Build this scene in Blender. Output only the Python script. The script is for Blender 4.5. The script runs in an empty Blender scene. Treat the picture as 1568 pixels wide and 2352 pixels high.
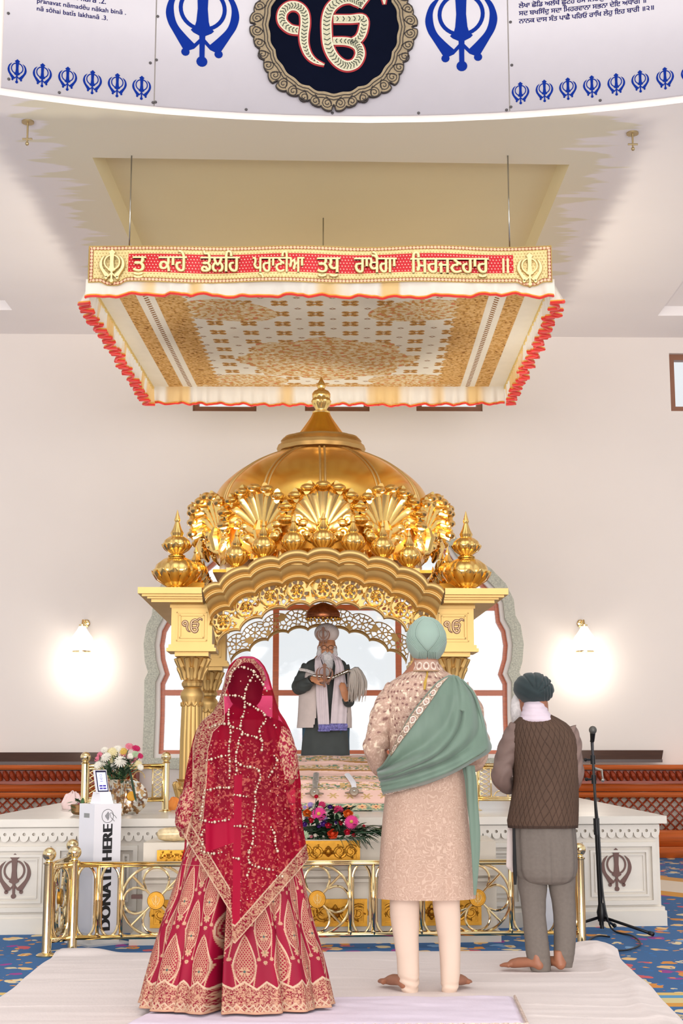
import bpy, bmesh, math, random
import numpy as np
from mathutils import Vector, Matrix
from mathutils.geometry import tessellate_polygon
from mathutils import noise as MN

SC = bpy.context.scene
COL = SC.collection
R_ = random.Random(7)
PI = math.pi
sin, cos = math.sin, math.cos

# ------------------------------------------------------------------ camera
CAMH = 1.22
F = 3267.0                      # focal length in pixels of the 1568 x 2352 frame (50 mm on 24 mm)
PIT = math.atan2(544.0, F)
cp, sp = cos(PIT), sin(PIT)
cam = bpy.data.cameras.new('camera')
camo = bpy.data.objects.new('camera', cam)
COL.objects.link(camo)
cam.sensor_fit = 'HORIZONTAL'
cam.sensor_width = 24.0
cam.lens = 50.0
cam.clip_start = .1
cam.clip_end = 200
camo.location = (0, 0, CAMH)
camo.rotation_euler = (PI / 2 + PIT, 0, 0)
SC.camera = camo

# ------------------------------------------------------------------ world, exposure, large lights
W = bpy.data.worlds.new('world')
SC.world = W
W.use_nodes = True
bg = W.node_tree.nodes['Background']
bg.inputs[0].default_value = (.93, .97, 1.0, 1)
bg.inputs[1].default_value = 0.95
SC.view_settings.view_transform = 'Standard'
SC.view_settings.look = 'None'
SC.view_settings.gamma = 1
SC.view_settings.exposure = 0.0
SC.view_settings.use_curve_mapping = False
SC.cycles.max_bounces = 8
SC.cycles.diffuse_bounces = 4
SC.cycles.glossy_bounces = 4
SC.cycles.transparent_max_bounces = 12
SC.cycles.transmission_bounces = 4
SC.cycles.caustics_reflective = False
SC.cycles.caustics_refractive = False
SC.cycles.sample_clamp_indirect = 6


def area(name, loc, rot, sx, sy, power, col=(1, 1, 1)):
    l = bpy.data.lights.new(name, 'AREA')
    l.shape = 'RECTANGLE'
    l.size = sx
    l.size_y = sy
    l.energy = power
    l.color = col
    o = bpy.data.objects.new(name, l)
    o.location = loc
    o.rotation_euler = rot
    COL.objects.link(o)
    return o


# daylight falling through the open drum of the dome above the camera; two added fill lights stand behind it
area('dome_daylight', (0, 4.0, 9.4), (math.radians(12), 0, 0), 7, 7, 150, (1, .97, .95))
area('fill_behind_camera', (0, -9, 3.0), (math.radians(102), 0, 0), 22, 8, 3300, (1, .965, .94))  # added fill, out of view, tilted up to brighten end wall and ceiling
area('ceiling_fill_behind', (0, -7.5, .2), (math.radians(150), 0, 0), 18, 5, 1100, (1, .95, .92))  # added upward fill, out of view, only to brighten the ceiling


# ------------------------------------------------------------------ helpers
def S(r, g, b):
    f = lambda c: (c / 255 / 12.92) if c / 255 <= .04045 else ((c / 255 + .055) / 1.055) ** 2.4
    return (f(r), f(g), f(b))


def ray(u, v):
    a = (u - 784) / F
    b = (1176 - v) / F
    return Vector((a, cp - b * sp, sp + b * cp))


def P(u, v, y=None, z=None, k=0.0):
    """point of the place that the photo shows at (u, v): on the plane Y = y + k X, or at height z"""
    d = ray(u, v)
    t = (z - CAMH) / d.z if z is not None else y / (d.y - k * d.x)
    return Vector((d.x * t, d.y * t, CAMH + d.z * t))


def tag(o, label=None, cat=None, group=None, kind=None):
    if label: o['label'] = label
    if cat: o['category'] = cat
    if group: o['group'] = group
    if kind: o['kind'] = kind
    return o


def thing(name, label, cat, loc=(0, 0, 0), rz=0.0, group=None):
    o = bpy.data.objects.new(name, None)
    o.empty_display_size = .1
    COL.objects.link(o)
    o.location = loc
    o.rotation_euler = (0, 0, rz)
    return tag(o, label, cat, group)


def wm(o):
    m = Matrix.LocRotScale(o.location, o.rotation_euler, o.scale)
    return wm(o.parent) @ m if o.parent else m


def children(o):
    return [c for c in COL.objects if c.parent == o]


def copy_tree(o, parent=None, allo=None):
    if allo is None: allo = list(COL.objects)
    c = o.copy()
    COL.objects.link(c)
    c.parent = parent
    for ch in allo:
        if ch.parent == o: copy_tree(ch, c, allo)
    return c


def dup(o, loc, rz=0.0, label=None, group=None):
    c = copy_tree(o)
    c.location = loc
    c.rotation_euler = (0, 0, rz)
    if label: c['label'] = label
    if group: c['group'] = group
    return c


def link(name, me, m, parent=None, local=False, smooth=True):
    """links a mesh; world coordinates are brought into the parent's frame unless local"""
    o = bpy.data.objects.new(name, me)
    COL.objects.link(o)
    if m is not None:
        for mm in (m if isinstance(m, (list, tuple)) else [m]): me.materials.append(mm)
    if parent is not None:
        o.parent = parent
        if not local:
            me.transform(wm(parent).inverted())
    if smooth and len(me.polygons):
        me.polygons.foreach_set('use_smooth', np.ones(len(me.polygons), bool))
    return o


def sharp(o, ang=35):
    """keeps hard edges hard under smooth shading"""
    me = o.data
    bm = bmesh.new()
    bm.from_mesh(me)
    a = math.radians(ang)
    for e in bm.edges:
        if len(e.link_faces) == 2 and e.calc_face_angle(0) > a: e.smooth = False
    bm.to_mesh(me)
    bm.free()
    return o


class MB:
    def __init__(s):
        s.v = []
        s.f = []

    def add(s, vs, fs):
        b = len(s.v)
        s.v.extend(tuple(p) for p in vs)
        s.f.extend(tuple(b + i for i in f) for f in fs)
        return s

    def box(s, x0, x1, y0, y1, z0, z1):
        return s.add([(x, y, z) for z in (z0, z1) for y in (y0, y1) for x in (x0, x1)],
                     [(0, 2, 3, 1), (4, 5, 7, 6), (0, 1, 5, 4), (2, 6, 7, 3), (0, 4, 6, 2), (1, 3, 7, 5)])

    def hexa(s, p):
        return s.add(p, [(0, 3, 2, 1), (4, 5, 6, 7), (0, 1, 5, 4), (1, 2, 6, 5), (2, 3, 7, 6), (3, 0, 4, 7)])

    def bar(s, a, b, w, h, up=(0, 0, 1)):
        """square bar from a to b"""
        a, b = Vector(a), Vector(b)
        d = (b - a).normalized()
        x = d.cross(Vector(up))
        if x.length < 1e-4: x = d.cross(Vector((0, 1, 0)))
        x.normalize()
        y = x.cross(d)
        x *= w / 2
        y *= h / 2
        return s.hexa([a - x - y, a + x - y, a + x + y, a - x + y, b - x - y, b + x - y, b + x + y, b - x + y])

    def lathe(s, prof, seg=32, c=(0, 0, 0), fl=None, cap=True, axis=None):
        """prof: (r, z) list from bottom to top; fl(angle, i) scales the radius"""
        vs = []
        M = None
        if axis is not None: M = Vector((0, 0, 1)).rotation_difference(Vector(axis)).to_matrix()
        for i, (r, z) in enumerate(prof):
            for j in range(seg):
                a = 2 * PI * j / seg
                rr = r * (fl(a, i) if fl else 1)
                p = Vector((rr * cos(a), rr * sin(a), z))
                if M: p = M @ p
                vs.append((p.x + c[0], p.y + c[1], p.z + c[2]))
        n = len(prof)
        fs = [(i * seg + j, i * seg + (j + 1) % seg, (i + 1) * seg + (j + 1) % seg, (i + 1) * seg + j)
              for i in range(n - 1) for j in range(seg)]
        if cap:
            fs.append(tuple(range(seg - 1, -1, -1)))
            fs.append(tuple((n - 1) * seg + j for j in range(seg)))
        return s.add(vs, fs)

    def ball(s, c, r, seg=16, sc=(1, 1, 1)):
        n = max(6, seg // 2)
        pr = [(r * max(1e-3, sin(PI * i / n)), -r * cos(PI * i / n)) for i in range(n + 1)]
        b = len(s.v)
        s.lathe(pr, seg)
        for i in range(b, len(s.v)):
            x, y, z = s.v[i]
            s.v[i] = (x * sc[0] + c[0], y * sc[1] + c[1], z * sc[2] + c[2])
        return s

    def tube(s, pts, r, seg=8, closed=False, cap=True, flat=1.0, up=None):
        """tube along pts; r a number or a list; flat squeezes it along the frame's second axis"""
        pts = [Vector(p) for p in pts]
        n = len(pts)
        if not hasattr(r, '__len__'): r = [r] * n
        if closed:
            T = [(pts[(i + 1) % n] - pts[i - 1]).normalized() for i in range(n)]
        else:
            T = [(pts[min(i + 1, n - 1)] - pts[max(i - 1, 0)]).normalized() for i in range(n)]
        nrm = Vector(up) if up is not None else (Vector((0, 0, 1)) if abs(T[0].z) < .9 else Vector((0, 1, 0)))
        vs = []
        for i in range(n):
            t = T[i]
            nn = nrm - t * nrm.dot(t)
            if nn.length < 1e-5: nn = t.orthogonal()
            nn.normalize()
            if up is None: nrm = nn
            bn = t.cross(nn)
            for j in range(seg):
                a = 2 * PI * j / seg
                vs.append(pts[i] + bn * (cos(a) * r[i]) + nn * (sin(a) * r[i] * flat))
        m = n if closed else n - 1
        fs = [(i * seg + j, ((i + 1) % n) * seg + j, ((i + 1) % n) * seg + (j + 1) % seg, i * seg + (j + 1) % seg)
              for i in range(m) for j in range(seg)]
        if cap and not closed:
            fs.append(tuple(range(seg)))
            fs.append(tuple((n - 1) * seg + j for j in range(seg - 1, -1, -1)))
        return s.add(vs, fs)

    def poly(s, loops, d0, d1, xf):
        """flat shape (loops of 2D points, first the outline, then holes) made solid between depths d0 and d1"""
        sc_ = 50 / max(1e-9, max(abs(p[0] - loops[0][0][0]) + abs(p[1] - loops[0][0][1]) for p in loops[0]))
        tri = tessellate_polygon([[Vector((p[0] * sc_, p[1] * sc_, 0)) for p in l] for l in loops])
        fl = [p for l in loops for p in l]
        n = len(fl)
        vs = [xf(p[0], p[1], d1) for p in fl]
        fs = [tuple(t) for t in tri]
        if d0 is not None:
            vs += [xf(p[0], p[1], d0) for p in fl]
            fs += [tuple(n + i for i in reversed(t)) for t in tri]
            b = 0
            for l in loops:
                m = len(l)
                fs += [(b + i, b + (i + 1) % m, n + b + (i + 1) % m, n + b + i) for i in range(m)]
                b += m
        return s.add(vs, fs)

    def ribbon(s, pts, wd, d0, d1, xf):
        """2D stroke of changing width, raised to d1"""
        n = len(pts)
        L, Rr = [], []
        for i in range(n):
            a = Vector(pts[max(i - 1, 0)])
            b = Vector(pts[min(i + 1, n - 1)])
            t = (b - a).normalized()
            nn = Vector((-t.y, t.x)) * (wd[i] / 2)
            p = Vector(pts[i])
            L.append(p + nn)
            Rr.append(p - nn)
        vs = [xf(p.x, p.y, d1) for p in L] + [xf(p.x, p.y, d1) for p in Rr]
        vs += [xf(p.x, p.y, d0) for p in L] + [xf(p.x, p.y, d0) for p in Rr]
        fs = []
        for i in range(n - 1):
            fs += [(i, n + i, n + i + 1, i + 1), (i, i + 1, 2 * n + i + 1, 2 * n + i), (n + i, 3 * n + i, 3 * n + i + 1, n + i + 1)]
        fs += [(0, 2 * n, 3 * n, n), (n - 1, 2 * n - 1, 4 * n - 1, 3 * n - 1)]
        return s.add(vs, fs)

    def xform(s, fn, b=0):
        for i in range(b, len(s.v)): s.v[i] = tuple(fn(*s.v[i]))
        return s

    def build(s, name, m, parent=None, local=False, smooth=True, sh=35, fix=True):
        me = bpy.data.meshes.new(name)
        me.from_pydata([tuple(p) for p in s.v], [], s.f)
        if fix:
            bm = bmesh.new()
            bm.from_mesh(me)
            bmesh.ops.recalc_face_normals(bm, faces=bm.faces)
            if smooth and sh:
                a = math.radians(sh)
                for e in bm.edges:
                    if len(e.link_faces) == 2 and e.calc_face_angle(0) > a: e.smooth = False
            bm.to_mesh(me)
            bm.free()
        return link(name, me, m, parent, local, smooth)


def gridmesh(name, X, Y, Z, m, parent=None, local=False, wrap=False, col=None, caps=False):
    """numpy grid [rows, cols] -> mesh; wrap closes it along the columns; col: [rows, cols, 3] linear colours"""
    n, c = X.shape
    co = np.stack([X, Y, Z], -1).reshape(-1, 3)
    idx = np.arange(n * c).reshape(n, c)
    if wrap:
        j1 = np.roll(idx, -1, axis=1)
        a, b, d, e = idx[:-1], j1[:-1], j1[1:], idx[1:]
    else:
        a, b, d, e = idx[:-1, :-1], idx[:-1, 1:], idx[1:, 1:], idx[1:, :-1]
    fs = np.stack([a, b, d, e], -1).reshape(-1, 4)
    me = bpy.data.meshes.new(name)
    me.vertices.add(len(co))
    me.vertices.foreach_set('co', co.astype(np.float32).ravel())
    me.loops.add(fs.size)
    me.loops.foreach_set('vertex_index', fs.ravel().astype(np.int32))
    me.polygons.add(len(fs))
    me.polygons.foreach_set('loop_start', np.arange(0, fs.size, 4, dtype=np.int32))
    me.polygons.foreach_set('loop_total', np.full(len(fs), 4, np.int32))
    me.update(calc_edges=True)
    if col is not None:
        at = me.color_attributes.new('Col', 'FLOAT_COLOR', 'POINT')
        cc = np.ones((n * c, 4), np.float32)
        cc[:, :3] = col.reshape(-1, 3)
        at.data.foreach_set('color', cc.ravel())
    if caps:
        bm = bmesh.new()
        bm.from_mesh(me)
        bm.verts.ensure_lookup_table()
        for r in (idx[0], idx[-1][::-1]):
            try: bm.faces.new([bm.verts[i] for i in r])
            except Exception: pass
        bm.to_mesh(me)
        bm.free()
    o = link(name, me, m, parent, local)
    if wrap or caps: pass
    return o


_mats = {}


def mat(name, col=(.8, .8, .8), rough=.5, metal=0.0, var=.06, vscale=8.0, bump=0.0, bscale=60.0, attr=False,
        alpha=1.0, emis=None, estr=0.0, sheen=0.0, trans=0.0, spec=None, coat=0.0, stretch=(1, 1, 1), sss=0.0, transl=0.0):
    if name in _mats: return _mats[name]
    m = bpy.data.materials.new(name)
    m.use_nodes = True
    nt = m.node_tree
    N, L = nt.nodes, nt.links
    b = N['Principled BSDF']
    tc = N.new('ShaderNodeTexCoord')
    mp = N.new('ShaderNodeMapping')
    mp.inputs['Scale'].default_value = stretch
    L.new(tc.outputs['Object'], mp.inputs[0])
    no = N.new('ShaderNodeTexNoise')
    no.inputs['Scale'].default_value = vscale
    no.inputs['Detail'].default_value = 4
    L.new(mp.outputs[0], no.inputs['Vector'])
    mr = N.new('ShaderNodeMapRange')
    mr.inputs['From Min'].default_value = .3
    mr.inputs['From Max'].default_value = .7
    mr.inputs['To Min'].default_value = 1 - var
    mr.inputs['To Max'].default_value = 1 + var
    L.new(no.outputs[0], mr.inputs[0])
    mx = N.new('ShaderNodeVectorMath')
    mx.operation = 'SCALE'
    if attr:
        ca = N.new('ShaderNodeVertexColor')
        ca.layer_name = 'Col'
        L.new(ca.outputs[0], mx.inputs[0])
    else:
        mx.inputs[0].default_value = col
    L.new(mr.outputs[0], mx.inputs['Scale'])
    L.new(mx.outputs[0], b.inputs['Base Color'])
    b.inputs['Roughness'].default_value = rough
    b.inputs['Metallic'].default_value = metal
    b.inputs['Alpha'].default_value = alpha
    if spec is not None: b.inputs['Specular IOR Level'].default_value = spec
    if trans: b.inputs['Transmission Weight'].default_value = trans
    if coat:
        b.inputs['Coat Weight'].default_value = coat
        b.inputs['Coat Roughness'].default_value = .1
    if sheen:
        b.inputs['Sheen Weight'].default_value = sheen
    if sss:
        b.inputs['Subsurface Weight'].default_value = sss
        b.inputs['Subsurface Radius'].default_value = (.02, .008, .004)
    if emis:
        b.inputs['Emission Color'].default_value = (*emis, 1)
        b.inputs['Emission Strength'].default_value = estr
    if bump:
        n2 = N.new('ShaderNodeTexNoise')
        n2.inputs['Scale'].default_value = bscale
        n2.inputs['Detail'].default_value = 3
        L.new(mp.outputs[0], n2.inputs['Vector'])
        bp = N.new('ShaderNodeBump')
        bp.inputs['Strength'].default_value = bump
        bp.inputs['Distance'].default_value = .01
        L.new(n2.outputs[0], bp.inputs['Height'])
        L.new(bp.outputs[0], b.inputs['Normal'])
    if transl:
        tr = N.new('ShaderNodeBsdfTranslucent')
        L.new(mx.outputs[0], tr.inputs[0])
        ms = N.new('ShaderNodeMixShader')
        ms.inputs[0].default_value = transl
        L.new(b.outputs[0], ms.inputs[1])
        L.new(tr.outputs[0], ms.inputs[2])
        L.new(ms.outputs[0], N['Material Output'].inputs[0])
    _mats[name] = m
    return m


def sm(a, b, x):
    t = np.clip((x - a) / (b - a + 1e-9), 0, 1)
    return t * t * (3 - 2 * t)


def hash2(i, j, k=0):
    v = np.sin(i * 127.1 + j * 311.7 + k * 74.7) * 43758.5453
    return v - np.floor(v)


def vnoise(x, y, k=0):
    """smooth value noise on arrays"""
    xi, yi = np.floor(x), np.floor(y)
    xf, yf = x - xi, y - yi
    xf = xf * xf * (3 - 2 * xf)
    yf = yf * yf * (3 - 2 * yf)
    a, b = hash2(xi, yi, k), hash2(xi + 1, yi, k)
    c, d = hash2(xi, yi + 1, k), hash2(xi + 1, yi + 1, k)
    return (a * (1 - xf) + b * xf) * (1 - yf) + (c * (1 - xf) + d * xf) * yf


def mixc(base, col, m):
    return base * (1 - m[..., None]) + np.array(col) * m[..., None]


def catmull(pts, k=8, closed=False):
    pts = [tuple(p) for p in pts]
    n = len(pts)
    out = []
    rng = n if closed else n - 1
    for i in range(rng):
        if closed: p0, p1, p2, p3 = pts[i - 1], pts[i], pts[(i + 1) % n], pts[(i + 2) % n]
        else: p0, p1, p2, p3 = pts[max(i - 1, 0)], pts[i], pts[i + 1], pts[min(i + 2, n - 1)]
        for j in range(k):
            t = j / k
            out.append(tuple(.5 * (2 * b + (c - a) * t + (2 * a - 5 * b + 4 * c - d) * t * t + (3 * b - a - 3 * c + d) * t ** 3)
                             for a, b, c, d in zip(p0, p1, p2, p3)))
    if not closed: out.append(pts[-1])
    return out


def circ(cx, cy, r, n=24, a0=0, a1=2 * PI, full=True):
    m = n if full else n - 1
    return [(cx + r * cos(a0 + (a1 - a0) * i / m), cy + r * sin(a0 + (a1 - a0) * i / m)) for i in range(n)]


# ------------------------------------------------------------------ emblem and letter shapes
KH_BLADE = [(0, 1), (.10, .91), (.065, .875), (.055, .75), (.05, .62), (.062, .48), (.075, .43), (.115, .385), (.09, .36), (.03, .33), (.026, .2), (.026, .09),
            (-.026, .09), (-.026, .2), (-.03, .33), (-.09, .36), (-.115, .385), (-.075, .43), (-.062, .48), (-.05, .62), (-.055, .75), (-.065, .875), (-.10, .91)]
_ko = catmull([(.20, .83), (.31, .74), (.365, .58), (.345, .45), (.28, .33), (.18, .16)], 5)
_ki = catmull([(.075, .235), (.17, .33), (.25, .43), (.285, .55), (.28, .68), (.20, .83)], 5)[:-1]
KH_SWORD = _ko + _ki


def khanda(mb, xf, s=1.0, d0=0, d1=.004, k=6):
    """Sikh emblem, height s, middle at the origin"""
    g = lambda l: [((x) * s, (y - .5) * s) for x, y in l]
    mb.poly([g(KH_BLADE)], d0, d1 * 1.3, xf)
    mb.poly([g(circ(0, .62, .24, k * 6)), g(circ(0, .62, .2, k * 6))], d0, d1 * .9, xf)
    for q in (1, -1):
        mb.poly([g([(x * q, y) for x, y in KH_SWORD])], d0, d1, xf)
        mb.ribbon(g([(0, .30), (.09 * q, .2), (.17 * q, .165)]), [.035 * s] * 3, d0, d1, xf)
        mb.poly([g(circ(.165 * q, .145, .042, 12))], d0, d1, xf)
    mb.poly([g(circ(0, .055, .055, 14))], d0, d1 * 1.2, xf)
    return mb


# strokes of the ik onkar sign, in the banner's own pixel frame (x right, y down), then scaled
_IK1 = [(475, 290), (400, 275), (340, 215), (345, 140), (400, 92), (470, 95), (520, 145), (530, 230), (520, 320), (525, 400), (555, 480), (610, 535), (690, 566)]
_IK1W = [60, 66, 70, 72, 72, 72, 72, 72, 70, 62, 50, 32, 6]
_IKO = [(995, 75), (960, 45), (900, 20), (820, 35), (745, 95), (712, 180), (708, 280), (720, 400), (760, 490), (820, 550), (885, 570), (950, 545), (985, 480), (975, 420), (930, 385), (860, 370), (760, 370)]
_IKOW = [40, 66, 74, 76, 78, 78, 78, 78, 78, 78, 76, 74, 74, 72, 66, 60, 56]
_IKB = [(765, 190), (900, 188), (1010, 185), (1012, 270), (975, 345), (900, 380)]
_IKBW = [62, 62, 68, 68, 62, 50]
_IKT = [(985, 95), (1015, 30), (1060, -25), (1130, -30), (1180, -5), (1190, 62)]
_IKTW = [26, 55, 62, 60, 40, 6]


def ikonkar(mb, xf, s, d0, d1, extra=0.0, ctr=(730, 270)):
    for pts, wd in ((_IK1, _IK1W), (_IKO, _IKOW), (_IKB, _IKBW), (_IKT, _IKTW)):
        c = catmull([(p[0], p[1], w) for p, w in zip(pts, wd)], 6)
        mb.ribbon([((x - ctr[0]) * s, -(y - ctr[1]) * s) for x, y, w in c], [(w + extra) * s for x, y, w in c], d0, d1, xf)
    return mb


def text_loops(body, size):
    """letters as lists of [outline, holes...]; overlapping strokes of a letter stay separate"""
    cu = bpy.data.curves.new('lettering_source', 'FONT')
    cu.body = body
    cu.size = size
    ob = bpy.data.objects.new('lettering_source', cu)
    COL.objects.link(ob)
    dg = bpy.context.evaluated_depsgraph_get()
    dg.update()
    ev = ob.evaluated_get(dg)
    c = ev.to_curve(dg)
    loops = []
    for sp_ in c.splines:
        pts = []
        if sp_.type == 'BEZIER':
            bp = sp_.bezier_points
            n = len(bp)
            for i in range(n):
                a, b = bp[i], bp[(i + 1) % n]
                p0, p1, p2, p3 = a.co, a.handle_right, b.handle_left, b.co
                for j in range(4):
                    t = j / 4
                    q = p0 * (1 - t) ** 3 + p1 * 3 * t * (1 - t) ** 2 + p2 * 3 * t * t * (1 - t) + p3 * t ** 3
                    if not pts or (Vector(pts[-1]) - q.to_2d()).length > 1e-5 * size: pts.append((q.x, q.y))
        else:
            pts = [(p.co.x, p.co.y) for p in sp_.points]
        if len(pts) > 2: loops.append(pts)
    ev.to_curve_clear()
    bpy.data.objects.remove(ob)
    bpy.data.curves.remove(cu)

    def ar(l): return sum(l[i - 1][0] * l[i][1] - l[i][0] * l[i - 1][1] for i in range(len(l))) / 2

    def inside(p, l):
        c_ = False
        for i in range(len(l)):
            (x1, y1), (x2, y2) = l[i - 1], l[i]
            if (y1 > p[1]) != (y2 > p[1]) and p[0] < (x2 - x1) * (p[1] - y1) / (y2 - y1) + x1: c_ = not c_
        return c_
    def split(l, depth=0):
        n = len(l)
        for i in range(n):
            (ax, ay), (bx, by) = l[i], l[(i + 1) % n]
            for j in range(i + 2, n):
                if i == 0 and j == n - 1: continue
                (cx, cy), (dx, dy) = l[j], l[(j + 1) % n]
                if max(ax, bx) < min(cx, dx) or max(cx, dx) < min(ax, bx) or max(ay, by) < min(cy, dy) or max(cy, dy) < min(ay, by): continue
                den = (bx - ax) * (dy - cy) - (by - ay) * (dx - cx)
                if abs(den) < 1e-12: continue
                t = ((cx - ax) * (dy - cy) - (cy - ay) * (dx - cx)) / den
                q = ((cx - ax) * (by - ay) - (cy - ay) * (bx - ax)) / den
                if 1e-6 < t < 1 - 1e-6 and 1e-6 < q < 1 - 1e-6 and depth < 12:
                    p = (ax + (bx - ax) * t, ay + (by - ay) * t)
                    return split([p] + l[i + 1:j + 1], depth + 1) + split([p] + l[j + 1:] + l[:i + 1], depth + 1)
        return [l]
    loops = [q for l in loops for q in split(l) if len(q) > 2 and abs(ar(q)) > 1e-5 * size * size]
    loops.sort(key=lambda l: -abs(ar(l)))
    outs = []
    for l in loops:
        p = l[len(l) // 2]
        c_ = [o for o in outs if inside(p, o[0]) and inside(l[len(l) // 3], o[0])]
        if c_ and ar(c_[-1][0]) * ar(l) < 0:
            mx_, my_ = sum(q[0] for q in l) / len(l), sum(q[1] for q in l) / len(l)
            c_[-1].append([(mx_ + (x - mx_) * .97, my_ + (y - my_) * .97) for x, y in l])
        else: outs.append([l])
    return outs


def text_mesh(mb, body, size, xf, d0, d1, bold=0.0, align=0.0):
    L = text_loops(body, size)
    if not L: return mb
    xs = [p[0] for o in L for p in o[0]]
    ox = -(min(xs) + (max(xs) - min(xs)) * align)
    for dx in ((-bold, 0, bold) if bold else (0,)):
        for k, o in enumerate(L):
            mb.poly([[(x + ox + dx, y) for x, y in l] for l in o], d0, d1 * (1 + .06 * (dx > 0) - .06 * (dx < 0) + .013 * (k % 4)), xf)
    return mb
# ------------------------------------------------------------------ materials
M_WALL = mat('wall_paint', S(234, 224, 216), .85, var=.012, vscale=1.2)
M_CEIL = mat('ceiling_paint', S(248, 241, 238), .9, var=.012, vscale=1)
M_GOLD = mat('satin_gold', S(206, 172, 112), .54, 1.0, var=.05, vscale=3, bump=.02, bscale=160)
M_GOLDD = mat('bright_gold', S(244, 204, 124), .2, 1.0, var=.06, vscale=14)
M_BRASS = mat('polished_brass', S(232, 208, 158), .09, 1.0, var=.04)
M_OLDGOLD = mat('carved_gold_paint', S(196, 142, 50), .4, .8, var=.12, vscale=30)
M_MARBLE = mat('white_marble', S(212, 204, 192), .28, var=.06, vscale=2.2, stretch=(1, 1, 2.5))
M_PAINTW = mat('cream_gloss_paint', S(214, 202, 184), .35, var=.03)
M_WOOD = mat('orange_wood', S(192, 92, 36), .35, var=.16, vscale=6, stretch=(.5, 3, 14))
M_WOODD = mat('red_brown_wood', S(150, 58, 26), .4, var=.16, vscale=8, stretch=(.5, 3, 10))
M_DARKW = mat('dark_wood', S(62, 36, 24), .35, var=.2, vscale=7, stretch=(.5, 3, 10))
M_BROWN = mat('brown_inlay', S(96, 58, 48), .4)
M_BLUE = mat('blue_print', S(12, 42, 128), .7, var=.03, spec=.05)
M_NAVY = mat('navy_velvet', S(8, 12, 28), .9, spec=.05)
M_BLACK = mat('black_metal', S(22, 22, 24), .35, .4)
M_WHITE = mat('white_plastic', S(236, 233, 236), .35, var=.01)
M_INK = mat('black_ink', S(25, 25, 28), .5)
M_RED = mat('red_piping', S(214, 38, 22), .6, sheen=.3)
M_STEEL = mat('steel', S(190, 188, 180), .2, 1.0)

# ------------------------------------------------------------------ floor with patterned carpet


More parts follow.
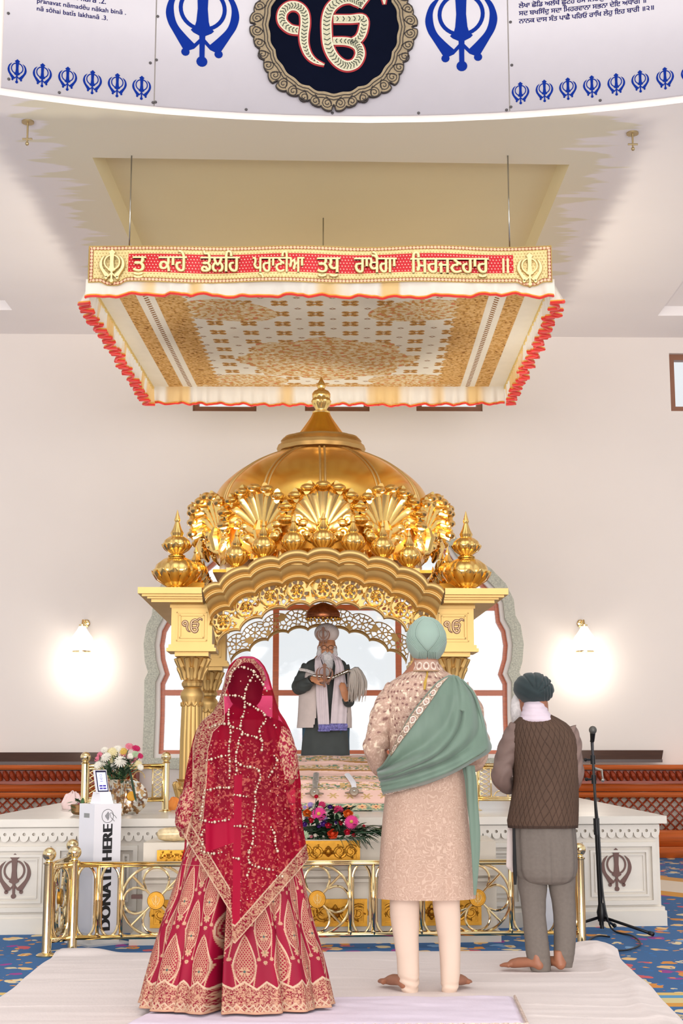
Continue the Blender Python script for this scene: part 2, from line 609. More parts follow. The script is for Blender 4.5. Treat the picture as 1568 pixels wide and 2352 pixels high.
def carpet():
    m = bpy.data.materials.new('patterned_blue_carpet')
    m.use_nodes = True
    nt = m.node_tree
    N, L = nt.nodes, nt.links
    b = N['Principled BSDF']
    b.inputs['Roughness'].default_value = .95
    tc = N.new('ShaderNodeTexCoord')
    sx = N.new('ShaderNodeSeparateXYZ')
    L.new(tc.outputs['Object'], sx.inputs[0])

    def mth(op, a, b_=None, clamp=False):
        n = N.new('ShaderNodeMath')
        n.operation = op
        n.use_clamp = clamp
        for i, q in enumerate((a, b_)):
            if q is None: continue
            if isinstance(q, (int, float)): n.inputs[i].default_value = q
            else: L.new(q, n.inputs[i])
        return n.outputs[0]

    def mix(f, a, b_):
        n = N.new('ShaderNodeMix')
        n.data_type = 'RGBA'
        L.new(f, n.inputs[0])
        for i, q in ((6, a), (7, b_)):
            if isinstance(q, tuple): n.inputs[i].default_value = (*q, 1)
            else: L.new(q, n.inputs[i])
        return n.outputs[2]

    def vor(scale, st, rnd=1.0):
        mp = N.new('ShaderNodeMapping')
        mp.inputs['Scale'].default_value = st
        L.new(tc.outputs['Object'], mp.inputs[0])
        no = N.new('ShaderNodeTexNoise')
        no.inputs['Scale'].default_value = 9
        L.new(mp.outputs[0], no.inputs['Vector'])
        ad = N.new('ShaderNodeVectorMath')
        ad.operation = 'MULTIPLY_ADD'
        L.new(no.outputs['Color'], ad.inputs[0])
        ad.inputs[1].default_value = (.12, .12, 0)
        L.new(mp.outputs[0], ad.inputs[2])
        v = N.new('ShaderNodeTexVoronoi')
        v.inputs['Scale'].default_value = scale
        v.inputs['Randomness'].default_value = rnd
        L.new(ad.outputs[0], v.inputs['Vector'])
        return v
    v1 = vor(7.5, (1, .8, 1))
    v2 = vor(13, (1, .8, 1))
    base = (.035, .125, .30)
    ramp = N.new('ShaderNodeValToRGB')
    ramp.color_ramp.interpolation = 'CONSTANT'
    cr = ramp.color_ramp.elements
    cr[0].position, cr[0].color = 0, (*S(232, 190, 130), 1)
    cr[1].position, cr[1].color = .3, (*S(228, 205, 160), 1)
    for p_, c_ in ((.55, S(205, 90, 95)), (.68, S(215, 140, 60)), (.82, S(120, 160, 200)), (.93, S(150, 60, 140))):
        e = cr.new(p_)
        e.color = (*c_, 1)
    sep = N.new('ShaderNodeSeparateColor')
    L.new(v1.outputs['Color'], sep.inputs[0])
    L.new(sep.outputs[0], ramp.inputs[0])
    c1 = mix(mth('LESS_THAN', v1.outputs['Distance'], .36), base, ramp.outputs[0])
    sep2 = N.new('ShaderNodeSeparateColor')
    L.new(v2.outputs['Color'], sep2.inputs[0])
    ramp2 = N.new('ShaderNodeValToRGB')
    ramp2.color_ramp.interpolation = 'CONSTANT'
    ramp2.color_ramp.elements[0].color = (*S(40, 110, 175), 1)
    ramp2.color_ramp.elements[1].color = (*S(222, 150, 70), 1)
    ramp2.color_ramp.elements[1].position = .62
    L.new(sep2.outputs[1], ramp2.inputs[0])
    c2 = mix(mth('LESS_THAN', v2.outputs['Distance'], .22), c1, ramp2.outputs[0])
    # border bands: gold and cream stripes that run across the hall and slant by the platform
    y = sx.outputs[1]
    x = sx.outputs[0]

    def band(e, lo, hi):
        return mth('MULTIPLY', mth('GREATER_THAN', e, lo), mth('LESS_THAN', e, hi))
    out = c2
    for lo, hi, col in ((7.12, 7.22, S(214, 150, 60)), (7.22, 7.36, S(214, 196, 140)), (7.36, 7.44, S(90, 150, 190)), (7.44, 7.52, S(220, 185, 110))):
        out = mix(band(y, lo, hi), out, col)
    e = mth('ADD', y, mth('MULTIPLY', x, 1.55))
    for lo, hi, col in ((16.6, 17.1, S(214, 150, 60)), (17.1, 18.5, S(226, 210, 190)), (18.5, 19.0, S(206, 150, 80))):
        out = mix(band(e, lo, hi), out, col)
    fin = mth('MULTIPLY', mth('LESS_THAN', y, 6.95), mth('GREATER_THAN', v2.outputs['Distance'], .3))
    no = N.new('ShaderNodeTexNoise')
    no.inputs['Scale'].default_value = 14
    L.new(tc.outputs['Object'], no.inputs['Vector'])
    rp = N.new('ShaderNodeValToRGB')
    rp.color_ramp.interpolation = 'CONSTANT'
    rp.color_ramp.elements[0].color = (*S(40, 95, 160), 1)
    rp.color_ramp.elements[1].color = (*S(190, 170, 130), 1)
    rp.color_ramp.elements[1].position = .5
    e_ = rp.color_ramp.elements.new(.6)
    e_.color = (*S(120, 60, 150), 1)
    L.new(no.outputs[0], rp.inputs[0])
    out = mix(fin, out, rp.outputs[0])
    L.new(out, b.inputs['Base Color'])
    return m


fl = MB().add([(-9, -6, 0), (9, -6, 0), (9, 17.4, 0), (-9, 17.4, 0), (-9, -6, -.1), (9, -6, -.1), (9, 17.4, -.1), (-9, 17.4, -.1)],
              [(0, 1, 2, 3), (7, 6, 5, 4), (0, 4, 5, 1), (1, 5, 6, 2), (2, 6, 7, 3), (3, 7, 4, 0)]).build('floor', carpet(), smooth=False)
tag(fl, kind='structure')

# ------------------------------------------------------------------ ceiling with the round drum opening
ZC = P(784, 771, y=16.8).z
WK = .02                                            # the end wall is turned a little against the camera
xw = lambda x, z, d: (x, 16.8 + WK * x + d, z)
pa, pb, pc = P(0, 218, z=ZC), P(800, 282, z=ZC), P(1568, 236, z=ZC)


def circ3(a, b, c):
    d = 2 * (a.x * (b.y - c.y) + b.x * (c.y - a.y) + c.x * (a.y - b.y))
    s = lambda p: p.x ** 2 + p.y ** 2
    ux = (s(a) * (b.y - c.y) + s(b) * (c.y - a.y) + s(c) * (a.y - b.y)) / d
    uy = (s(a) * (c.x - b.x) + s(b) * (a.x - c.x) + s(c) * (b.x - a.x)) / d
    return ux, uy, math.hypot(a.x - ux, a.y - uy)


DX, DY, DR = circ3(pa, pb, pc)
q1, q2 = P(212, 362, z=ZC), P(1308, 376, z=ZC)
CO = [(q1.x, q1.y), (q2.x, q2.y + .02), (q2.x - .05, 16.0), (q1.x + .05, 16.0)]
e1, e2 = P(28, 712, z=ZC), P(1510, 725, z=ZC)
COL_ = [(e1.x - 2.6, e1.y - 4.2), (e1.x, e1.y - 4.2), (e1.x, e1.y), (e1.x - 2.6, e1.y)]
COR_ = [(e2.x, e2.y - 3.6), (e2.x + 2.6, e2.y - 3.6), (e2.x + 2.6, e2.y), (e2.x, e2.y)]


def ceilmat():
    m = mat('ceiling_paint_warm_glow', S(248, 241, 238), .9, var=.012, vscale=1)
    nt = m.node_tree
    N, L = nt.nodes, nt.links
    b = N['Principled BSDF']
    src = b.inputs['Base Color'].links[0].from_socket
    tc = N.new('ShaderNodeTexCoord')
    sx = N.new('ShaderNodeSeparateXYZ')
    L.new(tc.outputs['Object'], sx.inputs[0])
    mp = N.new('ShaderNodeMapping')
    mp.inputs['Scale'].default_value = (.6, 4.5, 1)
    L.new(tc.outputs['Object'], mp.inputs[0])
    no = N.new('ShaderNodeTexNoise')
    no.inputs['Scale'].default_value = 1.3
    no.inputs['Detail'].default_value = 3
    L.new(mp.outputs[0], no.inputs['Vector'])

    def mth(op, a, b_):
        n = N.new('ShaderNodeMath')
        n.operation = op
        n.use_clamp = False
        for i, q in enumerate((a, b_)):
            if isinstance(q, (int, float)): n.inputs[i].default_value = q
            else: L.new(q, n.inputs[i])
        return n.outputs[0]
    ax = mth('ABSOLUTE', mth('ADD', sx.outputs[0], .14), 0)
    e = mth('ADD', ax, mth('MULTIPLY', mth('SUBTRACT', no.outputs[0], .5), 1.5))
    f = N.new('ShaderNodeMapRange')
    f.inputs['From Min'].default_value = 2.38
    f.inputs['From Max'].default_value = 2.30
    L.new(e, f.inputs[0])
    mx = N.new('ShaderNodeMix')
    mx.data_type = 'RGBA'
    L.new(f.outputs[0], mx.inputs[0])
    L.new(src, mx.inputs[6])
    mx.inputs[7].default_value = (*S(236, 228, 204), 1)  # warm strip: glow above the canopy painted into the ceiling colour
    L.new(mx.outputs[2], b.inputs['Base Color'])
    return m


mb = MB()
outer = [(-9, -6), (9, -6), (9, 16.8 + WK * 9), (-9, 16.8 - WK * 9)]
hole = circ(DX, DY, DR, 96)
xc = lambda x, y, d: (x, y, ZC + d)
# front part (with the round hole) and rear part (with the coffers) share the line y = 11
yl = DY + DR + .12
o1 = [(-9, -6), (9, -6), (9, yl), (-9, yl)]
o2 = [(-9, yl), (9, yl), outer[2], outer[3]]
mb.poly([o1, hole], 0, .0, xc)
mb.v, mb.f = [], []
for lo in ([o1, hole], [o2, CO, COL_, COR_]):
    tri = tessellate_polygon([[Vector((p[0], p[1], 0)) for p in l] for l in lo])
    flp = [p for l in lo for p in l]
    mb.add([(x, y, ZC) for x, y in flp], [tuple(t) for t in tri])
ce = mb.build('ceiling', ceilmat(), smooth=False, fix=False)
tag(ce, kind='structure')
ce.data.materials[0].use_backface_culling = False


def coffer(name, c, h, m):
    b = MB()
    ins = .05
    cx = sum(p[0] for p in c) / 4
    cy = sum(p[1] for p in c) / 4
    t = [(x + (ins if x < cx else -ins), y + (ins if y < cy else -ins)) for x, y in c]
    vs = [(x, y, ZC) for x, y in c] + [(x, y, ZC + h) for x, y in t]
    b.add(vs, [(0, 1, 5, 4), (1, 2, 6, 5), (2, 3, 7, 6), (3, 0, 4, 7), (4, 5, 6, 7)])
    o = b.build(name, m, smooth=False)
    return tag(o, kind='structure')


M_COF = mat('coffer_glow_tint', S(234, 224, 184), .9, var=.02, vscale=1)  # yellow tint puts the glow above the canopy into the coffer's colour
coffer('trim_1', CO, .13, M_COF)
coffer('trim_2', COL_, .1, M_CEIL)
coffer('trim_3', COR_, .1, M_CEIL)

# drum wall
NA = 160
aa = np.linspace(0, 2 * PI, NA, endpoint=False)
rows = [(DR, ZC), (DR, ZC + .0), (DR, 9.9), (DR + .15, 9.9), (DR + .15, ZC)]
X = np.array([[DX + r * sin(a) for a in aa] for r, z in rows])
Y = np.array([[DY + r * cos(a) for a in aa] for r, z in rows])
Z = np.array([[z for a in aa] for r, z in rows])
dw = gridmesh('wall_drum', X[1:], Y[1:], Z[1:], M_WALL, wrap=True)
tag(dw, kind='structure')

# ------------------------------------------------------------------ walls
hw = lambda u, v: P(u, v, y=16.8, k=WK)
ARCHH = [(439, 1766), (434, 1640), (433, 1562), (425, 1545), (432, 1520), (435, 1480), (428, 1437), (416, 1415), (412, 1378), (394, 1342), (361, 1308),
         (325, 1284), (302, 1264), (286, 1240), (262, 1224), (235, 1214), (190, 1206), (150, 1194), (118, 1168), (60, 1140), (0, 1128)]
ARCH = [(766 + du, v) for du, v in ARCHH] + [(766 - du, v) for du, v in reversed(ARCHH[:-1])]


def offs(l, d):
    """moves a closed outline inward (counter-clockwise seen) by d"""
    out = []
    n = len(l)
    for i in range(n):
        a, b, c = Vector(l[i - 1]), Vector(l[i]), Vector(l[(i + 1) % n])
        t1, t2 = (b - a).normalized(), (c - b).normalized()
        nn = Vector((-(t1.y + t2.y), t1.x + t2.x))
        if nn.length < 1e-6: nn = Vector((-t1.y, t1.x))
        nn.normalize()
        k = max(.6, nn.dot(Vector((-t1.y, t1.x))))
        out.append(tuple(b + nn * (d / k)))
    return out


AW = [(lambda p: (p.x, p.z))(hw(u, v)) for u, v in ARCH]   # runs right foot -> top -> left foot (counter-clockwise)
win = []
for (u0, u1) in ((442, 590), (700, 848), (956, 1106), (1541, 1690)):
    a, b = hw(u0, 944), hw(u1, 812)
    win.append((a.x, b.x, a.z, b.z))
wl = lambda w: [(w[0], w[2]), (w[1], w[2]), (w[1], w[3]), (w[0], w[3])]
mb = MB()
mb.poly([[(-9, 0), (9, 0), (9, ZC), (-9, ZC)], offs(AW, .03)] + [wl(w) for w in win], .35, 0, xw)
tag(mb.build('wall_back', M_WALL, smooth=False), kind='structure')
for nm, x in (('wall_left', -9.2), ('wall_right', 9.0)):      # unseen side walls, left open in tall bays to add side light
    m = MB().box(x, x + .2, -6, 16.6, 0, .5).box(x, x + .2, -6, 16.6, 5.6, ZC)
    for y in (-6, -.4, 5.2, 10.8, 16.2): m.box(x, x + .2, y, y + .4, .5, 5.6)
    tag(m.build(nm, M_WALL, smooth=False), kind='structure')

# arched window: granite surround, wooden frame, bars, pane
M_GRAN = mat('speckled_granite', S(186, 186, 170), .5, var=.25, vscale=60)
mb = MB()
mb.poly([AW, offs(AW, .125)], .02, -.06, xw)
wd = tag(mb.build('window_1', M_GRAN), kind='structure')
mb = MB()
mb.poly([offs(AW, .10), offs(AW, .17)], .34, .02, xw)
mb.build('reveal', M_CEIL, wd)
mb = MB()
mb.poly([offs(AW, .165), offs(AW, .215)], .2, .12, xw)
zb_ = hw(0, 1766).z
for u in (632, 916):
    x = hw(u, 1500).x
    mb.box(x - .035, x + .035, 16.92 + WK * x, 17.0 + WK * x, zb_, hw(u, 1250).z)
for u0, u1, v in ((340, 1190, 1590), (395, 1178, 1392)):
    a, b = hw(u0, v), hw(u1, v)
    mb.hexa([xw(a.x, a.z - .033, .125), xw(b.x, a.z - .033, .125), xw(b.x, a.z - .033, .195), xw(a.x, a.z - .033, .195),
             xw(a.x, a.z + .033, .125), xw(b.x, a.z + .033, .125), xw(b.x, a.z + .033, .195), xw(a.x, a.z + .033, .195)])
mb.build('frame', M_WOOD, wd)


def glass():
    m = bpy.data.materials.new('clear_glass')
    m.use_nodes = True
    N, L = m.node_tree.nodes, m.node_tree.links
    t = N.new('ShaderNodeBsdfTransparent')
    g = N.new('ShaderNodeBsdfGlossy')
    g.inputs['Roughness'].default_value = .05
    no = N.new('ShaderNodeTexNoise')
    no.inputs['Scale'].default_value = 3
    mr = N.new('ShaderNodeMapRange')
    mr.inputs['To Min'].default_value = .03
    mr.inputs['To Max'].default_value = .06
    L.new(no.outputs[0], mr.inputs[0])
    mx = N.new('ShaderNodeMixShader')
    L.new(mr.outputs[0], mx.inputs[0])
    L.new(t.outputs[0], mx.inputs[1])
    L.new(g.outputs[0], mx.inputs[2])
    L.new(mx.outputs[0], N['Material Output'].inputs[0])
    return m


M_GLASS = glass()
mb = MB()
mb.poly([offs(AW, .18)], .165, .155, xw)
mb.build('pane', M_GLASS, wd)
for i, w in enumerate(win):
    l = wl(w)
    mb = MB()
    mb.poly([l, offs(l, .07)], .16, .06, xw)
    o = tag(mb.build('window_%d' % (i + 2), mat('brown_window_wood', S(140, 92, 66), .4), smooth=False), kind='structure')
    MB().poly([offs(l, .06)], .12, .11, xw).build('pane', M_GLASS, o)

# ------------------------------------------------------------------ wooden dado with lattice grilles left and right of the window


def dado(x0, x1, label):
    zt = P(300, 1757, y=16.55).z
    t = thing('wooden_dado', label, 'wall panelling', ((x0 + x1) / 2, 16.55, 0), 0, 'wooden dados of the end wall')
    zz = lambda v: P(300, v, y=16.5).z
    sk = lambda mb: mb.xform(lambda x, y, z: (x, y + WK * x, z))
    yb = lambda x: 16.79
    f = lambda mb, z0, z1, y: mb.hexa([(x0, y, z0), (x1, y, z0), (x1, yb(x1), z0), (x0, yb(x0), z0), (x0, y, z1), (x1, y, z1), (x1, yb(x1), z1), (x0, yb(x0), z1)])
    m = MB()
    f(m, zz(1768), zt, 16.42)
    sk(m).build('ledge', M_WOOD, t)
    m = MB()
    f(m, zz(1800), zz(1794), 16.44)
    f(m, zz(1794), zz(1770), 16.52)
    zc_ = zz(1782)
    n = int((x1 - x0) / .075)
    for i in range(n):
        x = x0 + (i + .5) * (x1 - x0) / n
        m.tube([(x - .022, 16.5, zc_ + .05), (x, 16.485, zc_), (x + .022, 16.5, zc_ - .05)], [.02, .036, .02], 6)
    sk(m).build('gadroon_moulding', M_WOODD, t)
    m = MB()
    f(m, zz(1818), zz(1800), 16.5)
    f(m, zz(1832), zz(1820), 16.47)
    f(m, zz(1945), zz(1908), 16.5)
    f(m, 0, zz(1946), 16.46)
    sk(m).build('boards', M_WOOD, t)
    m = MB()
    z0, z1 = zz(1910), zz(1830)
    h = z1 - z0
    st = .105
    k = int((x1 - x0 + h) / st) + 1
    for i in range(k):
        for s in (1, -1):
            xa = x0 + i * st - (h if s > 0 else 0)
            a, b = (xa, z0), (xa + h, z1)
            if s < 0: a, b = (xa, z0), (xa - h, z1)
            # clip to the panel
            (ax, az), (bx, bz) = a, b
            lo, hi = 0.0, 1.0
            dx = bx - ax
            for lim, sg in ((x0, 1), (x1, -1)):
                ta = (lim - ax) / dx
                if (dx > 0) == (sg > 0): lo = max(lo, ta)
                else: hi = min(hi, ta)
            if hi - lo < .05: continue
            p = (ax + dx * lo, 16.53 + .012 * s, az + (bz - az) * lo)
            q = (ax + dx * hi, 16.53 + .012 * s, az + (bz - az) * hi)
            m.bar(p, q, .016, .028, up=(0, 1, 0))
    sk(m).build('lattice', M_WOODD, t)
    sk(MB().box(x0, x1, 16.62, 16.63, z0 - .05, z1 + .05)).build('backing', mat('pale_backing', S(220, 205, 190), .8), t)
    return t


xl = hw(325, 1760).x
xr = hw(1207, 1760).x
dado(-8.9, xl - .02, 'carved orange wooden dado with lattice left of the arched window')
dado(xr + .02, 8.9, 'carved orange wooden dado with lattice right of the arched window, behind the microphone')
for u0, u1, v0, v1, lab in ((0, 229, 1729, 1757, 'dark narrow board standing on the dado ledge at the left wall, behind the flowers'),
                            (1250, 1519, 1724, 1752, 'dark narrow board standing on the dado ledge at the right, behind the microphone')):
    a, b = P(u0, v1, y=16.6), P(u1, v0, y=16.6)
    m = MB()
    ins = .05
    m.hexa([(a.x, 16.56, a.z), (b.x, 16.56, a.z), (b.x, 16.62, a.z), (a.x, 16.62, a.z), (a.x - 0, 16.66, b.z), (b.x + ins, 16.66, b.z), (b.x + ins, 16.72, b.z), (a.x - ins, 16.72, b.z)])
    m.box(a.x, b.x, 16.5, 16.6, a.z - .0, a.z + .035)
    m.xform(lambda x, y, z: (x, y + WK * x, z + .004))
    tag(m.build('shelf_board', M_DARKW, smooth=False), lab, 'board', 'dark boards on the dado')

# ------------------------------------------------------------------ printed boards round the drum


def onD(u, v, r=None):
    """(angle, height) where the sight line meets the drum"""
    r = r or DR - .03
    d = ray(u, v)
    a = d.x ** 2 + d.y ** 2
    b = -2 * (d.x * DX + d.y * DY)
    c = DX ** 2 + DY ** 2 - r * r
    t = (-b + math.sqrt(b * b - 4 * a * c)) / (2 * a)
    x, y = d.x * t - DX, d.y * t - DY
    return math.atan2(x, y), CAMH + d.z * t


def dxf(a0, z0):
    return lambda x, y, d: (DX + (DR - .03 - d) * sin(a0 + x / DR), DY + (DR - .03 - d) * cos(a0 + x / DR), z0 + y)


zbot = onD(784, 263)[1]
M_BOARD = mat('printed_board', S(196, 190, 194), .45, var=.01)
SEAM = [onD(-420, 0)[0], onD(5, 100)[0], onD(357, 100)[0], onD(1167, 100)[0], onD(1990, 0)[0]]


def board(a0, a1, label, scr):
    t = thing('printed_wall_board', label, 'wall board', (DX + DR * sin((a0 + a1) / 2), DY + DR * cos((a0 + a1) / 2), zbot), 0, 'printed boards round the dome drum')
    n = 40
    A = np.linspace(a0 + .0006, a1 - .0006, n)
    zs = [(DR - .002, zbot), (DR - .03, zbot), (DR - .03, zbot + 2.4), (DR - .002, zbot + 2.4)]
    X = np.array([[DX + r * sin(a) for a in A] for r, z in zs])
    Y = np.array([[DY + r * cos(a) for a in A] for r, z in zs])
    Z = np.array([[z for a in A] for r, z in zs])
    gridmesh('board', X, Y, Z, M_BOARD, t)
    t.children
    m = MB()
    for u, v in scr:
        a, z = onD(u, v)
        x_ = dxf(a, z)
        m.lathe([(.012, 0), (.012, .004), (.006, .008)], 8, x_(0, 0, .002), axis=(-sin(a), -cos(a), 0))
    m.build('screw', mat('screw_head', S(90, 85, 85), .4, .8), t)
    return t


bl = board(SEAM[1], SEAM[2], 'white printed board at the left of the dome drum with Latin verses and a row of blue khandas', [(19, 31), (345, 145), (351, 236), (136, 213), (20, 182)])
bc = board(SEAM[2], SEAM[3], 'middle white printed board of the dome drum with round dark medallion and two large blue khandas', [(362, 38), (359, 138), (357, 235), (565, 252), (763, 260), (961, 260), (1163, 253)])
br = board(SEAM[3], SEAM[4], 'white printed board at the right of the dome drum with Gurmukhi verses and a row of blue khandas', [(1172, 51), (1175, 150), (1173, 246), (1378, 231)])
M_HALO = mat('white_print_edge', S(240, 238, 246), .5)


def emblem(u, v, wpx, par):
    a, z = onD(u, v)
    p = Vector(dxf(a, z)(0, 0, 0))
    zc_ = p.y * cp + (p.z - CAMH) * sp
    s = wpx * zc_ / F / .73
    m = MB()
    khanda(m, dxf(a, z), s, .0005, .004)
    return m.build('khanda_emblem', M_BLUE, par, smooth=False)


for u, v in ((39, 164), (97, 173), (155, 181), (212, 189), (269, 196), (325, 202)): emblem(u, v, 43, bl)
for u, v in ((1195, 214), (1250, 209), (1304, 204), (1359, 199), (1415, 194), (1470, 187), (1527, 180), (1584, 172)): emblem(u, v, 40, br)
for u, v, w in ((465, 46, 168), (1059, 58, 165)): emblem(u, v, w, bc)


def verse(body, u0, v0, u1, par, bold=.0):
    a0, z0 = onD(u0, v0)
    a1, _ = onD(u1, v0 + (20 if u1 < 700 else -30))
    wdt = (a1 - a0) * DR
    L = text_loops(body, 1.0)
    xs = [p[0] for o in L for p in o[0]]
    s = wdt / (max(xs) - min(xs))
    m = MB()
    text_mesh(m, body, s, dxf(a0, z0), .0005, .003, bold * s)
    return m.build('verse_lettering', mat('dark_blue_print', S(24, 20, 84), .7, spec=.05), par, smooth=False)


verse('nā sōhai batīs lakhanā .3.', 84.5, 24, 247, bl, .012)
verse('pranavat nāmadēu nākah binā .', 85, 6, 289, bl, .012)
verse('sabh sukh ōi nārā .2.', 87, -13, 243, bl, .012)
verse('ਨਾਨਕ ਦਾਸ ਸੰਤ ਪਾਛੈ ਪਿਰਓ ਰਾਿਖ ਲੇਹੁ ਇਹ ਬਾਰੀ ॥੨॥', 1191.5, 54, 1501, br, .02)
verse('ਸਦ ਬਖਿਸੰਦੁ ਸਦਾ ਿਮਹਰਵਾਨਾ ਸਭਨਾ ਦੇਇ ਅਧਾਰੀ ॥', 1191.5, 36, 1483, br, .02)
verse('ਲੇਖਾ ਛੋਿਡ ਅਲੇਖੈ ਛੂਟਹ ਹਮ ਿਨਰਗੁਨ ਲੇਹੁ ਉਬਾਰੀ ॥', 1191, 18.5, 1483, br, .02)

# embroidered round medallion on the middle board
ma, mz = onD(766, 66)


def flatD(a0, z0, off):
    return lambda x, y, d: (DX + (DR - off - d) * sin(a0) + x * cos(a0), DY + (DR - off - d) * cos(a0) - x * sin(a0), z0 + y)


mx_ = flatD(ma, mz, .062)
k_ = 11.3 / F
RX, RY = 151 * k_, 168 * k_
m = MB()
NS = 240
inn = []
for i in range(NS):
    t = 2 * PI * i / NS
    w = 1 + .018 * abs(math.sin(t * 4 + PI / 2)) ** .5 + .01 * cos(t * 24)
    inn.append((RX * w * cos(t), RY * w * sin(t)))
m.poly([inn], .001, .008, mx_)
med = m.build('medallion_ground', M_NAVY, bc, smooth=False)
outl = []
for i in range(NS * 2):
    t = 2 * PI * i / (NS * 2)
    oct_ = .06 * cos(8 * t)
    bump = .035 * abs(sin(20 * t)) ** .6
    w = 1 + .03 + oct_ * .55 + bump
    notch = abs(((t / (PI / 4)) % 1) - .5)
    if notch > .475: w -= .05
    outl.append((180 * k_ * w * cos(t), 194 * k_ * w * sin(t)))
m = MB()
m.poly([outl, [(x * .985, y * .985) for x, y in inn]], .001, .02, mx_)
m.build('medallion_frame', mat('antique_gold_thread', S(146, 128, 100), .8, 0, var=.15, vscale=40), bc, smooth=False)
m = MB()
for w in (1.03, 1.075):
    pts = [(x * w, y * w) for x, y in inn[::3]] + [(inn[0][0] * w, inn[0][1] * w)]
    m.ribbon(pts, [.008] * len(pts), .001, .023, mx_)
for i in range(40):
    t = 2 * PI * (i + .5) / 40
    s = 1 if (i // 5) % 2 else -1
    cx_, cy_ = 178 * k_ * 1.01 * cos(t), 192 * k_ * 1.01 * sin(t)
    sp_ = []
    for j in range(22):
        q = j / 21
        ang = t + PI + s * q * 3.6 * PI
        rr = .043 * (1 - q) ** .8 + .004
        sp_.append((cx_ + rr * cos(ang), cy_ + rr * sin(ang)))
    m.ribbon(sp_, [.007] * 22, .001, .023, mx_)
    t2 = t + s * .055
    m.ribbon([(164 * k_ * cos(t2 - s * .09), 178 * k_ * sin(t2 - s * .09)), (172 * k_ * cos(t2 - s * .03), 187 * k_ * sin(t2 - s * .03)), (186 * k_ * cos(t2), 201 * k_ * sin(t2))], [.006, .01, .004], .001, .023, mx_)
m.ribbon([(x, y) for x, y in outl] + [outl[0]], [.009] * (len(outl) + 1), .001, .022, mx_)
m.build('frame_scrollwork', mat('dark_brown_thread', S(44, 34, 28), .7), bc, smooth=False)
ks = 11.9 / F / 3.733
ka, kz = onD(755.5, 72.5)
kx0 = flatD(ka, kz, .062)
kx = lambda x, y, d: kx0(x, y * 1.09, d)
ikonkar(MB(), kx, ks, .001, .012, 30).build('sign_outline', mat('red_thread', S(150, 22, 30), .7), bc, smooth=False)
ikonkar(MB(), kx, ks, .001, .017, 4).build('sign_border', mat('cream_thread', S(214, 206, 180), .6), bc, smooth=False)
ikonkar(MB(), kx, ks, .001, .020, -16).build('sign_filling', mat('pale_gold_thread', S(186, 180, 150), .55, .1, var=.2, vscale=60), bc, smooth=False)
m = MB()
for pts, wd_ in ((_IK1, _IK1W), (_IKO, _IKOW), (_IKB, _IKBW), (_IKT, _IKTW)):
    c = catmull([(p[0], p[1], w) for p, w in zip(pts, wd_)], 3)
    for i in range(1, len(c) - 1):
        x, y, w = c[i]
        if w < 22: continue
        t = (Vector(c[i + 1][:2]) - Vector(c[i - 1][:2])).normalized()
        nn = Vector((-t.y, t.x))
        w = (w - 24) / 2
        p = Vector((x, y))
        q = [p + nn * w - t * 9, p + t * 5, p - nn * w - t * 9]
        m.ribbon([((a.x - 730) * ks, -(a.y - 270) * ks) for a in q], [.007] * 3, .001, .0215, kx)
m.build('sign_stitches', mat('dark_green_thread', S(40, 48, 36), .7), bc, smooth=False)

# hooks left in the ceiling
for u, v, v2, lab in ((64, 279, 330, 'small metal hook hanging from the ceiling at the far left'), (1452, 305, 342, 'small metal hook hanging from the ceiling at the far right')):
    p = P(u, v, z=ZC)
    q = P(u, v2, y=p.y)
    m = MB()
    m.tube([p, (p.x, p.y, q.z)], .008, 6)
    m.lathe([(.05, -.012), (.05, 0)], 12, p)
    m.tube([(p.x - .04, p.y, q.z + .04), (p.x + .04, p.y, q.z + .04)], .008, 6)
    m.ball((p.x, p.y, q.z), .016, 8)
    tag(m.build('ceiling_hook', mat('tarnished_brass', S(180, 160, 120), .4, .8)), lab, 'hook', 'ceiling hooks')
# ------------------------------------------------------------------ canopy hung from the ceiling
CZ = 5.09
cf = [P(203, 640, y=11.4).x, P(1267, 640, y=11.4).x]
cb = [P(352, 930, y=15.0).x, P(1158, 930, y=15.0).x]
CT = P(784, 566, y=11.4).z
ccx = (cf[0] + cf[1] + cb[0] + cb[1]) / 4
can = thing('canopy', 'white and gold cloth canopy with red text band and red edged frills above the shrine', 'canopy', (ccx, 13.2, CZ))


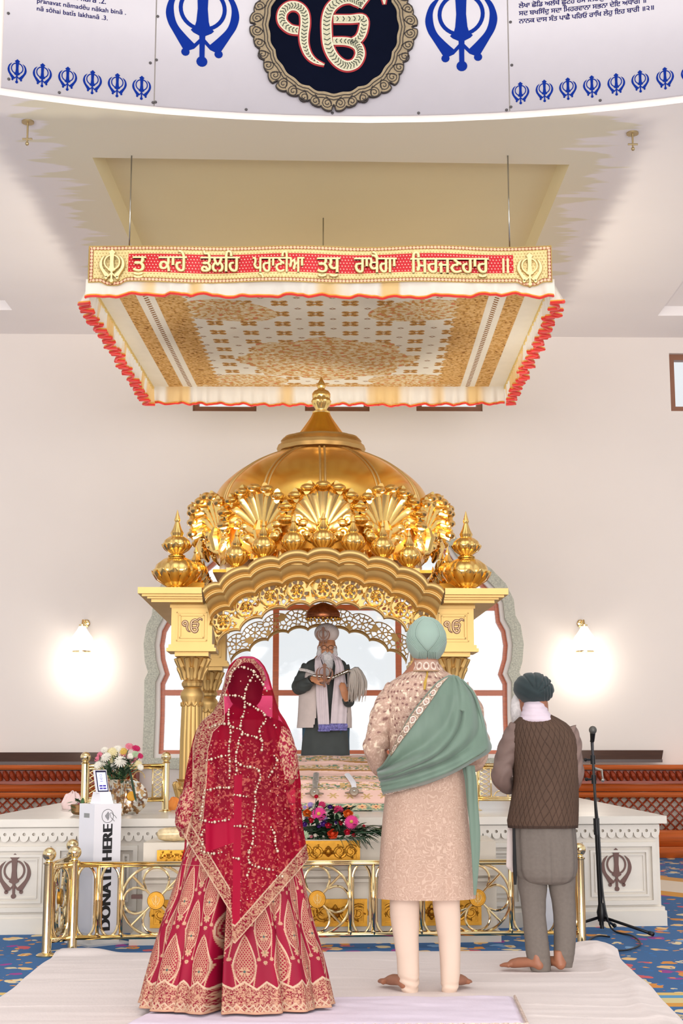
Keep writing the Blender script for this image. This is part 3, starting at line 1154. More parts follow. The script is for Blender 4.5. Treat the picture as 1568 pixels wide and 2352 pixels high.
def canopy_cloth():
    n, c = 400, 620
    t, s = np.meshgrid(np.linspace(0, 1, n), np.linspace(0, 1, c), indexing='ij')
    x0 = cf[0] + (cb[0] - cf[0]) * t
    x1 = cf[1] + (cb[1] - cf[1]) * t
    X = x0 + (x1 - x0) * s
    Y = 11.43 + 3.55 * t
    Z = np.full_like(X, CZ) - .035 * np.sin(PI * s) * np.sin(PI * t)
    px, py = s * 3.6, t * 3.6
    white = np.array(S(250, 245, 234))
    ochre = np.array(S(214, 164, 92))
    brown = np.array(S(150, 98, 38))
    pink = np.array(S(226, 140, 104))
    pale = np.array(S(238, 216, 176))
    col = np.ones((n, c, 3)) * white
    # lattice of crossed leaves with dots
    g = .29
    for ox, oy in ((0, 0), (.5, .5)):
        qx, qy = px / g + ox, py / g + oy
        fx, fy = qx - np.floor(qx) - .5, qy - np.floor(qy) - .5
        r = np.hypot(fx, fy)
        th = np.arctan2(fy, fx)
        star = (r < .30 * (.45 + .55 * np.abs(np.cos(2 * (th - PI / 4))) ** .8)) & (r > .05)
        if ox:
            col[star] = ochre
            col[star & (np.abs(np.abs(fx) - np.abs(fy)) < .035)] = brown
        else:
            d = np.abs(fx) / .11 + np.abs(fy) / .085 < 1
            col[d] = brown
            col[(np.abs(fx) / .05 + np.abs(fy) / .04 < 1)] = white
    sm_ = lambda k: vnoise(px * k, py * k)

    def filigree(mask, cx, cy, seed):
        th = np.arctan2(py - cy, px - cx)
        r = np.hypot(px - cx, py - cy)
        a = np.sin(r * 62 + 1.3 * np.sin(th * 12 + seed))
        b = np.sin(th * 24 + r * 9)
        n1 = vnoise(px * 46, py * 46, seed)
        f = .45 * a + .35 * b + (n1 - .5) * 2.2
        q = np.where((f > .15)[..., None], ochre, pale)
        q = np.where((f > .95)[..., None], pink, q)
        q = np.where((f < -1.15)[..., None], white, q)
        col[mask] = q[mask]
    th = np.arctan2(py - 2.42, px - 1.8)
    r = np.hypot((px - 1.8), (py - 2.42))
    filigree(r < .80 * (1 + .07 * np.cos(8 * th) + .02 * np.cos(40 * th)), 1.8, 2.42, 1)
    for cx in (.98, 2.62):
        for cy in (.78,):
            dx, dy = px - cx, py - cy
            sg = 1 if cx < 1.8 else -1
            dd = np.hypot(dx / (.44), (dy - .25 * np.maximum(0, dx * sg)) / .30)
            filigree(dd < 1, cx, cy, 2)
        filigree(np.hypot((px - cx) / .42, (py - 3.3) / .28) < 1, cx, 3.3, 3)
    # side borders
    sx_ = np.minimum(s, 1 - s)
    weave = vnoise(px * 60, py * 60, 5)
    for lo, hi in ((.045, .085), (.125, .185)):
        e = hi + (.012 * np.abs(np.sin(py * 22)) if hi > .1 else 0)
        mk = (sx_ > lo) & (sx_ < e)
        q = np.where((weave > .45)[..., None], ochre, np.array(S(232, 190, 128)))
        q = np.where((weave > .82)[..., None], brown, q)
        col[mk] = q[mk]
    mk = (sx_ > .085) & (sx_ < .125)
    col[mk] = white
    mk = (sx_ > .099) & (sx_ < .111) & (((py * 17 + (sx_ - .1) * 60) % 1) < .5)
    col[mk] = brown
    col[sx_ < .045] = white
    ty = np.minimum(py, 3.6 - py)
    mk = (ty < .10 + .03 * np.abs(np.sin(px * 16))) & (sx_ > .125)
    q = np.where((weave > .4)[..., None], ochre, pale)
    col[mk] = q[mk]
    gridmesh('embroidered_cloth', X, Y, Z, mat('canopy_cloth', attr=True, rough=.75, var=.02, transl=.5), can, col=col)


canopy_cloth()


def sidebands():
    zt = CT
    for nm, a, b in (('side_band', (cf[0], 11.4), (cb[0], 15.0)), ('side_band', (cf[1], 11.4), (cb[1], 15.0)), ('rear_band', (cb[0], 15.0), (cb[1], 15.0))):
        MB().hexa([(a[0] - .006, a[1], CZ - .03), (b[0] - .006, b[1], CZ - .03), (b[0] + .006, b[1] + .012, CZ - .03), (a[0] + .006, a[1] + .012, CZ - .03),
                   (a[0] - .006, a[1], zt), (b[0] - .006, b[1], zt), (b[0] + .006, b[1] + .012, zt), (a[0] + .006, a[1] + .012, zt)]).build(
            nm, mat('gold_brocade', S(214, 186, 112), .5, .3, var=.15, vscale=60), can, smooth=False)


sidebands()


def front_band():
    n, c = 100, 1150
    v_, u_ = np.meshgrid(np.linspace(0, 1, n), np.linspace(0, 1, c), indexing='ij')
    wdt = cf[1] - cf[0]
    zb = P(784, 651, y=11.4).z
    H = CT - zb
    bump = .035 * sum(np.exp(-((u_ - k) * wdt / .085) ** 4) for k in (.055, .952))
    X = cf[0] + wdt * u_
    Z = CT - v_ * (H + bump) + .006 * np.sin(u_ * 19) - .028 * (u_ - .5) * 0
    Y = 11.385 + .012 * np.sin(u_ * 23 + v_ * 2) - .01 * v_
    xm, zm = u_ * wdt, v_ * (H + bump)
    gold = np.array(S(222, 200, 138))
    col = np.ones((n, c, 3)) * gold * (.88 + .22 * vnoise(xm * 90, zm * 90)[..., None])
    dots = (((xm * 38 + (np.floor(zm * 38) % 2) * .5) % 1 - .5) ** 2 + ((zm * 38) % 1 - .5) ** 2) < .035
    col[dots] = S(160, 128, 60)
    red = (u_ > .086) & (u_ < .917) & (zm > .075) & (zm < H - .085)
    col[red] = np.array(S(196, 6, 24))
    col[red & dots] = S(246, 190, 170)
    e = (H + bump) - zm
    br = np.minimum(np.minimum(zm, e), np.minimum(xm, wdt - xm))
    edge = (br < .042)
    along = np.where(np.minimum(zm, e) <= np.minimum(xm, wdt - xm), xm, zm)
    col[edge] = S(168, 138, 70)
    inner = (br > .010) & (br < .034)
    col[inner] = S(128, 22, 20)
    bead = inner & (((along * 34) % 1 - .5) ** 2 * 4 + ((br - .022) / .012) ** 2 < .8)
    col[bead] = S(240, 190, 150)
    fb = gridmesh('text_band', X, Y, Z, mat('brocade_band', attr=True, rough=.5, metal=.15, var=.03), can, col=col)
    fx = lambda x0, z0: (lambda x, y, d: (x0 + x, 11.372 - d, z0 + y))
    thr = mat('gold_thread', S(240, 220, 160), .5, .0, var=.15, vscale=120)
    thd = mat('dark_gold_thread', S(176, 140, 70), .6, .0, var=.2, vscale=120)
    for u, v in ((258, 612), (1215, 620)):
        p = P(u, v, y=11.38)
        khanda(MB(), fx(p.x, p.z - .008), .30, 0, .018).build('embroidered_khanda', thd, can)
        khanda(MB(), fx(p.x, p.z - .006), .285, 0, .024).build('embroidered_khanda', thr, can)
    words = (('ਤੂ', 306, 334, 2), ('ਕਾਹੇ', 365, 428, 0), ('ਡੋਿਲਹ', 461, 549, 1), ('ਪ੍ਰਾਣੀਆ', 581, 698, 0), ('ਤੁਧੁ', 729, 780, 1), ('ਰਾਖੈਗਾ', 814, 910, 0), ('ਿਸਰਜਣਹਾਰੁ', 943, 1121, 0))
    words = tuple(('ਡੋਲਿਹ' if w == 'ਡੋਿਲਹ' else w, a, b, c) for w, a, b, c in words)
    for w, u0, u1, _ in words:
        L = text_loops(w, 1.0)
        xs = [p[0] for o in L for p in o[0]]
        a = P(u0, 612, y=11.37)
        b = P(u1, 612, y=11.37)
        s = .205
        kx = (b.x - a.x) / (s * (max(xs) - min(xs)))
        vb = 624 + (u0 - 300) * .006
        z = P(u0, vb, y=11.37).z
        if w == '॥': kx = min(kx, 1.3)
        for dd, bb, m_ in ((.012, .010, thd), (.022, .004, thr)):
            m = MB()
            f = lambda x, y, d: (a.x + x * kx, 11.374 - d, z + y)
            text_mesh(m, w, s, f, 0, dd, bb)
            if bb > .01:
                text_mesh(m, w, s, lambda x, y, d: f(x, y + .005, d), 0, dd * .93, bb)
                text_mesh(m, w, s, lambda x, y, d: f(x, y - .005, d), 0, dd * .87, bb)
            m.build('embroidered_word', m_, can, smooth=False, fix=False)

    for u in (1155, 1165):
        a, b = P(u, 595, y=11.37), P(u, 628, y=11.37)
        MB().box(a.x - .009, a.x + .009, 11.352, 11.374, b.z, a.z).build('embroidered_word', thr, can, smooth=False)


front_band()


def frill(a, b, z0, z1, amp, lam, out, name='frill', seed=0, piping=.011, n=None):
    """gathered cloth strip between a and b with a red piped lower edge"""
    a, b = np.array(a), np.array(b)
    L = np.linalg.norm(b - a)
    n = n or int(L / lam * 14)
    s = np.linspace(0, 1, n)
    q = s * L
    ph = q / lam * 2 * PI + 2.2 * (vnoise(q * 3.1, q * 0, seed) - .5) * 2
    w = np.sin(ph) + .4 * np.sin(ph * 1.7 + seed) + .8 * (vnoise(q * 9, q * 0 + 3, seed) - .5)
    out = np.array(out)
    rows = 7
    t = np.linspace(0, 1, rows)[:, None]
    off = w[None, :] * amp * (.15 + .85 * t ** 1.2) + amp * 1.2 * t
    X = a[0] + (b[0] - a[0]) * s[None, :] + out[0] * off
    Y = a[1] + (b[1] - a[1]) * s[None, :] + out[1] * off
    drop = .018 * (vnoise(q * 2.3, q * 0 + 9, seed) - .5) + .006 * np.sin(ph * .5)
    Z = z0 + (z1 - z0) * t + (drop * 1.6)[None, :] * t
    col = np.ones((rows, n, 3)) * np.array(S(248, 244, 234))
    y = vnoise(q * 5.5, q * 0 + 1, seed + 2)
    m_ = sm(.62, .8, y)[None, :] * np.ones((rows, 1))
    col = mixc(col, S(246, 205, 120), m_ * .8)
    gridmesh(name, X, Y, Z, mat('sheer_frill', attr=True, rough=.8, var=.02, transl=.45), can, col=col)
    pts = [(X[-1, i], Y[-1, i], Z[-1, i]) for i in range(0, n, 2)]
    MB().tube([(x, y, z + .006) for x, y, z in pts], piping * .8, 6, flat=.9).build(name.replace('frill', 'frill_lining'), mat('amber_piping', S(236, 160, 60), .6), can)
    MB().tube([(x, y, z - .006) for x, y, z in pts], piping, 6, flat=1.0).build(name.replace('frill', 'frill_edge'), M_RED, can)


frill((cf[0] - .02, 11.40), (cf[1] + .02, 11.40), CZ - .0, 4.945, .014, .16, (0, -1), seed=1)
frill((cb[0], 14.97), (cb[1], 14.97), CZ, 4.90, .014, .11, (0, 1), seed=2)
frill((cf[0], 11.42), (cb[0], 14.97), CZ, 4.91, .045, .105, (-1, .1), seed=3, piping=.015)
frill((cf[1], 11.42), (cb[1], 14.97), CZ, 4.91, .045, .105, (1, .1), seed=4, piping=.015)
m = MB()
for u, v, y in ((297, 560, 11.45), (1170, 565, 11.45), (742, 570, 13.2)):
    p = P(u, v, y=y)
    if y > 12: p.z = CT
    m2 = MB().tube([(p.x, p.y, CT - .01), (p.x, p.y, ZC + (.12 if y > 12 else 0))], .006, 6)
    m2.build('suspension_wire', M_STEEL, can)

# ------------------------------------------------------------------ golden shrine
ZP = .752                                                     # top of the marble platform
TH = .03
PX0 = P(741.6, 1400, y=12.0).x
pal = thing('golden_shrine', 'golden domed shrine with scalloped arch and four fluted columns on the marble platform', 'shrine', (PX0, 12.0, ZP), TH)


def LP(u, v, y=0.0):
    p = P(u, v, y=12 + y + TH * 0)
    return (p.x - (PX0 - TH * y), y, p.z - ZP)


def pr(u):  # half widths at the front
    return u


def lobes(cusps, k, bul):
    out = []
    for i in range(len(cusps) - 1):
        a, b = Vector(cusps[i]), Vector(cusps[i + 1])
        t = b - a
        nn = Vector((t.y, -t.x)).normalized()   # outward: up in the picture (v grows down)
        c = t.length
        for j in range(k):
            q = j / k
            out.append(a + t * q + nn * (c * bul * (1 - (2 * q - 1) ** 2) ** .75))
    out.append(Vector(cusps[-1]))
    return out


OC = [(-271, 1362), (-235, 1347), (-170, 1311), (-102, 1291), (-36, 1279)]
IC = [(-242, 1484), (-190, 1450), (-140, 1421), (-84, 1400), (-30, 1393)]
OC = OC + [(-x, y) for x, y in reversed(OC)]
IC = IC + [(-x, y) for x, y in reversed(IC)]
KL = 14
OP = lobes(OC, KL, .16)
IP = lobes(IC, KL, .2)


def to3(p, y=0.0, yo=0.0):
    a = LP(741.6 + p[0], p[1], 0)
    return np.array([a[0], y + yo, a[2]])


O3 = np.array([to3(p) for p in OP])
I3 = np.array([to3(p) for p in IP])


def arch_moulding():
    pf = [(-.0, .30), (-.0, -.28), (.012, -.325), (.05, -.345), (.10, -.345), (.145, -.31), (.16, -.275), (.185, -.27), (.205, -.285), (.235, -.285), (.255, -.26), (.26, -.215), (.285, -.205),
          (.33, -.20), (.40, -.165), (.44, -.11), (.455, -.10), (.475, -.125), (.50, -.125), (.52, -.095), (.535, -.06), (.55, -.03), (.55, .06)]
    A = []
    for s, y in pf:
        r = O3 * (1 - s) + I3 * s
        r = r.copy()
        r[:, 1] = y
        A.append(r)
    A = np.array(A)
    gridmesh('arch_moulding', A[..., 0], A[..., 1], A[..., 2], M_GOLD, pal, local=True)


arch_moulding()


def fret(name, yo, th, seed, m_, cell=560, rows=44, scale=1.0, s0=.53, s1=.965):
    rng = random.Random(seed)
    # arc length along the middle line
    mid = O3 * .25 + I3 * .75
    L = np.concatenate([[0], np.cumsum(np.linalg.norm(np.diff(mid[:, [0, 2]], axis=0), axis=1))])
    W_ = .30
    n = cell
    al = np.linspace(0, L[-1], n + 1)
    Oi = np.stack([np.interp(al, L, O3[:, i]) for i in range(3)], -1)
    Ii = np.stack([np.interp(al, L, I3[:, i]) for i in range(3)], -1)
    sv = np.linspace(s0, s1, rows + 1)
    Pm = Oi[None] * (1 - sv[:, None, None]) + Ii[None] * sv[:, None, None]
    cen = (Pm[:-1, :-1] + Pm[1:, 1:]) / 2
    cx, cz = cen[..., 0], cen[..., 2]
    seeds = []
    nr = 9
    for i in range(nr):
        a = L[-1] * (i + .5) / nr
        c = np.array([np.interp(a, L, (O3 * .23 + I3 * .77)[:, 0]), np.interp(a, L, (O3 * .23 + I3 * .77)[:, 2])])
        for k in range(6): seeds.append(c + .034 * np.array([cos(k * PI / 3 + i), sin(k * PI / 3 + i)]))
        for k in range(10): seeds.append(c + .078 * np.array([cos(k * PI / 5 + i), sin(k * PI / 5 + i)]) * (1 + .1 * rng.random()))
        for k in range(9): seeds.append(c + .13 * np.array([cos(k * PI / 4.5 + .3), sin(k * PI / 4.5 + .3)]) * (1 + .25 * rng.random()))
    sd = np.array(seeds)
    d = np.sqrt((cx[..., None] - sd[:, 0]) ** 2 + (cz[..., None] - sd[:, 1]) ** 2)
    d.sort(axis=-1)
    e = (d[..., 1] - d[..., 0]) / (d[..., 0] + d[..., 1] + 1e-6) * (d[..., 0] + d[..., 1]) / 2
    solid = (e < th) | (d[..., 0] > .052) | (d[..., 0] < .0)
    svc = (sv[:-1] + sv[1:]) / 2
    bar = (svc < s0 + .018) | (svc > s1 - .025)
    solid |= bar[:, None]
    solid[:, :3] = True
    solid[:, -3:] = True
    idx = np.arange((rows + 1) * (n + 1)).reshape(rows + 1, n + 1)
    q = np.stack([idx[:-1, :-1], idx[:-1, 1:], idx[1:, 1:], idx[1:, :-1]], -1)[solid]
    me = bpy.data.meshes.new(name)
    vv = Pm.reshape(-1, 3).copy()
    vv[:, 1] = yo
    used = np.unique(q)
    re = np.full(len(vv), -1)
    re[used] = np.arange(len(used))
    me.from_pydata(vv[used].tolist(), [], re[q].tolist())
    o = link(name, me, m_, pal, local=True)
    so = o.modifiers.new('thickness', 'SOLIDIFY')
    so.thickness = .03
    so.offset = 0
    return o


fret('front_fretwork', .0, .0085, 3, M_GOLD)
fret('rear_fretwork', 2.5, .0045, 5, mat('fretwork_gold', S(214, 172, 104), .4, .5))
# raised scrolls and flowers on the front fretwork


def scrollwork(parent, name, centres, r, m_, xf, seed=0, dep=.0):
    m = MB()
    for i, (cx, cz) in enumerate(centres):
        s = 1 if i % 2 else -1
        pts = []
        for j in range(26):
            q = j / 25
            a = 1.2 + s * q * 3.1 * PI
            rr = r * (1 - q) ** .75 + .012
            pts.append(xf(cx + s * rr * cos(a), cz + rr * sin(a), dep))
        m.tube(pts, [.012 * (1 - .6 * j / 25) for j in range(26)], 6)
        for k in range(6):
            a = k * PI / 3
            m.tube([xf(cx + .012 * cos(a), cz + .012 * sin(a), dep + .01), xf(cx + .03 * cos(a), cz + .03 * sin(a), dep + .016), xf(cx + .045 * cos(a), cz + .045 * sin(a), dep)], [.006, .014, .003], 6)
        m.ball(xf(cx, cz, dep + .014), .014, 8)
        for k in range(7):
            a = k * 2 * PI / 7 + i
            x_, z_ = cx + r * 1.02 * cos(a), cz + r * 1.02 * sin(a)
            b = a + s * .9
            m.tube([xf(x_, z_, dep), xf(x_ + .03 * cos(b), z_ + .03 * sin(b), dep + .008), xf(x_ + .052 * cos(b + s * .6), z_ + .052 * sin(b + s * .6), dep)], [.004, .011, .003], 6)
    return m.build(name, m_, parent, local=True)


mid = O3 * .25 + I3 * .75
Lm = np.concatenate([[0], np.cumsum(np.linalg.norm(np.diff(mid[:, [0, 2]], axis=0), axis=1))])
cs = []
for i in range(9):
    a = Lm[-1] * (i + .5) / 9
    cs.append((np.interp(a, Lm, mid[:, 0]), np.interp(a, Lm, mid[:, 2])))
scrollwork(pal, 'front_scrollwork', cs, .085, M_GOLDD, lambda x, z, d: (x, -.02 - d, z))
for yo in (0, 2.5):
    A = []
    for s, y in ((.955, 0.02), (.955, -.03), (.975, -.05), (.995, -.05), (1.01, -.03), (1.01, .03)):
        r = (O3 * (1 - s) + I3 * s).copy()
        r[:, 1] = y + yo
        A.append(r)
    A = np.array(A)
    gridmesh('arch_rim', A[..., 0], A[..., 1], A[..., 2], M_GOLD, pal, local=True)

# flat cornice pieces, side cornices, roof
zL = lambda v: LP(742, v)[2]
xe = LP(328, 1366)[0]
xi = LP(470, 1366)[0]
xe2 = -LP(1148, 1366)[0]
steps = [(1360, 1374, .34, 0), (1374, 1379, .30, .03), (1379, 1383, .26, .07), (1383, 1390, .22, .10)]
for sg in (-1, 1):
    m = MB()
    for v0, v1, pj, ins in steps:
        a, b = sorted((sg * (abs(xe) - ins), sg * abs(xi) * 1.0))
        m.box(a, b, -pj, .3, zL(v1), zL(v0))
        a, b = sorted((sg * (abs(xe) - ins), sg * (abs(xi) * .93)))
        m.box(a, b, .3, 2.5 + pj, zL(v1), zL(v0))
    m.build('cornice', M_GOLD, pal, local=True, smooth=False)
m = MB()
x_ = abs(xi) * .95
m.box(-x_, x_, .28, 2.5, zL(1306), zL(1299))
m.build('roof', M_OLDGOLD, pal, local=True, smooth=False)

# capital blocks, columns
PXW = lambda du, v=1450: abs(LP(741.6 + du, v)[0])


def leafring(m, c, r, z0, z1, n, out=.03, w=.03):
    for i in range(n):
        a = 2 * PI * i / n
        q = [(r, z0), (r + out * .3, z0 + (z1 - z0) * .55), (r + out, z0 + (z1 - z0) * .92), (r + out * 1.35, z1 - (z1 - z0) * .12)]
        m.tube([(c[0] + rr * cos(a), c[1] + rr * sin(a), z) for rr, z in q], [w * .6, w, w * .8, w * .3], 6, flat=.6)


def column(cx, cy):
    vz = lambda v: zL(v)
    # block
    m = MB()
    w = PXW(44) * 1.0
    w = .172
    m.box(cx - w, cx + w, cy - w, cy + w, vz(1483), vz(1386))
    for s in (1,):
        m.box(cx - w - .02, cx + w + .02, cy - w - .02, cy + w + .02, vz(1490), vz(1481))
        m.box(cx - w - .035, cx + w + .035, cy - w - .035, cy + w + .035, vz(1497), vz(1489))
        m.box(cx - w + .03, cx + w - .03, cy - w + .03, cy + w - .03, vz(1507), vz(1497))
        m.box(cx - w - .012, cx + w + .012, cy - w - .012, cy + w + .012, vz(1397), vz(1386))
        zc_, hz, hx = (vz(1410) + vz(1470)) / 2, (vz(1410) - vz(1470)) / 2, .115
        for k, (o_, t_) in enumerate(((1.12, .010), (.9, .018))):
            fx_ = hx * o_
            fz = hz * o_
            for a, b, c_, d_ in ((-fx_, fx_, fz - .012, fz), (-fx_, fx_, -fz, -fz + .012), (-fx_, -fx_ + .012, -fz, fz), (fx_ - .012, fx_, -fz, fz)):
                m.box(cx + a, cx + b, cy - w - t_, cy - w + .01, zc_ + c_, zc_ + d_)
    m.build('capital_block', M_GOLD, pal, local=True, smooth=False)
    # capital
    m = MB()
    rc = .088
    m.lathe([(rc * .95, vz(1575)), (rc * 1.02, vz(1568)), (rc * .8, vz(1560)), (rc * .98, vz(1545)), (rc * 1.1, vz(1528)), (rc * 1.25, vz(1514)), (rc * 1.45, vz(1508))], 32, (cx, cy, 0), fl=lambda a, i: 1 + .03 * cos(16 * a))
    leafring(m, (cx, cy), rc * .95, vz(1556), vz(1508), 10, .055, .03)
    leafring(m, (cx, cy), rc * .92, vz(1560), vz(1530), 8, .04, .026)
    m.build('capital', M_GOLD, pal, local=True)
    # shaft
    m = MB()
    pf = [(rc * 1.12, vz(1792)), (rc * 1.10, vz(1700)), (rc * 1.0, vz(1620)), (rc * .97, vz(1608)), (rc * 1.12, vz(1600)), (rc * 1.1, vz(1590)), (rc * .8, vz(1580)), (rc * .95, vz(1576))]
    N_ = 12
    m.lathe(pf, 96, (cx, cy, 0), fl=lambda a, i: (1 - .10 * (1 - abs(sin(a * N_ / 2)) ** .5)) if i < 3 else 1.0)
    for i in range(N_):
        a = 2 * PI * (i + .5) / N_
        r0 = rc * 1.02
        arc_ = [(cx + r0 * cos(a + q * .26), cy + r0 * sin(a + q * .26), vz(1618) + .03 * (1 - q * q) * -1 + .02) for q in (-1, -.6, -.2, .2, .6, 1)]
        m.tube(arc_, .008, 5)
    m.build('shaft', M_GOLD, pal, local=True)
    m = MB()
    zb = 0.0
    zt = vz(1790)
    m.lathe([(.16, zb), (.165, zb + .03), (.12, zb + .05), (.10, zb + .09), (.135, zb + .14), (.13, zt - .06), (.10, zt - .02), (.115, zt)], 48, (cx, cy, 0), fl=lambda a, i: 1 + .05 * cos(12 * a))
    leafring(m, (cx, cy), .105, zb + .07, zt - .02, 10, .03, .03)
    m.build('column_base', M_GOLD, pal, local=True)


xcL, xcR = LP(441, 1440)[0], LP(1042, 1440)[0]
xc_ = (xcR - xcL) / 2
for yc in (.17, 2.38):
    for sg in (-1, 1): column(sg * xc_, yc)
for sg in (-1, 1):
    m = MB()
    m.box(sg * xc_ - .08, sg * xc_ + .08, .34, 2.2, zL(1440), zL(1388))
    m.build('side_beam', M_GOLD, pal, local=True, smooth=False)
    ikonkar(MB(), lambda x, y, d, s=sg: (s * xc_ + x, .17 - .172 - d, y + zL(1437)), .000185, 0, .006, 46, ctr=(735, 265)).build('ik_onkar', mat('copper_brown', S(104, 62, 44), .5, .2), pal, local=True, smooth=False)
    ikonkar(MB(), lambda x, y, d, s=sg: (s * xc_ + x, .17 - .172 - d, y + zL(1437)), .000185, 0, .012, -26, ctr=(735, 265)).build('ik_onkar_face', mat('copper_light', S(206, 170, 126), .45, .3), pal, local=True, smooth=False)

# dome
DYC = 1.25
zD = lambda v: P(742, v, y=12 + DYC).z - ZP


def rD(px, v):
    p = P(742, v, y=12 + DYC)
    return px * (p.y * cp + (p.z - CAMH) * sp) / F


m = MB()
dp = [(236, 1292), (243, 1262), (249, 1225), (250, 1190), (247, 1165), (238, 1142), (226, 1124), (209, 1107), (188, 1090), (163, 1074), (135, 1060), (105, 1048), (70, 1040)]
cpz = catmull(dp, 4)


def dfl(a, i):
    t = (a / (PI / 6)) % 1
    return 1 + .022 * (1 - (2 * t - 1) ** 2) - .010


m.lathe([(rD(r, v), zD(v)) for r, v in cpz], 288, (0, DYC, 0), fl=dfl)
m.build('dome', mat('dome_gold', S(244, 190, 92), .26, 1.0, var=.04, vscale=3, bump=.03, bscale=120), pal, local=True)
for k in range(12):
    a = PI / 6 * k
    m = MB()
    for off_ in (-.022, .022):
        pts = []
        for r, v in cpz:
            R2 = rD(r, v) * .995
            pts.append((R2 * cos(a) - off_ * sin(a), DYC + R2 * sin(a) + off_ * cos(a), zD(v)))
        m.tube(pts, .011, 6)
    m.build('dome_rib', M_GOLD, pal, local=True)
m = MB()
m.lathe([(rD(200, 1300), zD(1312)), (rD(232, 1300), zD(1308)), (rD(226, 1300), zD(1294)), (rD(226, 1270), zD(1268)), (rD(236, 1270), zD(1262)), (rD(220, 1262), zD(1256))], 360, (0, DYC, 0), fl=lambda a, i: 1 + (.02 * cos(60 * a) if i in (2, 3) else 0))
m.build('dome_drum', M_GOLDD, pal, local=True)
m = MB()
m.lathe([(rD(70, 1040), zD(1044)), (rD(96, 1034), zD(1040)), (rD(99, 1030), zD(1032)), (rD(96, 1026), zD(1024)), (rD(84, 1016), zD(1018)), (rD(90, 1016), zD(1014)), (rD(86, 1010), zD(1009)), (rD(62, 1006), zD(1006))], 96, (0, DYC, 0),
        fl=lambda a, i: 1 + .03 * abs(cos(6 * a)))
m.build('dome_collar', M_GOLD, pal, local=True)
m = MB()
m.lathe([(rD(r, v), zD(v)) for r, v in catmull([(62, 1008), (50, 995), (36, 976), (25, 960), (20, 950)], 4)], 96, (0, DYC, 0), fl=lambda a, i: 1 - .03 * abs(cos(6 * a)) ** 6)
m.build('dome_cap', mat('cap_gold', S(240, 176, 60), .3, 1.0), pal, local=True)
m = MB()
fp = [(20, 950), (21, 947), (13, 943), (14, 938), (20, 930), (22, 922), (19, 916), (21, 912), (21, 905), (17, 899), (9, 895), (8, 893), (10, 888), (9, 882), (5, 875), (.6, 866)]
m.lathe([(rD(r, v), zD(v)) for r, v in fp], 64, (0, DYC, 0), fl=lambda a, i: 1 + (.05 * cos(12 * a) if 3 < i < 7 else 0))
m.build('dome_finial', M_GOLDD, pal, local=True)


def shell():
    m = MB()
    H = .43
    for k in range(-4, 5):
        a = k * .27
        ln = H * (1 - .035 * k * k * .5)
        pts, rr = [], []
        for j in range(12):
            q = j / 11
            rad = .04 + ln * q
            bend = a * (.75 + .25 * q)
            x = rad * sin(bend) * 1.05
            z = rad * cos(bend)
            y = -.02 - .05 * q ** 2
            if q > .8:
                y -= .08 * ((q - .8) / .2) ** 1.5
                z -= .045 * ((q - .8) / .2) ** 2
            pts.append((x, y, z))
            rr.append(.020 + .046 * q ** .9)
        m.tube(pts, rr, 10, flat=.5, up=(0, 1, 0))
        x, y, z = pts[-1]
        m.ball((x, y + .01, z), .068, 12, (1.0, .75, .55))
    for k in (-1, 1):
        for j, (zz_, ww) in enumerate(((.10, .17), (-.0, .14))):
            m.ball((k * ww, -.05, zz_), .06, 10, (.9, .7, .8))
            m.tube([(0, -.03, zz_ - .08), (k * ww * .5, -.05, zz_ - .04), (k * ww, -.05, zz_)], [.03, .045, .05], 8, flat=.6, up=(0, 1, 0))
    for s in (-1, 1):
        for i, (cx, cz, r0) in enumerate(((.17, .02, .05), (.21, .13, .04))):
            pts = []
            for j in range(18):
                q = j / 17
                a = q * 3.2 * PI
                r_ = r0 * (1 - q) + .006
                pts.append((s * (cx + r_ * cos(a)), -.06, cz + r_ * sin(a)))
            m.tube(pts, .014, 6)
    m.tube([(0, -.06, -.06), (0, -.08, .06), (0, -.06, .14)], [.04, .055, .03], 8)
    return m


sm0 = shell().build('acanthus_shell', M_GOLDD, pal, local=True)
rs = rD(252, 1230)
first = True
for k in range(12):
    a = -PI / 2 + k * PI / 6
    if sin(a) > .6: continue
    o = sm0 if first else sm0.copy()
    if not first: COL.objects.link(o)
    first = False
    o.parent = pal
    o.location = (rs * cos(a), DYC + rs * sin(a), zD(1262) - .02)
    o.rotation_euler = (math.radians(4), 0, a + PI / 2)

# pot finials


def kalash(h, r, tiers=1):
    """ribbed pot with leaf collar and pointed top"""
    m = MB()
    z = 0
    for t in range(tiers):
        s = 1.0 if t == 0 else .62
        rr = r * s
        hh = (h * .42 if tiers == 2 else h * .58) * (1 if t == 0 else .62)
        pf = [(rr * .62, 0), (rr * .66, .05), (rr * .55, .10), (rr * .42, .14), (rr * .5, .2), (rr * .8, .34), (rr * .98, .5), (rr * 1.0, .6), (rr * .9, .78), (rr * .62, .92), (rr * .36, 1.0)]
        m.lathe([(a, z + b * hh) for a, b in pf], 96, fl=lambda a, i: 1 + (.045 * abs(cos(6 * a)) - .02 if i > 3 else 0))
        n = 12
        for i in range(n):
            a = 2 * PI * i / n
            q = [(rr * .45, .17), (rr * .85, .36), (rr * 1.04, .52), (rr * 1.13, .60)]
            m.tube([(p * cos(a), p * sin(a), z + b * hh) for p, b in q], [rr * .12, rr * .22, rr * .2, rr * .07], 6, flat=.4)
        z += hh
    rr = r * (.62 if tiers == 2 else 1) * .5
    rem = h - z
    m.lathe([(rr * .75, z - .005), (rr * .9, z + rem * .1), (rr * .55, z + rem * .3), (rr * .3, z + rem * .52), (rr * .42, z + rem * .6), (rr * .3, z + rem * .72), (.002, z + rem)], 48, fl=lambda a, i: 1 + .1 * abs(cos(4 * a)))
    return m


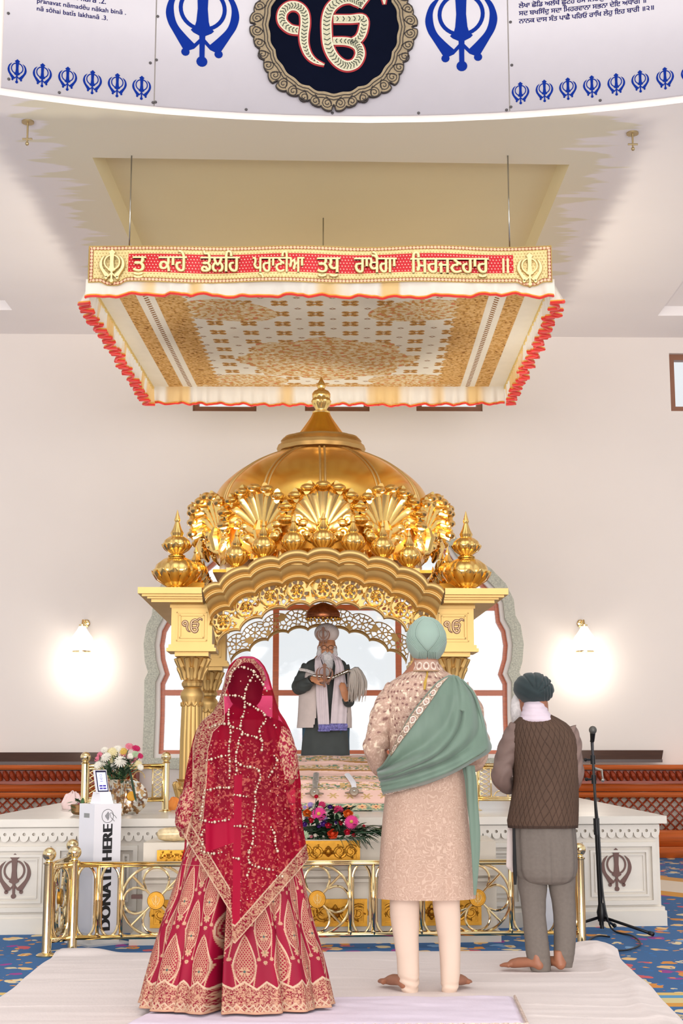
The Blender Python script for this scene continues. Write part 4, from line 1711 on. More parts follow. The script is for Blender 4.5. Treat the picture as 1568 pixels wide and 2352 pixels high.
kf = kalash(.35, .098).build('pot_finial', M_GOLDD, pal, local=True)
fl_ = [(543, 1309), (605, 1287), (673, 1276), (742, 1270), (811, 1276), (879, 1287), (940, 1309)]
for i, (u, v) in enumerate(fl_):
    o = kf if i == 0 else kf.copy()
    if i: COL.objects.link(o)
    x, y, z = LP(u, v, -.12)
    o.parent = pal
    o.location = (x, -.12, z - .0)
    m = MB().box(x - .08, x + .08, -.22, .2, z - .09, z + .004)
    m.build('finial_block', M_GOLD, pal, local=True, smooth=False)
for sg in (-1, 1):
    for y in (.55, .95, 1.55, 1.95):
        o = kf.copy()
        COL.objects.link(o)
        o.parent = pal
        o.location = (sg * 1.12, y, zL(1360) + .12)
    MB().box(sg * 1.12 - .09, sg * 1.12 + .09, .4, 2.1, zL(1360) - .01, zL(1360) + .125).build('finial_block', M_OLDGOLD, pal, local=True, smooth=False)
kb = kalash(.70, .185, 2).build('corner_finial', M_GOLDD, pal, local=True)
i = 0
for u, y in ((405, 0), (1073, 0), (-1, 2.4), (1, 2.4)):
    o = kb if i == 0 else kb.copy()
    if i: COL.objects.link(o)
    i += 1
    o.parent = pal
    xk = LP(u, 1358)[0] if abs(u) > 1 else u * 1.23
    o.location = (xk, y, zL(1360))

# small spotlights standing on the shrine roof, aimed up at the canopy
for k_, (sx_, sy_) in enumerate(((-.92, .55), (.92, .55), (-.92, 2.1), (.92, 2.1))):
    l = bpy.data.lights.new('canopy_spotlight', 'SPOT')
    l.energy = 150
    l.spot_size = math.radians(125)
    l.spot_blend = .8
    l.shadow_soft_size = .12
    l.color = (1, .92, .78)
    o = bpy.data.objects.new('canopy_spotlight', l)
    COL.objects.link(o)
    o.location = (PX0 + sx_, 12 + sy_ + .0, ZP + zL(1360) + .30)
    o.rotation_euler = (PI, 0, 0)

# hanging ornament inside the shrine
q = P(742, 1403, y=12.8)
hl = thing('hanging_lamp', 'copper coloured pierced lamp hanging under the arch of the golden shrine', 'lamp', (q.x, q.y, q.z))
m = MB()
m.lathe([(.15, -.06), (.155, -.04), (.145, -.01), (.11, .03), (.06, .06), (.01, .075)], 48, cap=False)
for k in range(16):
    a = PI / 8 * k
    m.tube([(.15 * cos(a), .15 * sin(a), -.05), (.12 * cos(a + .1), .12 * sin(a + .1), .015), (.02 * cos(a), .02 * sin(a), .07)], .006, 5)
m.build('lamp_dome', mat('copper', S(176, 108, 70), .35, .8, var=.3, vscale=30), hl, local=True)
m = MB()
for k in range(24):
    a = PI / 12 * k
    m.ball((.15 * cos(a), .15 * sin(a), -.075), .012, 6)
m.build('beads', M_OLDGOLD, hl, local=True)
MB().tube([(0, 0, .07), (0, 0, zL(1307) + ZP - q.z)], .004, 5).build('chain', M_STEEL, hl, local=True)
# ------------------------------------------------------------------ marble platform
KP = .11
PY0 = 10.07
fpl = lambda u, v: P(u, v, y=PY0, k=KP)
xL = -2.42
xR = P(1511, 1878, y=PY0, k=KP).x
PB = 16.0
pl = thing('marble_platform', 'long white marble platform with scalloped frieze and dark khanda inlays carrying the golden shrine', 'platform', (0, PY0, 0))
yf = lambda x, d=0: PY0 + KP * x - d


def slab(m, x0, x1, z0, z1, pj=0.0, yb=PB, xo=0.0):
    m.hexa([(x0 - xo, yf(x0, pj), z0), (x1 + xo, yf(x1, pj), z0), (x1 + xo, yb, z0), (x0 - xo, yb, z0), (x0 - xo, yf(x0, pj), z1), (x1 + xo, yf(x1, pj), z1), (x1 + xo, yb, z1), (x0 - xo, yb, z1)])


zf = lambda v, u=1400: P(u, v, y=PY0, k=KP).z
m = MB()
slab(m, xL, xR, ZP - .052, ZP, .05, xo=.05)
m.build('top_slab', M_MARBLE, pl, smooth=False)
m = MB()
slab(m, xL, xR, 0, ZP - .052)
slab(m, xL, xR, 0, zf(2092), .04, xo=.03)
slab(m, xL, xR, zf(2092), zf(2083), .025, xo=.02)
m.build('body', M_MARBLE, pl, smooth=False)
m = MB()
zt, zb_ = ZP - .06, zf(1926)
n = 74
wp = (xR - xL) / n
for i in range(n):
    x = xL + (i + .5) * wp
    pts = [(x - wp / 2, zt), (x - wp / 2, zb_ + .045)] + [(x - wp * .46 * cos(a), zb_ + .038 - .034 * sin(a)) for a in np.linspace(.0, PI, 9)] + [(x + wp / 2, zb_ + .045), (x + wp / 2, zt)]
    m.poly([pts, circ(x, zb_ + .055, .011, 8)], 0, .03, lambda a, b, d: (a, yf(a, d), b))
m.build('scalloped_frieze', M_MARBLE, pl, smooth=False)


def panel(x0, x1, z0, z1, dark=None):
    m = MB()
    for k, (o_, d0, w_) in enumerate(((0, .03, .03), (.055, .018, .016), (.085, .010, .008))):
        a0, a1, b0, b1 = x0 + o_, x1 - o_, z0 + o_, z1 - o_
        m.poly([[(a0, b0), (a1, b0), (a1, b1), (a0, b1)], [(a0 + w_, b0 + w_), (a1 - w_, b0 + w_), (a1 - w_, b1 - w_), (a0 + w_, b1 - w_)]], 0, d0, lambda a, b, d: (a, yf(a, d), b))
    m.build('panel_frame', M_MARBLE, pl, smooth=False)


z0, z1 = zf(2078), zf(1934)
for u0, u1 in ((-75, 116), (1110, 1198), (1338, 1506)):
    panel(fpl(u0, 2000).x, fpl(u1, 2000).x, z0, z1)
panel(fpl(128, 2000).x, fpl(172, 2000).x, z0, z1)
panel(fpl(262, 2000).x, fpl(316, 2000).x, z0, z1)
for u, v in ((33, 2012), (1415, 1997)):
    p = fpl(u, v)
    khanda(MB(), lambda x, y, d: (p.x + x, yf(p.x + x, d), p.z + y), .295, 0, .012).build('khanda_inlay', M_BROWN, pl, smooth=False)

# ------------------------------------------------------------------ offering box with gold carving in front of the platform
GY, KG = 9.42, .07
yg = lambda x, d=0: GY + KG * x - d
fg = lambda u, v: P(u, v, y=GY, k=KG)
gx0, gx1 = fg(327, 2050).x, fg(1140, 2050).x
gb = thing('offering_box', 'long cream offering box with gilded carved panels in front of the marble platform', 'cabinet', ((gx0 + gx1) / 2, GY, 0))


def gslab(m, x0, x1, z0, z1, pj=0.0):
    m.hexa([(x0, yg(x0, pj), z0), (x1, yg(x1, pj), z0), (x1, yf(x1, .06) - .01, z0), (x0, yf(x0, .06) - .01, z0), (x0, yg(x0, pj), z1), (x1, yg(x1, pj), z1), (x1, yf(x1, .06) - .01, z1), (x0, yf(x0, .06) - .01, z1)])


zg = lambda v: P(742, v, y=GY, k=KG).z
m = MB()
gslab(m, gx0, gx1, zg(2140), zg(1934))
gslab(m, gx0 - .0, gx1 + .0, zg(2026), zg(2018), .03)
gslab(m, gx0 - .0, gx1 + .0, zg(2012), zg(1998), .05)
m.build('body', M_PAINTW, gb, smooth=False)
m = MB()
gslab(m, gx0 - .07, gx1 + .02, 0, zg(2142), .06)
m.build('plinth', M_MARBLE, gb, smooth=False)
ux0, ux1 = fg(676, 1950).x, fg(827, 1950).x
m = MB()
m.hexa([(ux0, yg(ux0, .10), zg(1980)), (ux1, yg(ux1, .10), zg(1980)), (ux1, yg(ux1, -.45), zg(1980)), (ux0, yg(ux0, -.45), zg(1980)),
        (ux0, yg(ux0, .10), zg(1927)), (ux1, yg(ux1, .10), zg(1927)), (ux1, yg(ux1, -.45), zg(1927)), (ux0, yg(ux0, -.45), zg(1927))])
m.build('flower_stand', M_PAINTW, gb, smooth=False)


def carved(u0, v0, u1, v1, pj, n, name='gilded_panel'):
    a, b = fg(u0, v1), fg(u1, v0)
    m = MB()
    w = .022
    f = lambda x, z, d: (x, yg(x, pj + d), z)
    m.poly([[(a.x, a.z), (b.x, a.z), (b.x, b.z), (a.x, b.z)]], -.01, .006, f)
    m.poly([[(a.x, a.z), (b.x, a.z), (b.x, b.z), (a.x, b.z)], [(a.x + w, a.z + w), (b.x - w, a.z + w), (b.x - w, b.z - w), (a.x + w, b.z - w)]], 0, .024, f)
    m.poly([[(a.x + w, a.z + w), (b.x - w, a.z + w), (b.x - w, b.z - w), (a.x + w, b.z - w)], [(a.x + w * 1.5, a.z + w * 1.5), (b.x - w * 1.5, a.z + w * 1.5), (b.x - w * 1.5, b.z - w * 1.5), (a.x + w * 1.5, b.z - w * 1.5)]], 0, .014, f)
    o = m.build(name, M_OLDGOLD, gb, smooth=False)
    m = MB()
    hz = (b.z - a.z) / 2 - w * 1.4
    zc_ = (a.z + b.z) / 2
    step = (b.x - a.x - 2 * w) / n
    for i in range(n):
        cx_ = a.x + w + step * (i + .5)
        s = 1 if cx_ < (a.x + b.x) / 2 else -1
        mid_ = n % 2 == 1 and i == n // 2
        if mid_:
            for k in range(8):
                t = k * PI / 4
                L_ = hz * (.95 if k % 2 == 0 else .7)
                m.tube([f(cx_ + .01 * cos(t), zc_ + .01 * sin(t), .012), f(cx_ + L_ * .55 * cos(t), zc_ + L_ * .55 * sin(t), .022), f(cx_ + L_ * cos(t), zc_ + L_ * sin(t), .01)], [.006, .020, .003], 6, flat=.7)
            m.ball(f(cx_, zc_, .024), .018, 10)
            continue
        pts, rr = [], []
        for j in range(24):
            q = j / 23
            t = PI * .9 + q * 2.7 * PI
            r_ = hz * .92 * (1 - q) ** .8 + .008
            pts.append(f(cx_ + s * r_ * cos(t), zc_ + r_ * sin(t) * (1 if i % 2 else -1), .012))
            rr.append(.011 * (1 - .5 * q))
        m.tube(pts, rr, 6)
        for k in range(4):
            t = k * PI / 2 + .8
            bx, bz = cx_ + hz * .95 * cos(t), zc_ + hz * .9 * sin(t)
            m.tube([f(bx, bz, .008), f(bx - .03 * cos(t + s), bz - .03 * sin(t + s), .018), f(bx - .05 * cos(t + 1.4 * s), bz - .05 * sin(t + 1.4 * s), .008)], [.003, .012, .002], 6)
    m.build('carving', M_OLDGOLD, o)


carved(682, 1928, 826, 1978, .10, 5)
carved(361, 1952, 452, 1979, 0, 4)
carved(898, 1944, 1050, 1975, 0, 5)
carved(345, 2066, 445, 2131, 0, 3)
carved(696, 2064, 843, 2128, 0, 5)
carved(876, 2062, 1104, 2126, 0, 7)
m = MB()
p = fg(305, 2064)
tb = fg(316, 2060)
m.hexa([(tb.x - .04, yg(tb.x, .01), tb.z - .012), (tb.x + .03, yg(tb.x, .01), tb.z - .012), (tb.x + .03, yg(tb.x, -.05), tb.z - .012), (tb.x - .04, yg(tb.x, -.05), tb.z - .012),
        (tb.x - .04, yg(tb.x, .01), tb.z + .012), (tb.x + .03, yg(tb.x, .01), tb.z + .012), (tb.x + .03, yg(tb.x, -.05), tb.z + .012), (tb.x - .04, yg(tb.x, -.05), tb.z + .012)])
m.build('hinge_block', M_BROWN, gb, smooth=False)

# ------------------------------------------------------------------ polished brass railing on the floor
A0 = Vector((P(165, 2187, z=0).x, P(165, 2187, z=0).y, 0))
B0 = Vector((P(1336, 2174, z=0).x, P(1336, 2174, z=0).y, 0))
KR = (B0.y - A0.y) / (B0.x - A0.x)
RY = A0.y - KR * A0.x
rp = lambda u, v: P(u, v, y=RY, k=KR)
rl = thing('brass_railing', 'low polished brass railing with round wheel ornaments in front of the offering box', 'railing', tuple(A0))
ZT, ZB_ = rp(700, 1984).z, rp(700, 2148).z


def post(p, name='post', h=.53):
    m = MB()
    m.lathe([(.062, 0), (.062, .006), (.05, .014), (.03, .02), (.0285, .03), (.0285, h), (.034, h + .004), (.034, h + .012), (.022, h + .018), (.02, h + .03)], 24, p)
    m.build(name, M_BRASS, rl)
    MB().ball((p[0], p[1], h + .062), .041, 24).build('ball', M_BRASS, rl)


P1 = P(106, 2196, z=0)
P3 = Vector((P1.x - .01, P1.y + .80, 0))
for q in (P1, A0, P3, B0): post((q.x, q.y, 0))
P4 = Vector((B0.x + .03, B0.y + .6, 0))
post((P4.x, P4.y, 0))


def frame_piece(a, b, items, nm='panel'):
    """rails from a to b with stiles, pointed ovals and wheels; items: (kind, position 0..1, width in m)"""
    d = (b - a)
    L = d.length
    t = d / L
    nrm = Vector((-t.y, t.x, 0))
    W3 = lambda x, z, y=0.0: a + t * x + nrm * y + Vector((0, 0, z))
    m = MB()
    m.bar(W3(0, ZT), W3(L, ZT), .022, .026)
    MB().bar(W3(0, ZB_), W3(L, ZB_), .022, .026).build('bottom_rail', M_BRASS, rl, sh=30)
    m.bar(W3(0, ZT + .016), W3(L, ZT + .016), .03, .008)
    m.build('top_rail', M_BRASS, rl, sh=30)
    H = ZT - ZB_
    zc_ = (ZT + ZB_) / 2
    for kind, x, w in items:
        if kind == 's':
            m = MB().bar(W3(x, ZB_), W3(x, ZT), .020, .022)
            m.tube([W3(x, ZB_ + .012), W3(x, ZB_ + .03)], [.018, .010], 8)
            m.build('stile', M_BRASS, rl)
        elif kind == 'o':
            m = MB()
            r = w / 2
            pts = []
            hh = H / 2 - .012
            for sg in (1, -1):
                arc_ = [(r * cos(q), (hh - r * 1.35) + r * 1.35 * sin(q)) for q in np.linspace(0, PI, 13)]
                arc_ = [(x_, z_ + (.012 * (1 - abs(x_) / r))) for x_, z_ in arc_]
                pts += [(x_ * sg, z_ * sg) for x_, z_ in arc_]
            m.tube([W3(x + px_, zc_ + pz_) for px_, pz_ in pts], .0085, 8, closed=True)
            m.build('oval', M_BRASS, rl)
        elif kind == 'w':
            m = MB()
            R1 = H / 2 - .004
            m.tube([W3(x + R1 * cos(q), zc_ + R1 * sin(q)) for q in np.linspace(0, 2 * PI, 49)[:-1]], .0085, 8, closed=True)
            R2 = R1 - .022
            for k in range(4):
                c0 = k * PI / 2
                pts = []
                for q in np.linspace(-1, 1, 17):
                    # petal: leaves one spoke, bulges to the ring, comes back to the next spoke
                    ang = q * 2.05
                    rr = R1 * .37
                    cx_ = R1 * .575
                    px_, pz_ = cx_ + rr * cos(ang) * .98, rr * sin(ang) * 1.0
                    pts.append((px_, pz_))
                pts = [(R1 * .33, -R1 * .30)] + pts + [(R1 * .33, R1 * .30)]
                m.tube([W3(x + px_ * cos(c0) - pz_ * sin(c0), zc_ + px_ * sin(c0) + pz_ * cos(c0)) for px_, pz_ in pts], .0075, 8)
                s0 = c0 + PI / 4
                m.tube([W3(x + R1 * .25 * cos(s0), zc_ + R1 * .25 * sin(s0)), W3(x + R1 * cos(s0), zc_ + R1 * sin(s0))], .0075, 8)
            m.build('wheel', M_BRASS, rl)
            m = MB()
            m.lathe([(.050, -.012), (.054, -.006), (.054, .006), (.050, .012), (.044, .012), (.043, .008)], 32, W3(x, zc_), axis=-nrm)
            o = m.build('medallion', M_OLDGOLD, rl)
            khanda(MB(), lambda x_, y_, d_: W3(x + x_, zc_ + y_, -.008 - d_), .07, 0, .005, 4).build('medallion_khanda', M_GOLD, o)


def us(u):  # photo column -> distance along the front rail
    p = rp(u, 2066)
    return (Vector((p.x, p.y, 0)) - A0).length


sc_ = (us(1172) - us(803)) / 369
it = []
for u in (225, 279, 437, 491, 545, 599, 653, 803, 857, 912, 966, 1020, 1172, 1226, 1281): it.append(('s', us(u), 0))
for a, b in ((170, 225), (225, 279), (437, 491), (491, 545), (545, 599), (599, 653), (803, 857), (857, 912), (912, 966), (966, 1020), (1172, 1226), (1226, 1281), (1281, 1330)):
    it.append(('o', us((a + b) / 2), (us(b) - us(a)) * .74))
for u in (358, 728, 1096): it.append(('w', us(u), 0))
frame_piece(A0, B0, it)
V1 = Vector((P1.x, P1.y, 0))
frame_piece(V1, A0, [('o', (A0 - V1).length / 2, .12)])
frame_piece(V1, P3, [('o', .10, .1), ('s', .17, 0), ('w', .40, 0), ('s', .63, 0), ('o', .70, .1)])
frame_piece(B0, P4, [('o', .1, .1), ('w', .33, 0)])

# ------------------------------------------------------------------ low brass rails on the platform, left and right of the shrine


def top_rail(pa_, pb_, label, lat=False):
    t = thing('shrine_rail', label, 'railing', (pa_[0], pa_[1], ZP), 0, 'brass rails on the platform')
    a, b = Vector((pa_[0], pa_[1], ZP)), Vector((pb_[0], pb_[1], ZP))
    h = .36
    for q in (a, b):
        MB().lathe([(.05, 0), (.05, .006), (.03, .014), (.027, .02), (.027, h), (.034, h + .004), (.02, h + .014), (.02, h + .02)], 20, q).build('post', M_BRASS, t)
        MB().ball((q.x, q.y, ZP + h + .048), .038, 20).build('ball', M_BRASS, t)
    d = b - a
    L = d.length
    tt = d / L
    W3 = lambda x, z: a + tt * x + Vector((0, 0, z))
    m = MB()
    for z, w in ((.345, .02), (.325, .014), (.10, .014), (.085, .02)): m.tube([W3(0, z), W3(L, z)], w * .6, 8)
    for x in (.03, .12, L - .12, L - .03): m.bar(W3(x, .09), W3(x, .33), .012, .012)
    m.build('bars', M_BRASS, t)
    m = MB()
    r = .055
    rows_ = 4
    n = int((L - .28) / (2 * r))
    for j in range(rows_ + 1):
        for i in range(n + (j % 2)):
            cx_ = .14 + r + i * 2 * r - (r if j % 2 else 0)
            z = .10 + j * .050
            pts = [(cx_ + r * cos(q), z + r * .95 * sin(q)) for q in np.linspace(0, PI, 9)]
            pts = [(x, zz) for x, zz in pts if .12 <= x <= L - .12 and zz < .33]
            if len(pts) > 2: m.tube([W3(x, zz) for x, zz in pts], .0045, 5)
    m.build('fish_scale_grille', M_BRASS, t)
    m = MB()
    for x0 in (.04, L - .11):
        m = MB()
        for j in range(6):
            for s in (0, 1):
                z = .11 + j * .037
                m.tube([W3(x0 + s * .07, z), W3(x0 + .035, z + .018), W3(x0 + (1 - s) * .07, z + .036)], .004, 5)
        m.build('side_lattice', M_BRASS, t)


p1, p2 = P(172, 1876, z=ZP), P(379, 1864, z=ZP)
top_rail((p1.x, p1.y + .35), (p2.x, p2.y), 'brass rail with fish scale grille on the platform at the left, behind the silver vase')
p1, p2 = P(1092, 1862, z=ZP), P(1300, 1866, z=ZP)
top_rail((p1.x, p1.y), (p2.x, p2.y + .2), 'brass rail with fish scale grille on the platform at the right, between the two men')

# ------------------------------------------------------------------ wall lamps


def sconce(u, v, label):
    c = P(u, v, y=16.58, k=WK)
    t = thing('wall_lamp', label, 'lamp', (c.x, c.y, c.z), 0, 'wall lamps beside the arched window')
    m = MB()
    m.lathe([(.035, .17), (.06, .12), (.115, .04), (.135, -.02), (.125, -.08), (.095, -.12)], 48, fl=lambda a, i: 1 + .05 * abs(cos(8 * a)), cap=False)
    m.build('glass_shade', mat('frosted_glass', S(250, 245, 238), .3, emis=(1, .95, .86), estr=1.1, var=.02), t, local=True)
    m = MB()
    m.lathe([(.03, .165), (.04, .17), (.04, .19), (.012, .20)], 24)
    MB().lathe([(.100, -.135), (.108, -.13), (.108, -.118), (.098, -.115)], 32).build('brass_ring', M_BRASS, t, local=True)
    m.tube([(0, 0, .19), (0, .02, .24), (0, .12, .25), (0, .215, .22)], .012, 8)
    m.lathe([(.05, 0), (.05, .012), (.03, .02)], 20, (0, .222, .22), axis=(0, -1, 0))
    m.build('brass_arm', M_BRASS, t, local=True)
    l = bpy.data.lights.new('lamp_bulb', 'POINT')
    l.energy = 10
    l.color = (1, .93, .82)
    l.shadow_soft_size = .05
    o = bpy.data.objects.new('lamp_bulb', l)
    COL.objects.link(o)
    o.location = (c.x, c.y - .0, c.z - .28)


sconce(188, 1472, 'glowing tulip shaped wall lamp left of the arched window')
sconce(1342, 1472, 'glowing tulip shaped wall lamp right of the arched window')

# ------------------------------------------------------------------ white sheet and folded pad on the carpet


def sheet():
    n, c = 240, 320
    t, s = np.meshgrid(np.linspace(0, 1, n), np.linspace(0, 1, c), indexing='ij')
    fl0, fr0 = P(128, 2192, z=0), P(1408, 2186, z=0)
    nl, nr = P(-420, 2480, z=0), P(1760, 2560, z=0)
    L0 = P(-10, 2296, z=0)
    R0 = P(1580, 2362, z=0)
    lx = np.interp(t, [0, .42, 1], [fl0.x, L0.x, nl.x])
    ly = np.interp(t, [0, .42, 1], [fl0.y, L0.y, nl.y])
    rx = np.interp(t, [0, .62, 1], [fr0.x, R0.x, nr.x + .2])
    ry = np.interp(t, [0, .62, 1], [fr0.y, R0.y, nr.y])
    X = lx + (rx - lx) * s
    Y = ly + (ry - ly) * s + .02 * (vnoise(s * 9, t * 0, 3) - .5) * (1 - t)
    X = X + .05 * (vnoise(t * 9, s * 0, 4) - .5) * (2 * s - 1) ** 4
    Z = .006 + .007 * vnoise(X * 1.2, Y * 7, 1) + .004 * vnoise(X * 3, Y * 16, 2)
    ridge = np.abs(np.sin(Y * 9 + 1.2 * vnoise(X * 1.5, Y * .5, 8) * 3))
    Z += .006 * np.maximum(0, 1 - ridge * 7) * vnoise(X * 1.1, Y * 2, 6)
    e = np.minimum(np.minimum(t, s), 1 - s)
    Z = Z * sm(0, .01, e) + .004
    d2 = np.hypot((X - fr0.x + .14) / .17, (Y - fr0.y + .08) / .16)
    Z += .055 * np.exp(-d2 ** 4) * (.75 + .4 * vnoise(X * 22, Y * 8, 5))
    dr = np.abs(s - .965 - .008 * np.sin(t * 22))
    Z += .018 * np.exp(-(dr / .014) ** 2) * sm(.02, .1, t) * (.6 + .6 * vnoise(t * 20, s * 2, 6))
    d3 = np.hypot((X - fl0.x - .14) / .20, (Y - fl0.y + .05) / .12)
    Z += .03 * np.exp(-d3 ** 4)
    # under the feet and the pad the sheet lies flat
    o = gridmesh('floor_sheet', X, Y, Z, mat('white_cotton', S(232, 219, 214), .85, var=.012, vscale=3, bump=.15, bscale=60), None)
    tag(o, 'large white cotton sheet spread on the blue carpet under the standing people', 'sheet')
    return o


sheet()
n, c = 60, 260
t, s = np.meshgrid(np.linspace(0, 1, n), np.linspace(0, 1, c), indexing='ij')
a, b, c_, d_ = P(400, 2284, z=.04), P(1176, 2281, z=.04), P(1206, 2346, z=.04), P(276, 2352, z=.04)
X = (a.x * (1 - s) + b.x * s) * (1 - t) + (d_.x * (1 - s) + c_.x * s) * t
Y = (a.y * (1 - s) + b.y * s) * (1 - t) + (d_.y * (1 - s) + c_.y * s) * t
e = np.minimum(np.minimum(t, 1 - t) * .5, np.minimum(s, 1 - s) * 2.2)
Z = .016 + .013 * sm(0, .035, e) + .007 * vnoise(X * 5 + Y * 3, Y * 14, 11) + .003 * vnoise(X * 16, Y * 10, 12)
pad = gridmesh('folded_pad', X, Y, Z, mat('pale_lilac_cotton', S(228, 214, 228), .8, var=.02, vscale=4, bump=.15, bscale=50), None)
tag(pad, 'pale lilac folded cotton pad with lace edge under the feet of the woman in red', 'mat')
m = MB()
pts = [(X[-1, i], Y[-1, i] - .012 + .008 * sin(i * .9), .03) for i in range(0, c, 1)] + [(X[i, -1] + .01, Y[i, -1], .03) for i in range(n - 1, -1, -3)]
m.tube(pts, .007, 5)
lo = m.build('lace_edge', mat('beige_lace', S(206, 184, 170), .8, var=.35, vscale=90), pad)
# ------------------------------------------------------------------ people
SKIN = mat('brown_skin', S(152, 98, 72), .5, var=.05, vscale=14, sss=.06)


def rowsY(rows, Yc, ratio):
    """silhouette rows (v, uL, uR[, dy[, ratio]]) -> arrays z, cx, cy, rx, ry sorted from top to bottom"""
    out = []
    for r in rows:
        dy = r[3] if len(r) > 3 else 0
        ra = r[4] if len(r) > 4 else ratio
        y = Yc + dy
        a, b = P(r[1], r[0], y=y), P(r[2], r[0], y=y)
        out.append(((a.z + b.z) / 2, (a.x + b.x) / 2, y, (b.x - a.x) / 2, (b.x - a.x) / 2 * ra))
    return np.array(out)


def ringat(R, z):
    o = R[::-1]
    return [np.interp(z, o[:, 0], o[:, i]) for i in range(1, 5)]


def silo(name, rows, Yc, m, parent, ratio=.6, n=120, K=100, sq=2.2, fold=None, colf=None, caps=True, amin=0.0, amax=2 * PI, keep=None, smooth_=3, grow=0.0):
    R = rowsY(rows, Yc, ratio)
    z = np.linspace(R[0, 0], R[-1, 0], K)
    cx, cy, rx, ry = ringat(R, z)
    for _ in range(smooth_):
        for q in (cx, cy, rx, ry): q[1:-1] = (q[:-2] + 2 * q[1:-1] + q[2:]) / 4
    rx, ry = rx + grow, ry + grow
    full = amax - amin > 2 * PI - 1e-3
    A = np.linspace(amin, amax, n, endpoint=not full)
    AA, ZZ = np.meshgrid(A, z)
    T = (z[0] - ZZ) / (z[0] - z[-1])
    ca, sa = np.cos(AA), np.sin(AA)
    e = 2 / sq
    f = fold(AA, T, ZZ) if fold else 1.0
    X = cx[:, None] + rx[:, None] * f * np.sign(ca) * np.abs(ca) ** e
    Y = cy[:, None] + ry[:, None] * f * np.sign(sa) * np.abs(sa) ** e
    col = colf(X, Y, ZZ, AA, T) if colf else None
    o = gridmesh(name, X, Y, ZZ, m, parent, wrap=full, col=col, caps=caps and full)
    if keep is not None:
        bm = bmesh.new()
        bm.from_mesh(o.data)
        inv = wm(parent)
        dead = [fc for fc in bm.faces if not keep(inv @ fc.calc_center_median())]
        bmesh.ops.delete(bm, geom=dead, context='FACES')
        bm.to_mesh(o.data)
        bm.free()
    return o


def surfY(R, u, v, off=0.0):
    """point on the near side of a ring-built surface seen at (u, v)"""
    y = R[0, 2]
    for _ in range(6):
        p = P(u, v, y=y)
        cx, cy, rx, ry = ringat(R, p.z)
        q = min(.985, abs(p.x - cx) / rx)
        y = cy - ry * (1 - q ** 2.2) ** (1 / 2.2) - off
    return P(u, v, y=y)


def toUV(p):
    zc = p[1] * cp + (p[2] - CAMH) * sp
    yc = -p[1] * sp + (p[2] - CAMH) * cp
    return 784 + F * p[0] / zc, 1176 - F * yc / zc


def px(u, v, y): return P(u, v, y=y)


def limb(m, pts, r, seg=16, flat=1.0): return m.tube(catmull(pts, 5), list(np.interp(np.linspace(0, len(pts) - 1, (len(pts) - 1) * 5 + 1), range(len(pts)), r)), seg, flat=flat)


def hand(m, w, d, up, L=.18, curl=.7, side=1):
    """palm with five bent fingers; w wrist, d direction, up back-of-hand normal"""
    w, d, up = Vector(w), Vector(d).normalized(), Vector(up)
    up = (up - d * up.dot(d)).normalized()
    s = d.cross(up) * side
    k = L / .18
    for j in range(4):
        o = (j - 1.5) * .019 * k
        m.tube([w + s * o * .5, w + d * .045 * k + s * o * .9, w + d * .085 * k + s * o], [.015 * k, .014 * k, .011 * k], 10)
        ln = (.036, .042, .040, .031)[j] * k
        p = w + d * .088 * k + s * o
        pts = [p]
        a = 0
        for q in range(3):
            a += curl * (.55 + .15 * q)
            p = p + (d * cos(a) - up * sin(a)) * ln * (1, .68, .5)[q]
            pts.append(p)
        m.tube(pts, [.0095 * k, .009 * k, .008 * k, .006 * k], 8)
        m.ball(pts[-1], .0062 * k, 8)
    p = w + d * .02 * k - s * .022 * k
    pts = [p, p + (d * .7 - s * .7) * .035 * k, p + (d * 1.0 - s * .65 - up * .25) * .055 * k, p + (d * 1.25 - s * .45 - up * .5) * .07 * k]
    m.tube(pts, [.014 * k, .012 * k, .0095 * k, .007 * k], 8)


def foot(m, heel, d, L=.25, w=.045):
    """bare foot with five toes from the heel towards d"""
    heel, d = Vector(heel), Vector((d[0], d[1], 0)).normalized()
    s = Vector((d.y, -d.x, 0))
    up = Vector((0, 0, 1))
    m.tube([heel + up * .10 + d * .045, heel + up * .045 + d * .04], [.028, .031], 12)
    m.ball(heel + up * .026 + d * .03, .030, 12)
    m.tube([heel + up * .03 + d * .04, heel + up * .038 + d * .08, heel + up * .030 + d * L * .6, heel + up * .020 + d * L * .8], [.031, .034, .036, .030], 14, flat=.8)
    for j in range(5):
        o = (j - 2) * w * .42
        p = heel + d * (L * .78 - abs(j - 1) * .008) + s * o + up * .014
        m.tube([p, p + d * L * .12 + up * .004, p + d * L * .22 - up * .003], [.013, .011, .008] if j else [.016, .015, .011], 8)
        m.ball(p + d * L * .22 - up * .003, .009 if j else .012, 8)


